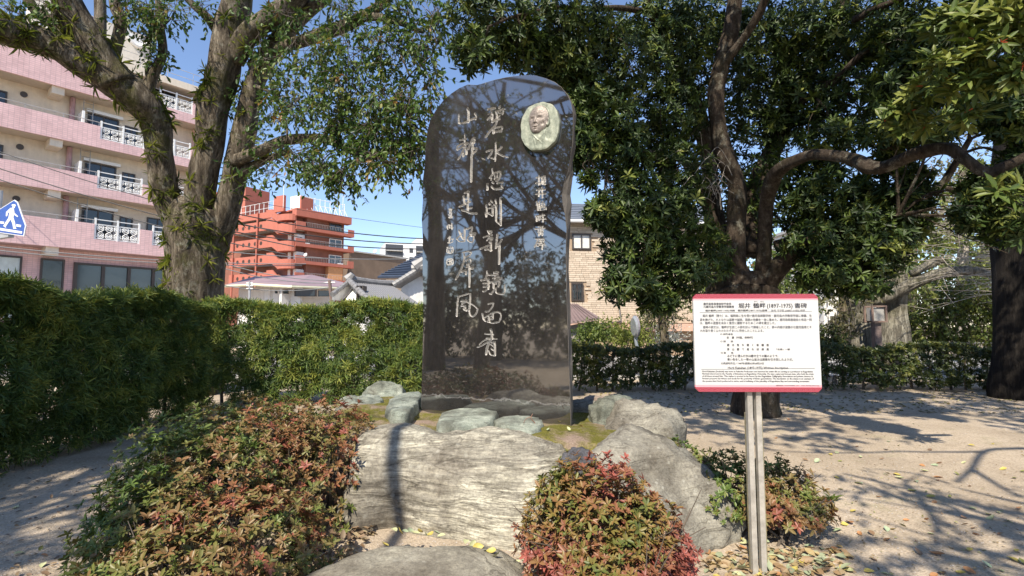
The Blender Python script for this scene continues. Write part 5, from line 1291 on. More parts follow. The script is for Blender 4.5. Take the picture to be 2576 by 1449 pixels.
# ------------------------------------------------------------------ bark and leaf materials
def bark(name, c0, c1, c2, moss=None, amt=.5, sc=1.0, stretch=.16, crack=.45):
    m, nt, bs = nodes_of(name)
    co = coords(nt, 'Object', (1, 1, stretch))
    v = tex(nt, 'ShaderNodeTexVoronoi', 16 * sc, feature='DISTANCE_TO_EDGE'); n0 = tex(nt, 'ShaderNodeTexNoise', 8 * sc, Detail=9.0, Roughness=.75); nt.links.new(co, n0.inputs['Vector'])
    wv = mix(nt, co, n0.outputs['Color'], .30); nt.links.new(wv, v.inputs['Vector'])
    c = ramp(nt, [(.36, c0), (.5, c1), (.64, c2)], n0.outputs[0]).outputs[0]
    cr = ramp(nt, [(.0, (.35, .33, .3)), (.14, (1, 1, 1))], v.outputs['Distance'])
    c = mix(nt, c, cr.outputs[0], crack, 'MULTIPLY')
    if moss:
        n = tex(nt, 'ShaderNodeTexNoise', 1.5 * sc, Detail=8.0, Roughness=.7); nt.links.new(coords(nt), n.inputs['Vector'])
        f = ramp(nt, [(.50, (0, 0, 0)), (.66, (amt, amt, amt))], n.outputs[0]); c = mix(nt, c, moss, f.outputs[0])
        n2 = tex(nt, 'ShaderNodeTexNoise', 2.6 * sc, Detail=9.0, Roughness=.8); nt.links.new(coords(nt), n2.inputs['Vector'])
        f2 = ramp(nt, [(.54, (0, 0, 0)), (.64, (.75, .75, .75))], n2.outputs[0]); c = mix(nt, c, (.30, .285, .225), f2.outputs[0])
    nt.links.new(c, bs.inputs['Base Color']); bs.inputs['Roughness'].default_value = .9; bs.inputs['Specular IOR Level'].default_value = .2
    ad = nt.nodes.new('ShaderNodeMath'); ad.operation = 'MULTIPLY_ADD'; nt.links.new(n0.outputs[0], ad.inputs[0]); ad.inputs[1].default_value = 1.2; cm = nt.nodes.new('ShaderNodeMath'); cm.operation = 'MULTIPLY'; cm.inputs[1].default_value = crack; nt.links.new(cr.outputs[0], cm.inputs[0]); nt.links.new(cm.outputs[0], ad.inputs[2])
    bump(nt, bs, ad.outputs[0], .9, .05)
    return m
M_CAMB = bark('camphor_bark', (.045, .035, .025), (.15, .12, .085), (.34, .29, .22), (.085, .085, .02), .9, 1.1)
M_REDB_ = bark('smooth_brown_bark', (.03, .022, .016), (.07, .052, .038), (.135, .104, .08), (.085, .08, .04), .35, 1.8, .35, .18)
M_TWIG = plain('twig', (.10, .08, .06), .8, var=.3, scale=8)
M_PALETW = plain('pale_twig', (.36, .32, .27), .8, var=.2, scale=8)
M_LCAM = leaf_mat('camphor_leaf', [(.0, (.022, .050, .012)), (.4, (.062, .118, .024)), (.7, (.12, .175, .035)), (.93, (.21, .21, .05)), (1.0, (.24, .13, .04))], .42, .34, .35)
M_LMAG = leaf_mat('glossy_dark_leaf', [(.0, (0.015, 0.028, 0.008)), (.45, (0.033, 0.058, 0.016)), (.8, (0.083, 0.122, 0.023)), (1.0, (0.192, 0.212, 0.047))], .45, .2, .3)
M_LPOD = leaf_mat('podocarpus_leaf', [(.0, (.016, .040, .012)), (.4, (.050, .098, .026)), (.7, (.12, .18, .038)), (1.0, (.30, .32, .065))], .45, .28, .35)
M_LAZ = leaf_mat('azalea_leaf', [(.0, (0.051, 0.091, 0.022)), (.22, (0.118, 0.172, 0.036)), (.42, (0.165, 0.176, 0.048)), (.6, (0.196, 0.147, 0.054)), (.78, (0.233, 0.126, 0.054)), (.92, (0.277, 0.110, 0.054)), (1.0, (0.286, 0.093, 0.066))], .42, .2, .35)
M_LAZP = leaf_mat('red_azalea_leaf', [(.0, (0.051, 0.085, 0.024)), (.22, (0.169, 0.170, 0.042)), (.42, (0.235, 0.144, 0.048)), (.62, (0.241, 0.101, 0.054)), (.82, (0.227, 0.075, 0.060)), (1.0, (0.356, 0.105, 0.078))], .42, .2, .35)
M_LHED = leaf_mat('hedge_leaf', [(.0, (0.013, 0.023, 0.008)), (.5, (0.033, 0.051, 0.012)), (.85, (0.070, 0.095, 0.020)), (1.0, (0.154, 0.159, 0.031))], .42, .2)
M_LLIM = leaf_mat('lime_leaf', [(.0, (.04, .07, .015)), (.5, (.11, .16, .03)), (1.0, (.24, .27, .06))], .5, .35)
M_LOLV = leaf_mat('olive_leaf', [(.0, (.035, .04, .015)), (.5, (.09, .09, .035)), (1.0, (.18, .16, .07))], .5, .3)
M_LFERN = leaf_mat('fern_frond', [(.0, (.06, .09, .016)), (.5, (.17, .21, .035)), (1.0, (.34, .36, .07))], .45, .3)

def limb(t, pts, mat, name='limb', sides=12, rough=.06, seed=0, m=6):
    """pts: picture x, y, distance, width in the picture"""
    W_ = np.array([np.append(at(x, y, d), w / 2 / 1288 * d) for x, y, d, w in pts])
    W_ = spline(W_, m); n = len(W_)
    wob = np.stack([[mnoise.noise(Vector((i * .13, seed * 3.3 + k * 9, 1.7))) for i in range(n)] for k in range(3)], 1)
    P = W_[:, :3] + wob * W_[:, 3:] * .20
    r = np.maximum(W_[:, 3], .004) * (1 + .14 * np.array([mnoise.noise(Vector((i * .12, seed * 5.1, 4.4))) for i in range(n)]))
    MB().tube(P, r, sides, rough=rough, seed=seed).build(name, mat, t, smooth=True)
    return P, r

def sprays(ctrs, n, mat, parent, L=.085, Wd=.46, k=9, name='foliage', tint=(.45, .2), droop=.5, twig_mat=None, slen=.42):
    """leafy sprays: short twigs with leaves hanging along them; ctrs rows: x, y, z, rx, ry, rz, weight"""
    ctrs = np.asarray(ctrs, float); w = ctrs[:, 6] / ctrs[:, 6].sum()
    idx = RNG.choice(len(ctrs), n, p=w); q = RNG.normal(0, 1, (n, 3)); q = q / np.linalg.norm(q, axis=1, keepdims=True) * (RNG.uniform(0, 1, (n, 1)) ** .45)
    S = ctrs[idx, :3] + q * ctrs[idx, 3:6]
    d = nrm(q * .8 + RNG.normal(0, .6, (n, 3)) + np.array((0, 0, -droop)))
    ln = RNG.uniform(.5, 1.2, n) * slen
    t = (np.arange(k) + RNG.uniform(0, 1, (n, k))) / k
    P = S[:, None] + d[:, None] * (t * ln[:, None])[..., None] + np.array((0, 0, -.12)) * (t ** 2 * ln[:, None])[..., None]
    D = nrm(d[:, None] * .5 + RNG.normal(0, .7, (n, k, 3)) + np.array((0, 0, -.35 - droop * .3)))
    N = RNG.normal(0, .8, (n, k, 3)) + np.array((0, 0, 1.0))
    LL = RNG.uniform(.7, 1.2, (n, k)) * L
    base = RNG.normal(tint[0], tint[1], n)[:, None] + RNG.normal(0, .10, (n, k))
    V, F = leaves(P.reshape(-1, 3), D.reshape(-1, 3), N.reshape(-1, 3), LL.ravel(), (LL * Wd).ravel(), .15)
    obj(name, V, F, mat, parent, kind='stuff', attrs={'tint': np.repeat(base.clip(0, 1).ravel(), 6)})
    if twig_mat is not None:                                # the twigs, thin three-sided sticks
        e = S + d * ln[:, None] + np.array((0, 0, -.12)) * ln[:, None]; X = nrm(np.cross(d, [[.3, .2, 1]])); Y = np.cross(d, X); V = []
        for c_, s_ in ((1, 0), (-.5, .87), (-.5, -.87)): V.append(S - d * .25 + (X * c_ + Y * s_) * .006); V.append(e + (X * c_ + Y * s_) * .0025)
        V = np.stack(V, 1).reshape(-1, 3); i = np.arange(n)[:, None] * 6
        F = np.concatenate([i + np.array([[0, 2, 3, 1]]), i + np.array([[2, 4, 5, 3]]), i + np.array([[4, 0, 1, 5]])], 1).reshape(-1, 4)
        obj('twigs', V, F, twig_mat, parent, kind='stuff')
def blobs(rows, depth=1.0):
    """picture ellipses (x, y, rx, ry, distance, weight) into clumps"""
    return [tuple(at(x, y, d)) + (rx / 1288 * d, depth * max(rx, ry) / 1288 * d, ry / 1288 * d, w) for x, y, rx, ry, d, w in rows]

# ------------------------------------------------------------------ camphor tree behind the left hedge
cbase = at(482, 745, 12) * (1, 1, 0)
cam_t = thing('camphor_tree', cbase, 'massive mossy camphor tree with ferns on its limbs, behind the left hedge', 'tree')
tr = [(474, 1010, 12, 170), (478, 860, 12, 150), (483, 740, 12, 130), (487, 650, 12, 124), (490, 590, 12, 130), (492, 545, 12, 120), (494, 510, 12, 80)]
PTS = []
PTS.append(limb(cam_t, tr, M_CAMB, 'trunk', 26, .10, 1))
LIMBS = [
 [(476, 620, 12, 84), (440, 545, 11.9, 76), (413, 480, 11.7, 72), (408, 400, 11.5, 72), (396, 315, 11.3, 78), (352, 255, 11.0, 88), (290, 208, 10.7, 92), (220, 165, 10.4, 90), (150, 125, 10.1, 84), (70, 92, 9.8, 76), (0, 72, 9.5, 70), (-90, 48, 9.2, 62)],
 [(300, 215, 10.7, 90), (258, 160, 10.5, 92), (222, 95, 10.3, 84), (186, 30, 10.1, 76), (160, -30, 9.9, 70), (140, -90, 9.8, 60)],
 [(290, 205, 10.8, 40), (286, 150, 10.8, 34), (296, 95, 10.8, 31), (304, 50, 10.8, 30), (292, 15, 10.8, 30), (286, -40, 10.8, 26)],
 [(262, 190, 10.9, 34), (252, 120, 11, 31), (254, 50, 11.1, 30), (250, -30, 11.1, 28)],
 [(366, 245, 11, 34), (385, 190, 11, 26), (408, 135, 11, 23), (404, 70, 11, 21), (398, 10, 11, 18), (396, -40, 11, 15)],
 [(372, 200, 11, 14), (371, 175, 11, 13), (370, 160, 11, 11)],
 [(484, 640, 12, 96), (497, 560, 11.9, 84), (509, 470, 11.8, 76), (521, 390, 11.7, 72), (534, 304, 11.6, 76), (548, 225, 11.5, 80), (565, 150, 11.4, 86), (586, 60, 11.4, 84), (598, -10, 11.3, 78), (606, -80, 11.2, 70)],
 [(590, 150, 11.4, 56), (622, 92, 11.2, 62), (668, 52, 11, 60), (720, 14, 10.8, 58), (770, -40, 10.6, 54)],
 [(520, 650, 12.2, 90), (556, 560, 12.1, 74), (582, 460, 12, 62), (602, 380, 11.9, 56), (620, 300, 11.8, 56), (640, 215, 11.7, 52), (680, 140, 11.5, 48), (720, 82, 11.3, 46), (772, 30, 11.1, 42), (830, -20, 10.9, 36)],
 [(580, 412, 11.9, 42), (622, 392, 11.6, 34), (668, 372, 11.2, 31), (712, 354, 10.9, 30), (768, 347, 10.6, 27), (820, 350, 10.3, 27), (866, 368, 10.0, 24), (912, 392, 9.8, 22), (955, 392, 9.6, 20), (986, 374, 9.5, 15), (1003, 352, 9.4, 9)],
 [(590, 450, 12, 34), (640, 416, 11.8, 26), (690, 394, 11.6, 16), (730, 380, 11.5, 9)],
 [(640, 170, 11.7, 44), (700, 124, 11.3, 37), (770, 100, 10.9, 35), (842, 74, 10.5, 34), (905, 47, 10.2, 34), (950, 20, 10.0, 30), (992, -22, 9.8, 26)],
 [(898, 44, 10.2, 26), (950, 42, 10.0, 21), (1005, 56, 9.8, 18), (1040, 72, 9.7, 15), (1064, 80, 9.6, 12)],
 [(-60, 20, 10, 14), (0, 33, 10, 15), (62, 70, 10.1, 16), (130, 102, 10.2, 18), (200, 140, 10.3, 22)],
 [(60, -20, 10, 32), (96, 34, 10.1, 30), (132, 56, 10.2, 30), (165, 100, 10.3, 30), (214, 158, 10.4, 32)],
 [(132, 56, 10.2, 26), (150, 20, 10.1, 22), (140, -30, 10, 20)],
 [(545, 75, 11.4, 30), (522, 45, 11.3, 24), (488, 15, 11.2, 22), (455, -20, 11.1, 20)],
 [(812, 350, 10.3, 16), (832, 318, 10.2, 11), (850, 290, 10.1, 8), (880, 240, 10, 5)],
 [(912, 392, 9.8, 10), (930, 345, 9.7, 8), (975, 270, 9.4, 6), (1030, 190, 9.1, 5), (1085, 140, 8.9, 3)],
 [(640, 215, 11.6, 12), (690, 240, 11, 8), (720, 310, 10.6, 6), (722, 352, 10.5, 5)],
]
for i, L_ in enumerate([[(x, y, d, w * .92) for x, y, d, w in q] for q in LIMBS]): PTS.append(limb(cam_t, L_, M_CAMB, 'limb', 16 if L_[0][3] > 50 else 9, .10 if L_[0][3] > 50 else .05, 20 + i))
CL = [(690, 170, 80, 60, 10.5, 1.0), (790, 150, 90, 70, 10, 1.3), (890, 140, 90, 70, 9.6, 1.4), (980, 110, 80, 70, 9.2, 1.3), (1060, 120, 60, 70, 9, .8), (700, 270, 60, 60, 10.6, .9), (770, 260, 80, 70, 10, 1.4), (860, 240, 80, 70, 9.6, 1.6), (950, 250, 80, 70, 9.3, 1.6), (1030, 260, 60, 80, 9, 1.2),
      (1085, 220, 40, 60, 8.9, .5), (680, 380, 60, 40, 10.5, .5), (760, 395, 70, 35, 10.2, .8), (850, 320, 70, 50, 9.8, 1.2), (940, 335, 70, 50, 9.5, 1.4), (1020, 345, 60, 50, 9.2, 1.2), (660, 440, 70, 22, 10.6, .4), (800, 420, 50, 30, 9.9, .7), (862, 440, 42, 38, 9.7, .9), (940, 400, 60, 30, 9.4, .8),
      (985, 415, 45, 25, 9.2, .6), (1040, 390, 28, 40, 9, .5), (720, 40, 60, 40, 10.4, .6), (860, 30, 80, 40, 9.8, 1.0), (1000, 20, 80, 40, 9.2, 1.1), (1095, 40, 40, 50, 8.9, .5), (620, 240, 40, 50, 11.8, .4), (640, 330, 30, 40, 11.7, .4), (660, 100, 50, 50, 11, .5),
      (400, 45, 45, 40, 10.6, .6), (370, 95, 36, 36, 10.8, .45), (440, 25, 40, 30, 10.5, .4), (345, 20, 50, 40, 10.6, .5), (30, 30, 50, 40, 9.6, .6), (110, 20, 40, 30, 9.8, .4), (390, 150, 20, 20, 10.9, .25), (300, -10, 80, 30, 10.4, .6), (505, 20, 40, 30, 11, .3), (600, 20, 30, 60, 11, .2)]
sprays(blobs([(x, y, rx * .82, ry * .8, d, w) for x, y, rx, ry, d, w in CL]), 1350, M_LCAM, cam_t, .115, .50, 9, tint=(.42, .20), twig_mat=M_TWIG, slen=.5)
def join_branches(t, limbs, rows, mat, r0=.022, subs=5, name='branches'):
    """thin boughs that tie each leafy clump to the nearest limb"""
    AP = np.concatenate([p for p, _ in limbs]); mb = MB()
    for c in blobs(rows):
        ctr, rad = np.array(c[:3]), np.array(c[3:6]); j = np.argmin(np.linalg.norm(AP - ctr, axis=1)); p = AP[j]; L_ = np.linalg.norm(ctr - p)
        if L_ > 3.5: continue
        Q = spline([p, (p + ctr) / 2 + RNG.normal(0, .10, 3) * (.4 + L_ * .3), ctr], 6); mb.tube(Q, np.linspace(r0 * (.7 + .25 * L_), r0 * .35, len(Q)), 6)
        for _ in range(subs):
            m = RNG.integers(3, len(Q)); e_ = ctr + RNG.normal(0, .55, 3) * rad; mb.tube(spline([Q[m - 1], (Q[m - 1] + e_) / 2 + RNG.normal(0, .06, 3), e_], 4), np.linspace(r0 * .4, .004, 9), 4)
    mb.build(name, mat, t, kind='stuff')
join_branches(cam_t, PTS[1:], CL, M_CAMB)
# ferns and moss tufts sitting on the limbs
FP, FA, FT = [], [], []
for li, dens in ((0, 46), (1, 90), (2, 14), (7, 40), (9, 30), (8, 8), (11, 5), (12, 6)):
    P, r = PTS[li]
    seg = np.linalg.norm(np.diff(P, axis=0), axis=1)
    for _ in range(dens):
        i = RNG.integers(1, len(P) - 1) if li else RNG.integers(len(P) // 4, len(P) - 1)
        tdir = nrm(P[i] - P[i - 1]); a = nrm(np.cross(tdir, RNG.normal(0, 1, 3)) + np.array((.1, -.55, .15)))
        a = nrm(a - tdir * np.dot(a, tdir)); FP.append(P[i] + a * r[i] * .95 + tdir * RNG.normal(0, .12)); FA.append(nrm(a + np.array((0, 0, .45)))); FT.append(RNG.normal(.45, .25))
FP, FA = np.array(FP), np.array(FA)
foliage(cam_t, FP, FA, 15, RNG.uniform(.13, .30, len(FP)), .06, 15, 100, np.clip(FT, 0, 1), M_LFERN, 120, 'fern', 'fern_growth', droop=.5)

# ------------------------------------------------------------------ big dark evergreen behind the board
eb = at(1866, 1036, 9.2) * (1, 1, 0)
ev = thing('evergreen_tree', eb, 'large dark glossy-leaved evergreen with several stems, behind the information board', 'tree')
limb(ev, [(1906, 1050, 9.2, 112), (1900, 980, 9.2, 100), (1886, 880, 9.2, 108), (1870, 790, 9.2, 132), (1868, 730, 9.2, 150), (1870, 690, 9.2, 125)], M_REDB_, 'trunk', 26, .10, 90)
EL = [
 [(1842, 740, 9.1, 80), (1848, 690, 9.0, 52), (1850, 600, 8.9, 42), (1856, 500, 8.8, 46), (1848, 450, 8.7, 44), (1829, 400, 8.6, 46), (1808, 317, 8.5, 40), (1801, 238, 8.4, 40), (1818, 159, 8.3, 38), (1840, 79, 8.2, 40), (1852, 0, 8.1, 36), (1860, -70, 8.0, 30)],
 [(1895, 760, 9.0, 70), (1914, 690, 8.9, 46), (1927, 529, 8.4, 42), (1942, 462, 8.0, 44), (1971, 418, 7.6, 40), (2040, 390, 7.1, 36), (2100, 392, 6.7, 36), (2150, 404, 6.4, 36), (2191, 422, 6.1, 40), (2233, 417, 5.9, 38), (2297, 388, 5.6, 36), (2350, 375, 5.4, 36), (2390, 376, 5.2, 36), (2432, 400, 5.0, 34), (2482, 434, 4.9, 34), (2530, 418, 4.8, 32), (2600, 388, 4.7, 30), (2680, 360, 4.6, 26)],
 [(1905, 745, 9.1, 70), (1938, 696, 8.9, 52), (1987, 645, 8.6, 44), (2041, 606, 8.3, 38), (2100, 585, 8.0, 28), (2180, 560, 7.7, 18), (2260, 540, 7.4, 10)],
 [(1850, 700, 9.4, 80), (1815, 620, 9.5, 60), (1795, 540, 9.6, 46), (1782, 420, 9.6, 38), (1765, 330, 9.5, 36), (1744, 248, 9.4, 33), (1702, 174, 9.2, 27), (1670, 100, 9.0, 25), (1638, 32, 8.8, 22), (1615, -40, 8.6, 18)],
 [(1800, 560, 9.6, 34), (1760, 470, 9.4, 28), (1723, 407, 9.1, 22), (1680, 395, 8.8, 18), (1639, 386, 8.6, 17), (1590, 372, 8.4, 15), (1549, 344, 8.2, 13), (1501, 296, 8.0, 10), (1453, 254, 7.8, 7)],
 [(1950, 620, 9.2, 30), (2050, 590, 9, 28), (2170, 540, 8.6, 25), (2255, 508, 8.2, 22), (2310, 488, 8.0, 22), (2360, 474, 7.8, 20), (2398, 420, 7.6, 18), (2440, 350, 7.4, 14)],
 [(1880, 640, 9.5, 60), (1900, 480, 9.7, 48), (1960, 340, 9.6, 40), (2010, 220, 9.4, 36), (2080, 90, 9.2, 32), (2140, -40, 9, 26)],
 [(1818, 170, 8.3, 24), (1860, 110, 8.0, 22), (1905, 40, 7.7, 22), (1940, -40, 7.4, 20)],
 [(1640, 30, 8.8, 14), (1560, 20, 8.4, 14), (1480, 22, 8.0, 13), (1400, 20, 7.7, 12), (1300, 40, 7.3, 9), (1230, 66, 7.0, 6)],
 [(2150, 50, 8, 20), (2210, 20, 7.6, 18), (2290, -10, 7.2, 16)], [(2010, 260, 9, 20), (2110, 190, 8.4, 18), (2190, 120, 7.9, 14), (2290, 110, 7.5, 10), (2420, 118, 7, 7)],
]
EP = [limb(ev, [(x, y, d, w * (.84 if k_ == 1 else 1.0)) for x, y, d, w in L_], M_REDB_, 'limb', 16 if L_[0][3] > 40 else 8, .12, 100 + i) for i, L_ in enumerate(EL) for k_ in (i,)]
CE = [(1230, 40, 110, 60, 7.4, 1.0), (1190, 130, 55, 60, 7.2, .8), (1300, 120, 70, 60, 7.6, .9), (1370, 60, 90, 80, 7.8, 1.2), (1410, 150, 70, 60, 8.0, .9), (1480, 90, 90, 90, 8.0, 1.3), (1480, 220, 60, 80, 8.2, .9), (1520, 300, 90, 90, 8.0, 1.4), (1480, 370, 50, 50, 7.8, .8), (1560, 400, 90, 70, 8.2, 1.3),
      (1590, 180, 100, 120, 8.4, 1.8), (1700, 120, 100, 120, 8.8, 1.8), (1690, 300, 90, 100, 8.8, 1.5), (1590, 510, 100, 80, 8.0, 1.7), (1520, 540, 55, 45, 7.6, .6), (1600, 620, 90, 80, 7.8, 1.5), (1580, 715, 75, 48, 7.4, .9), (1690, 680, 90, 80, 8.0, 1.4), (1700, 560, 90, 90, 8.2, 1.6), (1710, 440, 90, 90, 8.6, 1.4),
      (1660, 760, 50, 30, 7.6, .4), (1780, 640, 60, 80, 8.6, .8), (1780, 200, 90, 160, 9.4, 1.6), (1900, 100, 110, 120, 9.2, 1.8), (1900, 260, 90, 110, 9.6, 1.3), (2030, 80, 110, 110, 9, 2.0), (2020, 250, 110, 110, 9.2, 1.8), (1960, 330, 60, 60, 9.4, .6), (2160, 90, 110, 110, 8.6, 1.9), (2150, 240, 110, 110, 8.6, 1.7),
      (2090, 350, 90, 50, 8.4, .8), (2010, 520, 60, 70, 8.8, .8), (2100, 500, 100, 80, 8.2, 1.5), (2080, 610, 110, 70, 8.2, 1.5), (2090, 690, 90, 55, 8.0, 1.1), (2190, 640, 90, 70, 7.8, 1.2), (2180, 560, 80, 60, 7.8, 1.0), (2180, 720, 60, 30, 7.8, .4), (2260, 80, 80, 100, 7.6, 1.3), (2280, 220, 90, 90, 7.4, 1.2),
      (2250, 330, 80, 50, 7.2, .8), (2360, 120, 90, 90, 7.0, 1.1), (2350, 330, 60, 50, 6.8, .6), (2480, 480, 60, 60, 6.6, .9), (2440, 540, 40, 40, 6.6, .5), (2540, 300, 60, 60, 6.4, .7), (2540, 560, 40, 70, 6.4, .6), (2280, 560, 60, 50, 7.6, .5), (2450, 20, 90, 60, 6.6, 1.0), (1480, 450, 22, 18, 7.6, .15)]
def crown_rosettes(rows, n, depth=1.0):
    b = np.array(blobs(rows, depth)); w = b[:, 6] / b[:, 6].sum(); i = RNG.choice(len(b), n, p=w); q = RNG.normal(0, 1, (n, 3)); q = q / np.linalg.norm(q, axis=1, keepdims=True) * RNG.uniform(.05, 1, (n, 1)) ** .4
    return b[i, :3] + q * b[i, 3:6], nrm(q + RNG.normal(0, .55, (n, 3)) + np.array((0, -.15, .25)))
CE += [(1880, 560, 60, 90, 9.9, 1.2), (2280, 500, 70, 50, 7.6, .7), (2230, 610, 70, 50, 7.6, .8), (1445, 190, 60, 90, 8.2, 1.0), (1455, 300, 55, 90, 8.2, 1.1), (1440, 395, 36, 36, 8.0, .5), (1380, 170, 60, 40, 8.4, .5), (2250, 400, 60, 40, 7.8, .5), (2060, 420, 70, 50, 8.8, .7), (2300, 440, 40, 30, 7.4, .2), (2400, 250, 110, 90, 7.4, 1.2), (2500, 180, 90, 110, 7.2, 1.2), (2200, 480, 70, 50, 8, .6), (1960, 440, 60, 60, 9, .5), (1840, 420, 70, 120, 9.8, 1.0), (1960, 180, 110, 130, 9.6, 1.2), (1630, 360, 110, 90, 9.2, 1.2), (1780, 60, 120, 80, 9.4, 1.2), (1640, 60, 100, 70, 9, 1.0), (2560, 420, 50, 60, 6.6, .5)]
P, A = crown_rosettes(CE, 17500)
foliage(ev, P, A, 8, RNG.uniform(.07, .165, len(P)), .30, 45, 100, RNG.normal(.42, .25, len(P)).clip(0, 1), M_LMAG, 140, 'leaf_rosette')
join_branches(ev, EP, CE, M_REDB_, .026)
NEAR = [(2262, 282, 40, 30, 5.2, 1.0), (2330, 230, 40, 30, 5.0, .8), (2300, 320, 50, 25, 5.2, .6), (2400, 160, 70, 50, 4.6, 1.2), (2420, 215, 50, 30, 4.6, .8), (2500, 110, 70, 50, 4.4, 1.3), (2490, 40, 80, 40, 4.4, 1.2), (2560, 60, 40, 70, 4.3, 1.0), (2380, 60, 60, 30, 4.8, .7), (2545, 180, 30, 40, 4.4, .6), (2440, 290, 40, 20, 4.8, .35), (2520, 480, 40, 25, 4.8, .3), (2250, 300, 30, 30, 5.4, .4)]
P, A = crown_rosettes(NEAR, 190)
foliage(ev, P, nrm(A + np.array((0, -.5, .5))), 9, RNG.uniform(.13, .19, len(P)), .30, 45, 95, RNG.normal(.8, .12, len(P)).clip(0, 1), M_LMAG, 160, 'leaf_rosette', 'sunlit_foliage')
bt = MB(); ri = RNG.choice(len(P), 16, replace=False)                 # orange-red flower buds at a few rosette hearts
for i in ri:
    for _ in range(5): d = nrm(A[i] + RNG.normal(0, .6, 3)); bt.tube([P[i], P[i] + d * .05], [.006, .002], 4)
bt.build('flower_buds', plain('orange_red_bud', (.55, .10, .04), .6), ev, kind='stuff')
# the same crown reaching forward overhead, out of the frame: it shades the ground and its own front
n = 3500; P = np.stack([RNG.uniform(.2, 11.5, n), RNG.uniform(.6, 8.0, n), RNG.uniform(6.6, 9.2, n)], 1)
keep = np.array([mnoise.fractal(Vector((p[0] * .75, p[1] * .75, 3.3)), 1, 2, 3) for p in P]) > -.16
elev = (P[:, 2] - 1.55) / P[:, 1]; P = P[keep & (elev > .80) & ~((P[:, 0] > 2.3) & (P[:, 0] < 4.4) & (P[:, 1] > .9) & (P[:, 1] < 2.9))]
foliage(ev, P, RNG.normal(0, .4, P.shape) + np.array((0, 0, 1.0)), 8, .19, .36, 50, 105, RNG.normal(.4, .2, len(P)).clip(0, 1), M_LMAG, 0, name='overhead_foliage')
bt = MB()
for k in range(9):
    a = np.array((RNG.uniform(3.5, 5.5), 6.8, 8.3)); b_ = np.array((RNG.uniform(2, 10), RNG.uniform(1.5, 4), RNG.uniform(7, 8.5))); m_ = (a + b_) / 2 + RNG.normal(0, .5, 3); bt.tube(spline([a, m_, b_], 6), np.linspace(.07, .015, 13), 6)
bt.build('overhead_branches', M_REDB_, ev, kind='stuff')
# dead pale twigs on the stems
bt = MB()
for _ in range(46):
    p = at(RNG.uniform(1760, 1850), RNG.uniform(380, 520), 8.5 + RNG.uniform(-.2, .2)); d = nrm(np.array((-1, -.4, .25)) + RNG.normal(0, .5, 3)); L_ = RNG.uniform(.25, .75)
    bt.tube(spline([p, p + d * L_ * .5 + (0, 0, .08), p + d * L_ + (0, 0, RNG.uniform(-.35, .05))], 4), np.linspace(.006, .0025, 9), 4)
bt.build('dead_twigs', M_PALETW, ev, kind='stuff')

# far-right dark trunk
dt = thing('dark_tree', at(2560, 1000, 11) * (1, 1, 0), 'very dark thick trunk at the far right end of the low hedge', 'tree')
limb(dt, [(2605, 1030, 11, 170), (2594, 960, 11, 138), (2586, 840, 11, 124), (2580, 700, 11, 120), (2572, 600, 11, 116), (2560, 480, 11, 112), (2570, 340, 11, 104), (2590, 120, 11, 90), (2610, -60, 11, 80)], bark('dark_bark', (.012, .010, .009), (.022, .018, .015), (.04, .034, .028)), 'trunk', 20, .08, 140)
limb(dt, [(2560, 600, 11, 50), (2500, 545, 10.6, 30), (2440, 500, 10.2, 20), (2380, 470, 9.9, 12)], M_REDB_, 'limb', 10, .06, 141)
b_ = np.array([[at(2570, -150, 11)[0] + dx, 10.0 + dy, 9.0 + dz, 2.2, 2.2, 1.4, 1] for dx, dy, dz in ((0, 0, 0), (2.5, -1, .5), (-2, -2.5, 1), (1, -4, .5))])
sprays(b_, 130, M_LMAG, dt, .13, .36, 9, tint=(.35, .15), slen=.5)

# ------------------------------------------------------------------ trees and shrubs beyond the low hedge
def small_tree(lab, trunk, mat_b, rows, n, mat_l, L, name='tree', group=None, tint=(.5, .22), cat='tree', extra=(), k=8, seed=0, wd=.5):
    t = thing(name, at(trunk[0][0], trunk[0][1], trunk[0][2]) * (1, 1, 0), lab, cat, group)
    limb(t, trunk, mat_b, 'trunk', 12, .07, seed)
    for i, e_ in enumerate(extra): limb(t, e_, mat_b, 'limb', 8, .06, seed + i + 1)
    if n: sprays(blobs(rows), n, mat_l, t, L, wd, k, tint=tint, twig_mat=M_TWIG, slen=.45)
    return t
M_LICH = bark('lichen_bark', (.10, .09, .07), (.22, .20, .16), (.36, .34, .28), (.12, .12, .05), .5, .8)
small_tree('stout lichen-covered trunk just left of the lantern post', [(2172, 920, 14.5, 70), (2172, 850, 14.5, 58), (2170, 790, 14.5, 52), (2160, 740, 14.5, 58), (2150, 690, 14.5, 50), (2140, 600, 14.5, 40)], M_LICH, [(2110, 780, 50, 70, 14.3, 1), (2090, 840, 40, 40, 14.3, .6), (2150, 700, 60, 40, 14.6, .5)], 110, M_LOLV, .12, 'lichened_tree', None, seed=150)
small_tree('thick pale mottled trunk right of the lantern post with a long leaning bough', [(2248, 920, 15, 78), (2248, 860, 15, 68), (2246, 800, 15, 62), (2244, 740, 15, 58), (2250, 680, 15, 52), (2255, 560, 15, 40)], M_LICH, [(2300, 560, 90, 60, 15, 1), (2420, 520, 100, 60, 15, 1)], 60, M_LOLV, .12, 'lichened_tree', None,
           extra=([(2180, 760, 14.8, 26), (2236, 744, 14.6, 28), (2300, 712, 14.4, 28), (2360, 690, 14.2, 26), (2440, 682, 14, 22), (2500, 688, 13.8, 16), (2560, 670, 13.6, 10)], [(2290, 690, 14.4, 20), (2350, 660, 14.2, 22), (2374, 652, 14.1, 20)]), seed=160)
bt = thing('bare_tree', at(2620, 900, 14) * (1, 1, 0), 'tangle of bare pale branches sweeping in above the lime-green shrubs', 'tree'); limb(bt, [(2640, 950, 14, 40), (2630, 760, 14, 34), (2640, 560, 14, 26), (2650, 420, 14, 16)], M_PALETW, 'trunk', 10, .05, 170)
tw = MB()
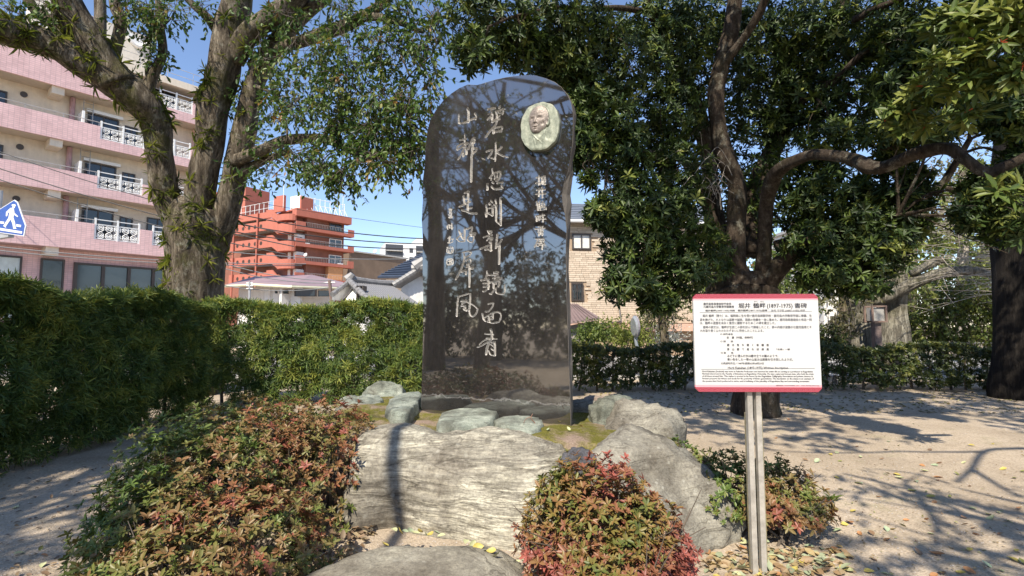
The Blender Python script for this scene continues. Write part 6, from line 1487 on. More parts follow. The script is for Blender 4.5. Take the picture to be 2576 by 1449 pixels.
for _ in range(120):
    x0, y0 = 2630 + RNG.uniform(-10, 20), RNG.uniform(480, 760); x1 = RNG.uniform(2230, 2540); y1 = y0 + RNG.uniform(-110, 60) * (x0 - x1) / 300 ; d0 = 14 + RNG.uniform(-1, 1.5)
    mx, my = (x0 + x1) / 2, (y0 + y1) / 2 - RNG.uniform(-10, 30); P = spline([at(x0, y0, d0), at(mx, my, d0 - .4), at(x1, y1, d0 - .8 + RNG.uniform(-.5, .5))], 5); tw.tube(P, np.linspace(.016, .003, len(P)), 4)
    for _k in range(3):
        i = RNG.integers(3, len(P) - 1); d = nrm(P[i] - P[i - 1] + RNG.normal(0, .45, 3)); tw.tube([P[i], P[i] + d * RNG.uniform(.3, .9)], [.006, .002], 3)
tw.build('branches', M_PALETW, bt, kind='stuff')
small_tree('bushy lime-green tree behind the low hedge near the dark trunk', [(2370, 930, 16, 26), (2370, 840, 16, 22), (2362, 780, 16, 16)], M_TWIG, [(2340, 760, 90, 60, 16, 1.4), (2430, 740, 90, 70, 16, 1.5), (2490, 770, 60, 70, 15.5, 1), (2380, 830, 110, 50, 15.8, 1.3), (2480, 850, 60, 40, 15.4, .7), (2300, 820, 60, 60, 16, .8)], 1250, M_LLIM, .12, 'lime_tree', seed=180, tint=(.62, .25))
small_tree('tall pale olive tree filling the gap behind the dead branches', [(2420, 900, 22, 30), (2420, 700, 22, 26), (2430, 500, 22, 18)], M_PALETW, [(2420, 560, 120, 80, 22, 1.5), (2320, 600, 70, 60, 22, .7), (2500, 600, 60, 80, 21, .8), (2460, 460, 80, 60, 22, .8), (2330, 700, 80, 60, 22, .8), (2490, 690, 60, 60, 21, .7)], 950, M_LLIM, .17, 'olive_tree', seed=190, tint=(.8, .15))
small_tree('young yellow-green maple-like tree behind the evergreen trunk', [(1755, 900, 17, 18), (1752, 800, 17, 15), (1748, 740, 17, 10)], M_TWIG, [(1760, 740, 40, 45, 17, 1), (1775, 690, 40, 40, 17, 1), (1960, 700, 40, 45, 17, .8), (2000, 745, 40, 40, 17, .6)], 260, M_LLIM, .13, 'small_tree', seed=200, tint=(.6, .2))
small_tree('gnarled garden pine trunk beside the traffic mirror', [(1652, 930, 17, 22), (1654, 880, 17, 20), (1660, 830, 17, 17), (1664, 790, 17, 13)], M_CAMB, [(1640, 800, 45, 18, 17, 1), (1600, 808, 30, 12, 16.6, .6), (1660, 775, 35, 20, 17, .8), (1620, 845, 40, 14, 16.5, .6)], 130, M_LLIM, .10, 'garden_pine', seed=210, tint=(.6, .2), extra=([(1656, 850, 17, 10), (1620, 830, 16.7, 7), (1590, 812, 16.5, 4)],))
small_tree('short knotty trunk standing left of the information board', [(1672, 930, 15, 24), (1674, 870, 15, 23), (1668, 830, 15, 20), (1664, 795, 15, 14)], M_CAMB, [(1660, 780, 40, 25, 15, 1), (1690, 800, 25, 20, 15, .6)], 60, M_LOLV, .10, 'garden_tree', seed=220)
for k_, (x, y, d, w, lab) in enumerate(((1930, 640, 30, 120, 'far tree seen between the evergreen stems'), (2120, 560, 34, 130, 'far dark tree behind the pale concrete building'), (2290, 560, 30, 130, 'tall far tree above the leaning bough'), (2420, 420, 36, 150, 'tallest far tree in the gap left of the dark trunk'), (2540, 600, 28, 120, 'far tree beside the dark trunk'), (1700, 690, 34, 70, 'far round tree beyond the gnarled pine'))):
    small_tree(lab, [(x, 900, d, 26), (x + 4, y + 60, d, 20), (x, y - 30, d, 10)], M_CAMB, [(x, y, w * .8, w * .8, d, 1.2), (x - w * .5, y + 60, w * .6, w * .5, d, .8), (x + w * .5, y + 50, w * .6, w * .5, d, .8), (x, y + 140, w * .9, w * .5, d, .8)], 420, M_LOLV if k_ % 2 else M_LCAM, .26, 'far_tree', 'trees beyond the street', seed=400 + k_, tint=(.45, .22))
def shrub(lab, rows, n, mat, L, base, name='shrub', tint=(.5, .2), k=8, stems=5, group=None, wd=.5, droop=.1):
    t = thing(name, base, lab, 'shrub', group); sprays(blobs(rows), n, mat, t, L, wd, k, tint=tint, droop=droop, slen=.25); s = MB(); c = at(rows[0][0], rows[0][1], rows[0][4])
    for _ in range(stems): e_ = c + RNG.normal(0, .25, 3); s.tube(spline([base + RNG.normal(0, .08, 3) * (1, 1, 0), (base + e_) / 2 + RNG.normal(0, .06, 3), e_], 4), np.linspace(.014, .005, 9), 5)
    s.build('stems', M_TWIG, t, kind='stuff')
shrub('bright green shrub right of the monument behind the low hedge', [(1475, 850, 45, 30, 13.6, 1), (1500, 830, 35, 25, 14, .8), (1450, 880, 30, 30, 13.4, .7)], 300, M_LLIM, .085, at(1470, 900, 13.6) * (1, 1, 0), tint=(.35, .2))
shrub('yellow-leaved shrub behind the traffic mirror', [(1560, 850, 50, 30, 15, 1), (1530, 825, 40, 22, 15.4, .7), (1600, 850, 40, 25, 15, .7)], 330, M_LLIM, .085, at(1560, 890, 15) * (1, 1, 0), tint=(.8, .15))
shrub('white-flowering arching shrub left of the information board', [(1690, 835, 38, 26, 15.6, 1), (1680, 860, 30, 18, 15.6, .6)], 230, leaf_mat('white_spray', [(.0, (.12, .16, .06)), (.5, (.55, .57, .50)), (1.0, (.75, .76, .72))], .6, .2), .05, at(1690, 890, 15.6) * (1, 1, 0), 'flowering_shrub', tint=(.6, .25))
shrub('dark green clipped bush left of the lichened trunk', [(2090, 850, 40, 30, 14, 1), (2060, 870, 30, 20, 14, .5)], 200, M_LHED, .08, at(2090, 890, 14) * (1, 1, 0), tint=(.6, .2))
shrub('small bright green shrub at the back left corner of the bed', [(917, 994, 34, 22, 7.4, 1)], 150, M_LLIM, .05, ground(917, 1018, .1), tint=(.25, .15), k=7)

# ------------------------------------------------------------------ hedges
def hedge(lab, a, c, th, z0, h, nros, mat, L, k, wd, singles, tint, lo=35, hi=85, stems=12, gap=.0, clump=.5, sname='leaf_spray', topt=.18, wob=.08, mat_s=None):
    """a clipped hedge from a to c (ground points of its front face), th deep, leaves thickest at front, top and back"""
    a, c = np.array(a, float), np.array(c, float); u = nrm((c - a)[:2]); L_ = np.linalg.norm((c - a)[:2]); nn = np.array((-u[1], u[0]))
    if np.dot(nn, a[:2]) < 0: nn = -nn                      # nn points away from the viewer
    t = thing('hedge', (a + c) / 2 * (1, 1, 0), lab, 'hedge')
    def pick(n_, zone):
        s = RNG.uniform(0, L_, n_); 
        if zone == 'front': dpt = np.abs(RNG.normal(0, .10, n_)); z = z0 + (h - z0) * RNG.uniform(0, 1, n_); ax = np.array((-nn[0], -nn[1], .35))
        elif zone == 'top': dpt = RNG.uniform(0, th, n_); z = h - np.abs(RNG.normal(0, .07, n_)); ax = np.array((-nn[0] * .3, -nn[1] * .3, 1.0))
        else: dpt = th - np.abs(RNG.normal(0, .1, n_)); z = z0 + (h - z0) * RNG.uniform(0, 1, n_); ax = np.array((nn[0], nn[1], .35))
        z = z + wob * np.sin(s * 2.1 + 1) * (z > h * .8) + RNG.normal(0, .03, n_)
        P = np.stack([a[0] + u[0] * s + nn[0] * dpt, a[1] + u[1] * s + nn[1] * dpt, z], 1)
        P[:, :2] += (nn[None] * (np.array([mnoise.noise(Vector((q * 1.3, zz * 1.6, 2))) for q, zz in zip(s, z)])[:, None] * .22))
        cl = np.array([mnoise.fractal(Vector((q * 2.6, zz * 2.6, 5 + dd)), 1, 2, 2) for q, zz, dd in zip(s, z, dpt)])
        thr = gap + clump * np.clip((h * .42 - z) / (h * .4), 0, 1) * .6
        k_ = cl > (thr - .55)
        return P[k_], nrm(ax[None] + RNG.normal(0, .5, (k_.sum(), 3))), cl[k_], z[k_]
    PP, AA, TT = [], [], []
    for zone, f in (('front', .5), ('top', .25), ('back', .25)):
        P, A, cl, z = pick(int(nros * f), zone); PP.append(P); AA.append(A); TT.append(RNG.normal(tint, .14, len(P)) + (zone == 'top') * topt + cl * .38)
    P, A, T = np.concatenate(PP), np.concatenate(AA), np.concatenate(TT).clip(0, 1)
    foliage(t, P, A, k, RNG.uniform(.75, 1.25, len(P)) * L, wd, lo, hi, T, mat, singles, sname)
    st_ = MB()
    for i in range(stems):
        s = L_ * (i + .5 + RNG.uniform(-.2, .2)) / stems; b0 = np.array((a[0] + u[0] * s + nn[0] * th * .5, a[1] + u[1] * s + nn[1] * th * .5, -.03)); tp = b0 + (RNG.normal(0, .08), RNG.normal(0, .05), h * .92)
        st_.tube(spline([b0, (b0 + tp) / 2 + RNG.normal(0, .05, 3), tp], 5), np.linspace(.032, .01, 11), 6)
        for _ in range(12):
            z = RNG.uniform(.12, .9); p = b0 + (tp - b0) * z; d = np.array((*(u * RNG.uniform(-1, 1) + nn * RNG.uniform(-.7, .7)), .35)); st_.tube([p, p + d * RNG.uniform(.15, .45)], [.008, .003], 4)
    st_.build('stems', M_TWIG, t, kind='stuff')
    return t
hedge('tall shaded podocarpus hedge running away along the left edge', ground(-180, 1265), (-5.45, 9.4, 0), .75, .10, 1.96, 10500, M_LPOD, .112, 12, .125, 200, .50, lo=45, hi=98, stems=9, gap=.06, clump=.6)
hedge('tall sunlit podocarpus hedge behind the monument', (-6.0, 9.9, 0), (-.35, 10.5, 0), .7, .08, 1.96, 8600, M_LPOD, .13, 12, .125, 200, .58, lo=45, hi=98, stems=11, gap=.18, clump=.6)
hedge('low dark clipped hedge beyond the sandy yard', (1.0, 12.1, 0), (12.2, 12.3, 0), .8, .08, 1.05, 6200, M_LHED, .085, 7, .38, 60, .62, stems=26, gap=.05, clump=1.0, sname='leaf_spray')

# ------------------------------------------------------------------ azaleas
def azalea(lab, dome, n, mat, tint_f, L=.041, singles=220, shoots=10, k=8):
    """dome rows: cx, cy, rx, ry, h — overlapping mounds standing on the ground"""
    dome = np.array(dome, float); c = dome[0]
    t = thing('azalea_bush', (c[0], c[1], 0), lab, 'bush')
    w = dome[:, 2] * dome[:, 3]; w /= w.sum(); i = RNG.choice(len(dome), n, p=w)
    q = RNG.normal(0, 1, (n, 3)); q[:, 2] = np.abs(q[:, 2]) * 1.0 - .12; q = nrm(q)
    deep = RNG.uniform(0, 1, n) ** 2.2 * .32
    lump = np.array([mnoise.fractal(Vector(v * 3.1) + Vector((j * 3.0, 1, 2)), 1, 2, 3) for v, j in zip(q, i)])
    rr = (1 - deep) * (1 + .30 * lump)
    P = np.stack([dome[i, 0] + q[:, 0] * dome[i, 2] * rr, dome[i, 1] + q[:, 1] * dome[i, 3] * rr, .12 + (dome[i, 4] - .1) * np.maximum(q[:, 2], -.1) * rr + .04], 1)
    inside = np.zeros(n, bool)                              # drop leaves buried in a neighbouring mound
    for j, d in enumerate(dome):
        e = ((P[:, 0] - d[0]) / d[2]) ** 2 + ((P[:, 1] - d[1]) / d[3]) ** 2 + ((P[:, 2] - .1) / d[4]) ** 2; inside |= (e < .40) & (i != j)
    kp = ~inside & (P[:, 2] > .05)
    P, q, deep, i = P[kp], q[kp], deep[kp], i[kp]
    A = nrm(q + np.array((0, -.1, .55)) + RNG.normal(0, .35, q.shape))
    pat = np.array([mnoise.fractal(Vector(p * 2.6), 1, 2, 2) for p in P])
    T = (tint_f(P) + pat * .42 + RNG.normal(0, .13, len(P))).clip(0, 1)
    Ls = RNG.uniform(.55, 1.35, len(P)) * L
    sp, sa, stt, sl_ = [], [], [], []                       # tall young shoots above the mound
    st_ = MB()
    for _ in range(shoots):
        d = dome[RNG.integers(len(dome))]; a = RNG.uniform(0, 6.28); r_ = RNG.uniform(0, .8)
        b0 = np.array((d[0] + math.cos(a) * d[2] * r_, d[1] + math.sin(a) * d[3] * r_, d[4] * math.sqrt(max(.05, 1 - r_ * r_)) * .92)); ln = RNG.uniform(.08, .2)
        e_ = b0 + (RNG.normal(0, .03), RNG.normal(0, .03), ln); st_.tube([b0 - (0, 0, .1), b0, e_], [.004, .003, .002], 4)
        for f in np.linspace(.1, 1, 5): sp.append(b0 + (e_ - b0) * f); sa.append((RNG.normal(0, .2), RNG.normal(0, .2), 1)); stt.append(RNG.uniform(.1, .5)); sl_.append(L * (.9 - .3 * abs(f - .4)))
    if shoots: P = np.concatenate([P, np.array(sp)]); A = np.concatenate([A, nrm(np.array(sa))]); T = np.concatenate([T, stt]); Ls = np.concatenate([Ls, sl_])
    foliage(t, P, A, k, Ls, .40, 35, 95, T, mat, singles, 'leaf_rosette')
    for d in dome:                                          # the branching stems inside
        for _ in range(16):
            a = RNG.uniform(0, 6.28); v = nrm(np.array((math.cos(a) * RNG.uniform(.2, 1), math.sin(a) * RNG.uniform(.2, 1), RNG.uniform(.3, 1)))); e_ = np.array((d[0], d[1], .05)) + v * np.array((d[2], d[3], d[4])) * .74
            b0 = np.array((d[0] + RNG.normal(0, .07), d[1] + RNG.normal(0, .07), -.02)); m_ = (b0 + e_) / 2 + RNG.normal(0, .05, 3) + (0, 0, .05); st_.tube(spline([b0, m_, e_], 4), np.linspace(.011, .003, 9), 5)
            for _k in range(3): st_.tube([m_, m_ + v * RNG.uniform(.1, .3) + RNG.normal(0, .07, 3)], [.005, .002], 4)
    st_.build('stems', M_TWIG, t, kind='stuff')
    return t
azalea('big spreading bronze-green azalea left of the banded boulder', [(-1.95, 3.55, .55, .58, .72), (-2.15, 3.2, .42, .42, .62), (-1.62, 3.15, .52, .5, .50), (-2.15, 4.15, .75, .65, .86), (-1.6, 4.35, .5, .6, .80), (-2.35, 4.9, .7, .6, .80), (-1.75, 5.1, .45, .5, .74), (-1.75, 2.78, .42, .40, .42), (-2.6, 4.25, .42, .45, .78), (-2.42, 3.7, .42, .42, .78)], 9600, M_LAZ,
       lambda P: .35 + .10 * np.sin(P[:, 0] * 2.4 + 5) + .20 * np.clip((P[:, 0] + 2.3), -1, .7) + .08 * (P[:, 1] > 3.9), singles=240, shoots=14)
azalea('rounded reddish azalea in front of the big grey boulder', [(.54, 3.12, .40, .38, .66), (.36, 3.22, .30, .32, .62), (.76, 3.05, .27, .30, .50), (.60, 2.85, .36, .28, .34)], 3100, M_LAZP,
       lambda P: .44 + .34 * np.clip((P[:, 0] - .40) * 1.5, 0, 1) + .12 * np.sin(P[:, 2] * 9), singles=280, shoots=24)
azalea('sprawling azalea with dark stems behind the board posts', [(1.74, 4.15, .42, .36, .46), (2.05, 4.1, .34, .34, .42), (1.48, 4.55, .34, .3, .46), (2.0, 3.9, .36, .26, .26)], 1600, M_LAZ,
       lambda P: .26 + .38 * np.clip((P[:, 0] - 1.6) * 1.5, 0, 1), singles=160, shoots=6)

# ------------------------------------------------------------------ trees that stand behind the viewer: they show in the polished face and cast the dappled shade
def back_tree(lab, base, h, r, crown, n, seed, lean=(0, 0), L=.12, arms=9, extra=()):
    t = thing('park_tree', (*base, 0), lab, 'tree', 'park trees reflected in the polished face')
    rg = np.random.default_rng(seed); b0 = np.array((*base, -.05)); tp = b0 + np.array((lean[0], lean[1], h))
    P = spline([b0, b0 + (tp - b0) * .3 + rg.normal(0, .12, 3), b0 + (tp - b0) * .65 + rg.normal(0, .2, 3), tp], 6); MB().tube(P, np.linspace(r, r * .25, len(P)), 14, rough=.08, seed=seed).build('trunk', M_CAMB, t, smooth=True)
    for i in range(arms):
        j = rg.integers(len(P) // 3, len(P) - 1); c = np.array(crown[i % len(crown)][:3]); e_ = c + rg.normal(0, .4, 3) * np.array(crown[i % len(crown)][3:6]); Q = spline([P[j], (P[j] + e_) / 2 + rg.normal(0, .5, 3), e_], 6); MB().tube(Q, np.linspace(r * .42, .02, len(Q)), 8, rough=.05, seed=i).build('limb', M_CAMB, t, smooth=True)
        for _ in range(9):
            m = rg.integers(4, len(Q) - 1); d = nrm(Q[m] - Q[m - 1] + rg.normal(0, .6, 3)); MB().tube(spline([Q[m], Q[m] + d * .8 + rg.normal(0, .1, 3), Q[m] + d * 1.7 + rg.normal(0, .3, 3)], 4), np.linspace(.04, .008, 9), 5).build('branch', M_CAMB, t)
    for Q, rr in extra: MB().tube(spline(Q, 6), np.linspace(rr[0], rr[1], (len(Q) - 1) * 6 + 1), 8, rough=.05, seed=seed).build('limb', M_CAMB, t, smooth=True)
    if n: sprays(crown, n, M_LCAM, t, L, .5, 9, tint=(.4, .2), slen=.55)
    return t
def up(p, t): return np.asarray(p, float) + SUN * t
strip = [up((-1.26, 2.7, .13), 9.4), up((-1.13, 2.95, .15), 8.9), up((-.93, 3.42, .12), 8.2), up((-.95, 3.75, .30), 7.6), up((-.92, 4.30, .62), 7.0), up((-.9, 4.6, .7), 6.6)]
back_tree('leaning park tree with a heavy bough over the path', (-5.4, -5.2), 10, .26, [(-7.4, -1.2, 7.8, 1.6, 2.0, 1.1, 1.2), (-6.0, -.6, 7.0, 1.2, 1.6, .8, 1.0), (-8.6, .4, 8.4, 1.6, 1.8, 1.0, 1.2), (-5.6, -2.4, 7.3, 1.1, 1.1, .7, .8), (-8.2, 2.2, 8.6, 1.5, 1.5, .9, 1.0)], 520, 300, arms=14,
          extra=[([np.array((-5.4, -5.2, 4.8)), np.array((-4.8, -4.3, 6.4))] + [strip[0]], (.14, .07)), (strip, (.062, .05))])
back_tree('tall park tree with a forked trunk', (-11.3, -1.6), 12, .40, [(-11.5, -.5, 9.5, 2.4, 2.2, 1.8, 1), (-13.5, -2, 8.5, 2, 2, 1.4, 1), (-10.4, 1.0, 8.2, 1.6, 1.8, 2.2, .8)], 230, 310, arms=15)
back_tree('slim park tree near the street corner', (-13.5, -6.5), 12, .34, [(-13.5, -6, 9, 2.6, 2.4, 1.8, 1), (-12, -8, 8, 2, 2, 1.5, 1)], 260, 320)
back_tree('broad park tree by the lawn', (-9.1, -1.9), 10, .28, [(-9.6, -2.5, 8.4, 2.2, 2.2, 1.8, 1), (-8.0, -3.6, 7.0, 2, 2, 1.8, 1), (-10, -1, 6.2, 1.2, 1.2, 1.2, .6)], 220, 330, lean=(.5, -.6), arms=15)
gp = lambda X, Y: ground((2600 + X * .5559) / 1.5652, (1500 + Y * .5559) / 1.5652)
E1 = [up(gp(2576, 480), 8.6), up(gp(2300, 500), 8.4), up(gp(2210, 610), 8.2), up(gp(2100, 710), 8.0)]; E2 = [up(gp(2210, 610), 8.2), up(gp(2400, 740), 8.3), up(gp(2576, 830), 8.5)]
E3 = [up(gp(2300, 500), 8.4), up(gp(1700, 490), 8.6), up(gp(1250, 515), 8.8), up(gp(880, 500), 9)]; E4 = [up(gp(2050, 720), 8), up(gp(1800, 650), 8.1), up(gp(1500, 625), 8.3)]; E5 = [up(gp(2576, 1382), 8.2), up(gp(2000, 1240), 8.2), up(gp(1500, 1120), 8.4), up(gp(1250, 1200), 8.6)]
E6 = [up(gp(2576, 1050), 8.2), up(gp(2100, 950), 8.2), up(gp(1800, 890), 8.4), up(gp(1450, 740), 8.6), up(gp(1180, 690), 8.7)]
leafy = [tuple(up(gp(x, y), 8.3)) + (rx, ry, .25, w) for x, y, rx, ry, w in ((2050, 930, .35, .35, .7), (1750, 1180, .5, .2, .6), (1500, 800, .4, .25, .4), (1300, 690, .35, .25, .4), (2300, 820, .45, .4, .6), (1900, 1250, .5, .25, .7), (1350, 1180, .4, .2, .4), (2450, 1000, .5, .4, .6))]
back_tree('park tree with long thin boughs over the sandy yard', (6.4, -6.2), 9, .32, leafy + [(6.4, -6, 9, 2.0, 2.0, 1.2, 3.0)], 150, 340, extra=[(E1, (.045, .028)), (E2, (.035, .02)), (E3, (.03, .014)), (E4, (.022, .01)), (E5, (.024, .012)), (E6, (.028, .012)), ([np.array((6.2, -6.2, 4.5)), np.array((4.6, -4.4, 5.6)), E1[0]], (.12, .05)), ([np.array((6.2, -6.2, 4.8)), np.array((4.2, -5.4, 5.9)), E5[0]], (.12, .06)), ([np.array((6.2, -6.2, 4.8)), E6[0] + (0, -.6, .1), E6[0]], (.1, .05)), ([E1[2], (E1[2] + E2[0]) / 2, E2[0]], (.03, .03))], arms=5)
bk = thing('park_thicket', (-17, -9, 0), 'dense dark shrubs across the lawn, reflected low in the polished face', 'shrub')
sprays([(-25 + i * 2.6, -1 - i * 2.0 + (i % 3), 2.5, 2.2, 1.6, 2.9 + .9 * (i % 3 == 1) - .6 * (i % 4 == 2), 1) for i in range(11)], 4600, M_LHED, bk, .26, .5, 9, tint=(.5, .2), slen=.7)

# ------------------------------------------------------------------ small things on the ground
LEAFC = [('yellow', (.46, .37, .09)), ('pale yellow-green', (.44, .45, .24)), ('orange-brown', (.38, .19, .08)), ('dry brown', (.22, .14, .08)), ('pale green', (.34, .40, .25)), ('olive', (.20, .20, .06))]
lm = []
for nm_, c in LEAFC:
    vs = []
    mm = plain('fallen_leaf_' + nm_.replace(' ', '_').replace('-', '_'), c, .55, var=.3, scale=22)
    for v in range(3):
        V, F = [], []; n = 7; curl = (.04, .22, .55)[v]; tw_ = RNG.uniform(-.3, .3)
        for i in range(n):
            t = i / (n - 1); w = .30 * math.sin(math.pi * t ** .8) ** .8 + .004
            for s in (-1, 0, 1): V.append((t - .5, s * w, .03 + curl * (t - .5) ** 2 + abs(s) * w * .5 * (1 + tw_ * s)))
        for i in range(n - 1):
            for s in (0, 1): F.append((i * 3 + s, i * 3 + s + 1, i * 3 + s + 4, i * 3 + s + 3))
        vs.append(mesh_from('fallen_leaf', V, F, mm, smooth=True))
    lm.append(vs)
def drop(p, ci, size, label, group, nv=(0, 0, 1), flip=.25, var=None):
    o = bpy.data.objects.new('fallen_leaf', lm[ci][var] if var is not None else random.choice(lm[ci])); COL.objects.link(o)
    o.location = p; q = Vector(nrm(np.array(nv) + RNG.normal(0, flip, 3))).to_track_quat('Z', 'Y') @ Quaternion((0, 0, 1), random.uniform(0, 6.28)); o.rotation_mode = 'QUATERNION'; o.rotation_quaternion = q; o.scale = (size, size, size)
    return tag(o, label, 'leaf', group)
BP = np.array((1.62, 3.36))
SIZES = ((.048, 'small'), (.064, 'mid-sized'), (.085, 'large')); FORMS = ('flat', 'curved', 'curled')
def where(p):
    dx, dy = p[0] - BP[0], p[1] - BP[1]
    if dy > 4.2: return 'on the shaded sand along the low hedge'
    if dy > 2.2: return 'on the sand halfway from board to low hedge' + (', far right' if dx > 3 else '')
    if abs(dx) < .45: return 'heaped at the feet of the board posts' if abs(dy) < .35 else ('behind the board posts' if dy > 0 else 'in front of the board posts')
    side = 'just right of the board posts' if 0 < dx < 1 else 'well right of the board posts' if dx > 0 else 'between red azalea and board posts' if dx > -1 else 'before the boulders' if dx > -3 else 'below the tall left hedge'
    return side + (' and behind them' if dy > .9 and dx > 0 else ' and nearer the viewer' if dy < -.25 and dx > 0 else '')
def gz(x, y): return max(float(ground_z(x, y)), float(bed_z(x, y)) if -2.4 < x < 2.1 and 3.8 < y < 7.9 else -9) + .006
n_l = 0
for cnt, x0, x1, y0, y1, lab, grp in ((95, 1980, 2576, 1120, 1448, 'leaf lying on the sunlit sand at the right', 'leaves scattered on the sunlit sand'), (40, 1760, 2140, 1340, 1448, 'leaf heaped round the feet of the board posts', 'leaves round the board posts'), (24, 1660, 2500, 1000, 1120, 'leaf on the shaded sand before the low hedge', 'leaves on the shaded sand'), (16, 30, 330, 1180, 1440, 'leaf on the shaded sand below the left hedge', 'leaves by the left hedge'), (12, 1180, 1440, 1395, 1448, 'leaf between the flat boulder and the red azalea', 'leaves between boulder and azalea')):
    for _ in range(cnt):
        p = ground(RNG.uniform(x0, x1), RNG.uniform(y0, y1), .0); ci = int(RNG.choice(6, p=(.24, .22, .2, .12, .12, .10)))
        si, fi_ = int(RNG.choice(3, p=(.4, .4, .2))), int(RNG.choice(3, p=(.35, .4, .25))); lb = SIZES[si][1] + ' ' + FORMS[fi_] + ' ' + LEAFC[ci][0] + ' leaf ' + where(p); drop((p[0], p[1], gz(p[0], p[1])), ci, SIZES[si][0] * RNG.uniform(.92, 1.08), lb, lb, var=fi_)
ORD = ('first', 'second', 'third', 'fourth', 'fifth', 'sixth', 'seventh', 'eighth', 'ninth', 'tenth', 'eleventh', 'twelfth', 'thirteenth', 'fourteenth', 'fifteenth', 'sixteenth')
for k_, (px_, py_) in enumerate(((992, 1348), (1005, 1351), (1018, 1352), (1030, 1349), (1043, 1356), (1056, 1352), (1070, 1358), (1085, 1360), (1098, 1356), (1110, 1362), (1172, 1378), (1188, 1384), (1203, 1390), (1222, 1396), (1236, 1402), (1250, 1412))):
    p = ground(px_, py_, .13); drop((p[0], p[1], .165), random.choice((0, 0, 1, 1, 4)), RNG.uniform(.055, .08), ORD[k_] + ' leaf from the left in the crevice between flat and banded boulders', 'leaves in the boulder crevice', flip=.6)
p = ground(968, 1384, .17); drop((p[0], p[1], .195), 0, .075, 'single yellow-green leaf on top of the low flat boulder', None, flip=.2)
for px_, py_, ci, sz, lab in ((1140, 1028, 3, .06, 'brown leaf against the left part of the monument foot'), (1105, 1030, 2, .05, 'orange-brown leaf at the left corner of the monument foot'), (1268, 1035, 1, .06, 'pale upright leaf between the two flat stones'), (1290, 1026, 3, .06, 'brown leaf at the middle of the monument foot'),
    (1405, 1062, 0, .07, 'yellow leaf below the right corner of the monument'), (1420, 1050, 2, .06, 'orange leaf touching the right corner of the monument'), (1380, 1090, 4, .05, 'pale green leaf on bare soil right of the oval stone'), (1430, 1085, 1, .05, 'pale leaf on bare soil below the monument corner'), (1462, 1074, 2, .05, 'orange leaf on bare soil near the rugged boulder'),
    (1340, 1095, 1, .05, 'pale leaf at the tip of the dry twig'), (1300, 1090, 3, .05, 'brown leaf in the moss under the oval stone'), (1445, 1020, 0, .07, 'yellow leaf on the moss right of the monument'), (1180, 1076, 3, .045, 'tiny brown leaf in the moss under the greenish stone'), (1060, 1070, 0, .05, 'yellow leaf on the moss left of the greenish stone')):
    p = ground(px_, py_, .58); drop((p[0], p[1], gz(p[0], p[1]) + .012), ci, sz, lab, None, flip=.35)
def litter(name, n, sampler, cols, L=(.05, .09)):
    P = sampler(n); D = RNG.normal(0, 1, P.shape) * (1, 1, .25); N = RNG.normal(0, .35, P.shape) + (0, 0, 1); LL = RNG.uniform(*L, len(P)); V, F = leaves(P, D, N, LL, LL * .55, .15)
    t = RNG.choice(len(cols), len(P)) / max(1, len(cols) - 1)
    obj(name, V, F, leaf_mat(name + '_colour', [(i / max(1, len(cols) - 1), c) for i, c in enumerate(cols)], .6, .1), kind='stuff', attrs={'tint': np.repeat(t, 6)})
def in_strip(x0, x1, y0, y1, z=.012):
    def f(n):
        P = np.array([ground(RNG.uniform(x0, x1), RNG.uniform(y0, y1), 0) for _ in range(n)]); P[:, 2] = [gz(a, c) + RNG.uniform(0, z) for a, c in P[:, :2]]; return P
    return f
litter('leaf_litter', 1100, in_strip(1450, 2560, 985, 1040), [(.10, .08, .045), (.22, .17, .08), (.36, .31, .12), (.16, .15, .06)])
litter('leaf_litter', 420, lambda n: np.stack([RNG.uniform(-1.5, -1.05, n), RNG.uniform(3.0, 4.0, n), RNG.uniform(.0, .06, n)], 1), [(.20, .13, .08), (.30, .2, .12), (.16, .11, .07), (.36, .28, .16)])
litter('leaf_litter', 260, in_strip(1780, 2130, 1380, 1449), [(.26, .16, .09), (.38, .30, .14), (.34, .22, .12), (.30, .33, .2)])
litter('leaf_litter', 240, in_strip(1100, 1560, 1000, 1110), [(.22, .15, .10), (.34, .26, .16), (.16, .12, .08)], (.02, .05))
litter('leaf_crumbs', 900, in_strip(1500, 2576, 1040, 1448), [(.20, .13, .08), (.34, .25, .13), (.14, .10, .07), (.30, .28, .12)], (.012, .032))
litter('leaf_crumbs', 160, in_strip(0, 330, 1150, 1448), [(.20, .13, .08), (.30, .2, .10), (.14, .10, .07)], (.015, .05))
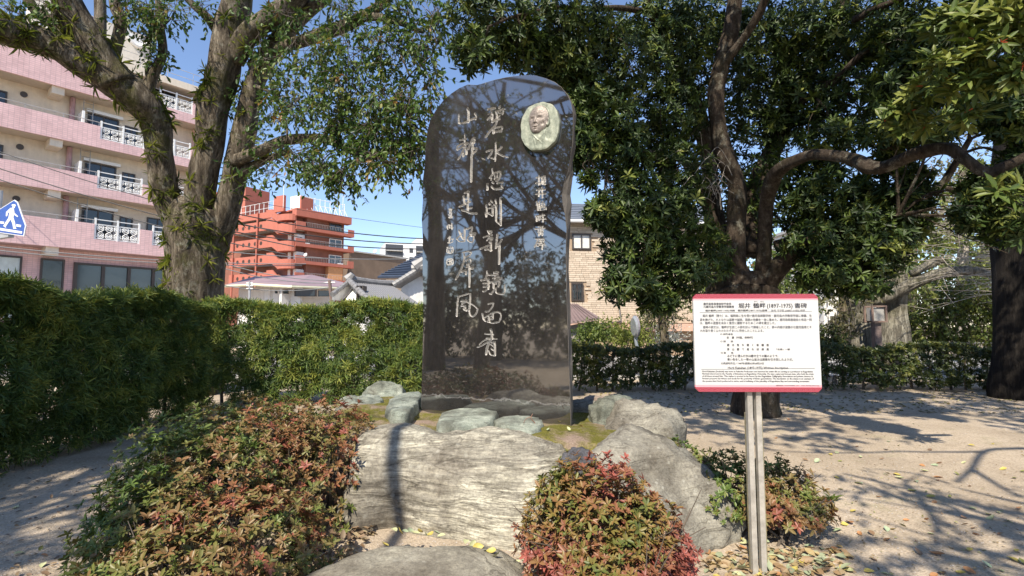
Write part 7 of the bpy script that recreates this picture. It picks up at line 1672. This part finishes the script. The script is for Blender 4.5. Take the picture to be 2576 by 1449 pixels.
# grit on the sand
n = 9000; PX, PY = RNG.uniform(-200, 2700, n), RNG.uniform(1030, 1449, n)
P = np.array([ground(a, c, 0) for a, c in zip(PX, PY)]); ok = ~((P[:, 0] > -2.2) & (P[:, 0] < 1.7) & (P[:, 1] > 3.9) & (P[:, 1] < 7.6)); P = P[ok]; P[:, 2] = ground_z(P[:, 0], P[:, 1]); n = len(P)
s = RNG.uniform(.002, .0065, (n, 1)) * (1 + P[:, 1:2] * .06); o8 = np.array([(1, 0, 0), (0, 1, 0), (-1, 0, 0), (0, -1, 0), (0, 0, .8)], float); V = (P[:, None] + s[:, None] * o8[None] * RNG.uniform(.6, 1.2, (n, 5, 1))).reshape(-1, 3)
i5 = np.arange(n)[:, None] * 5; F = np.concatenate([i5 + np.array([[a, (a + 1) % 4, 4]]) for a in range(4)], 1).reshape(-1, 3)
obj('grit', V, F, plain('grit', (.42, .38, .34), .9, var=.5, scale=30), kind='stuff')
# little plants and a twig at the monument's foot
def tuft(px_, py_, lab, n=7, L=.07, m=None):
    p = ground(px_, py_, .60); p[2] = gz(p[0], p[1]); t = thing('weed', p, lab, 'weed'); V, F, tt = rosettes([p], [(0, 0, 1)], n, L, .34, 20, 75, [.55]); obj('leaves', V, F, m or M_LLIM, t, kind='stuff', attrs={'tint': tt})
tuft(1298, 1018, 'small bright weed at the middle of the monument foot', 11, .12); tuft(1145, 1020, 'small weed at the left of the monument foot', 9, .06); tuft(1180, 1018, 'tiny two-leaved weed against the monument foot', 7, .06)
tuft(2010, 1094, 'thin tuft of grass on the sand behind the board', 12, .14); tuft(2085, 1090, 'sparse green weed on the sand right of the board', 12, .10)
q = [ground(1352, 1082, .58), ground(1345, 1068, .62) + (0, 0, .02), ground(1338, 1058, .66)]; tg = MB(); P0 = np.array(q[0]); 
tg.tube(spline([P0, P0 + (-.02, .0, .06), P0 + (-.06, -.01, .11), P0 + (-.045, 0, .15)], 4), np.linspace(.006, .003, 13), 5); tg.tube(spline([P0 + (-.05, 0, .125), P0 + (-.11, .0, .10), P0 + (-.14, .01, .03)], 4), np.linspace(.004, .002, 9), 5)
tg.build('twig', plain('dry_red_twig', (.22, .12, .08), .8), label='forked dry twig leaning on the oval flat stone', cat='twig')
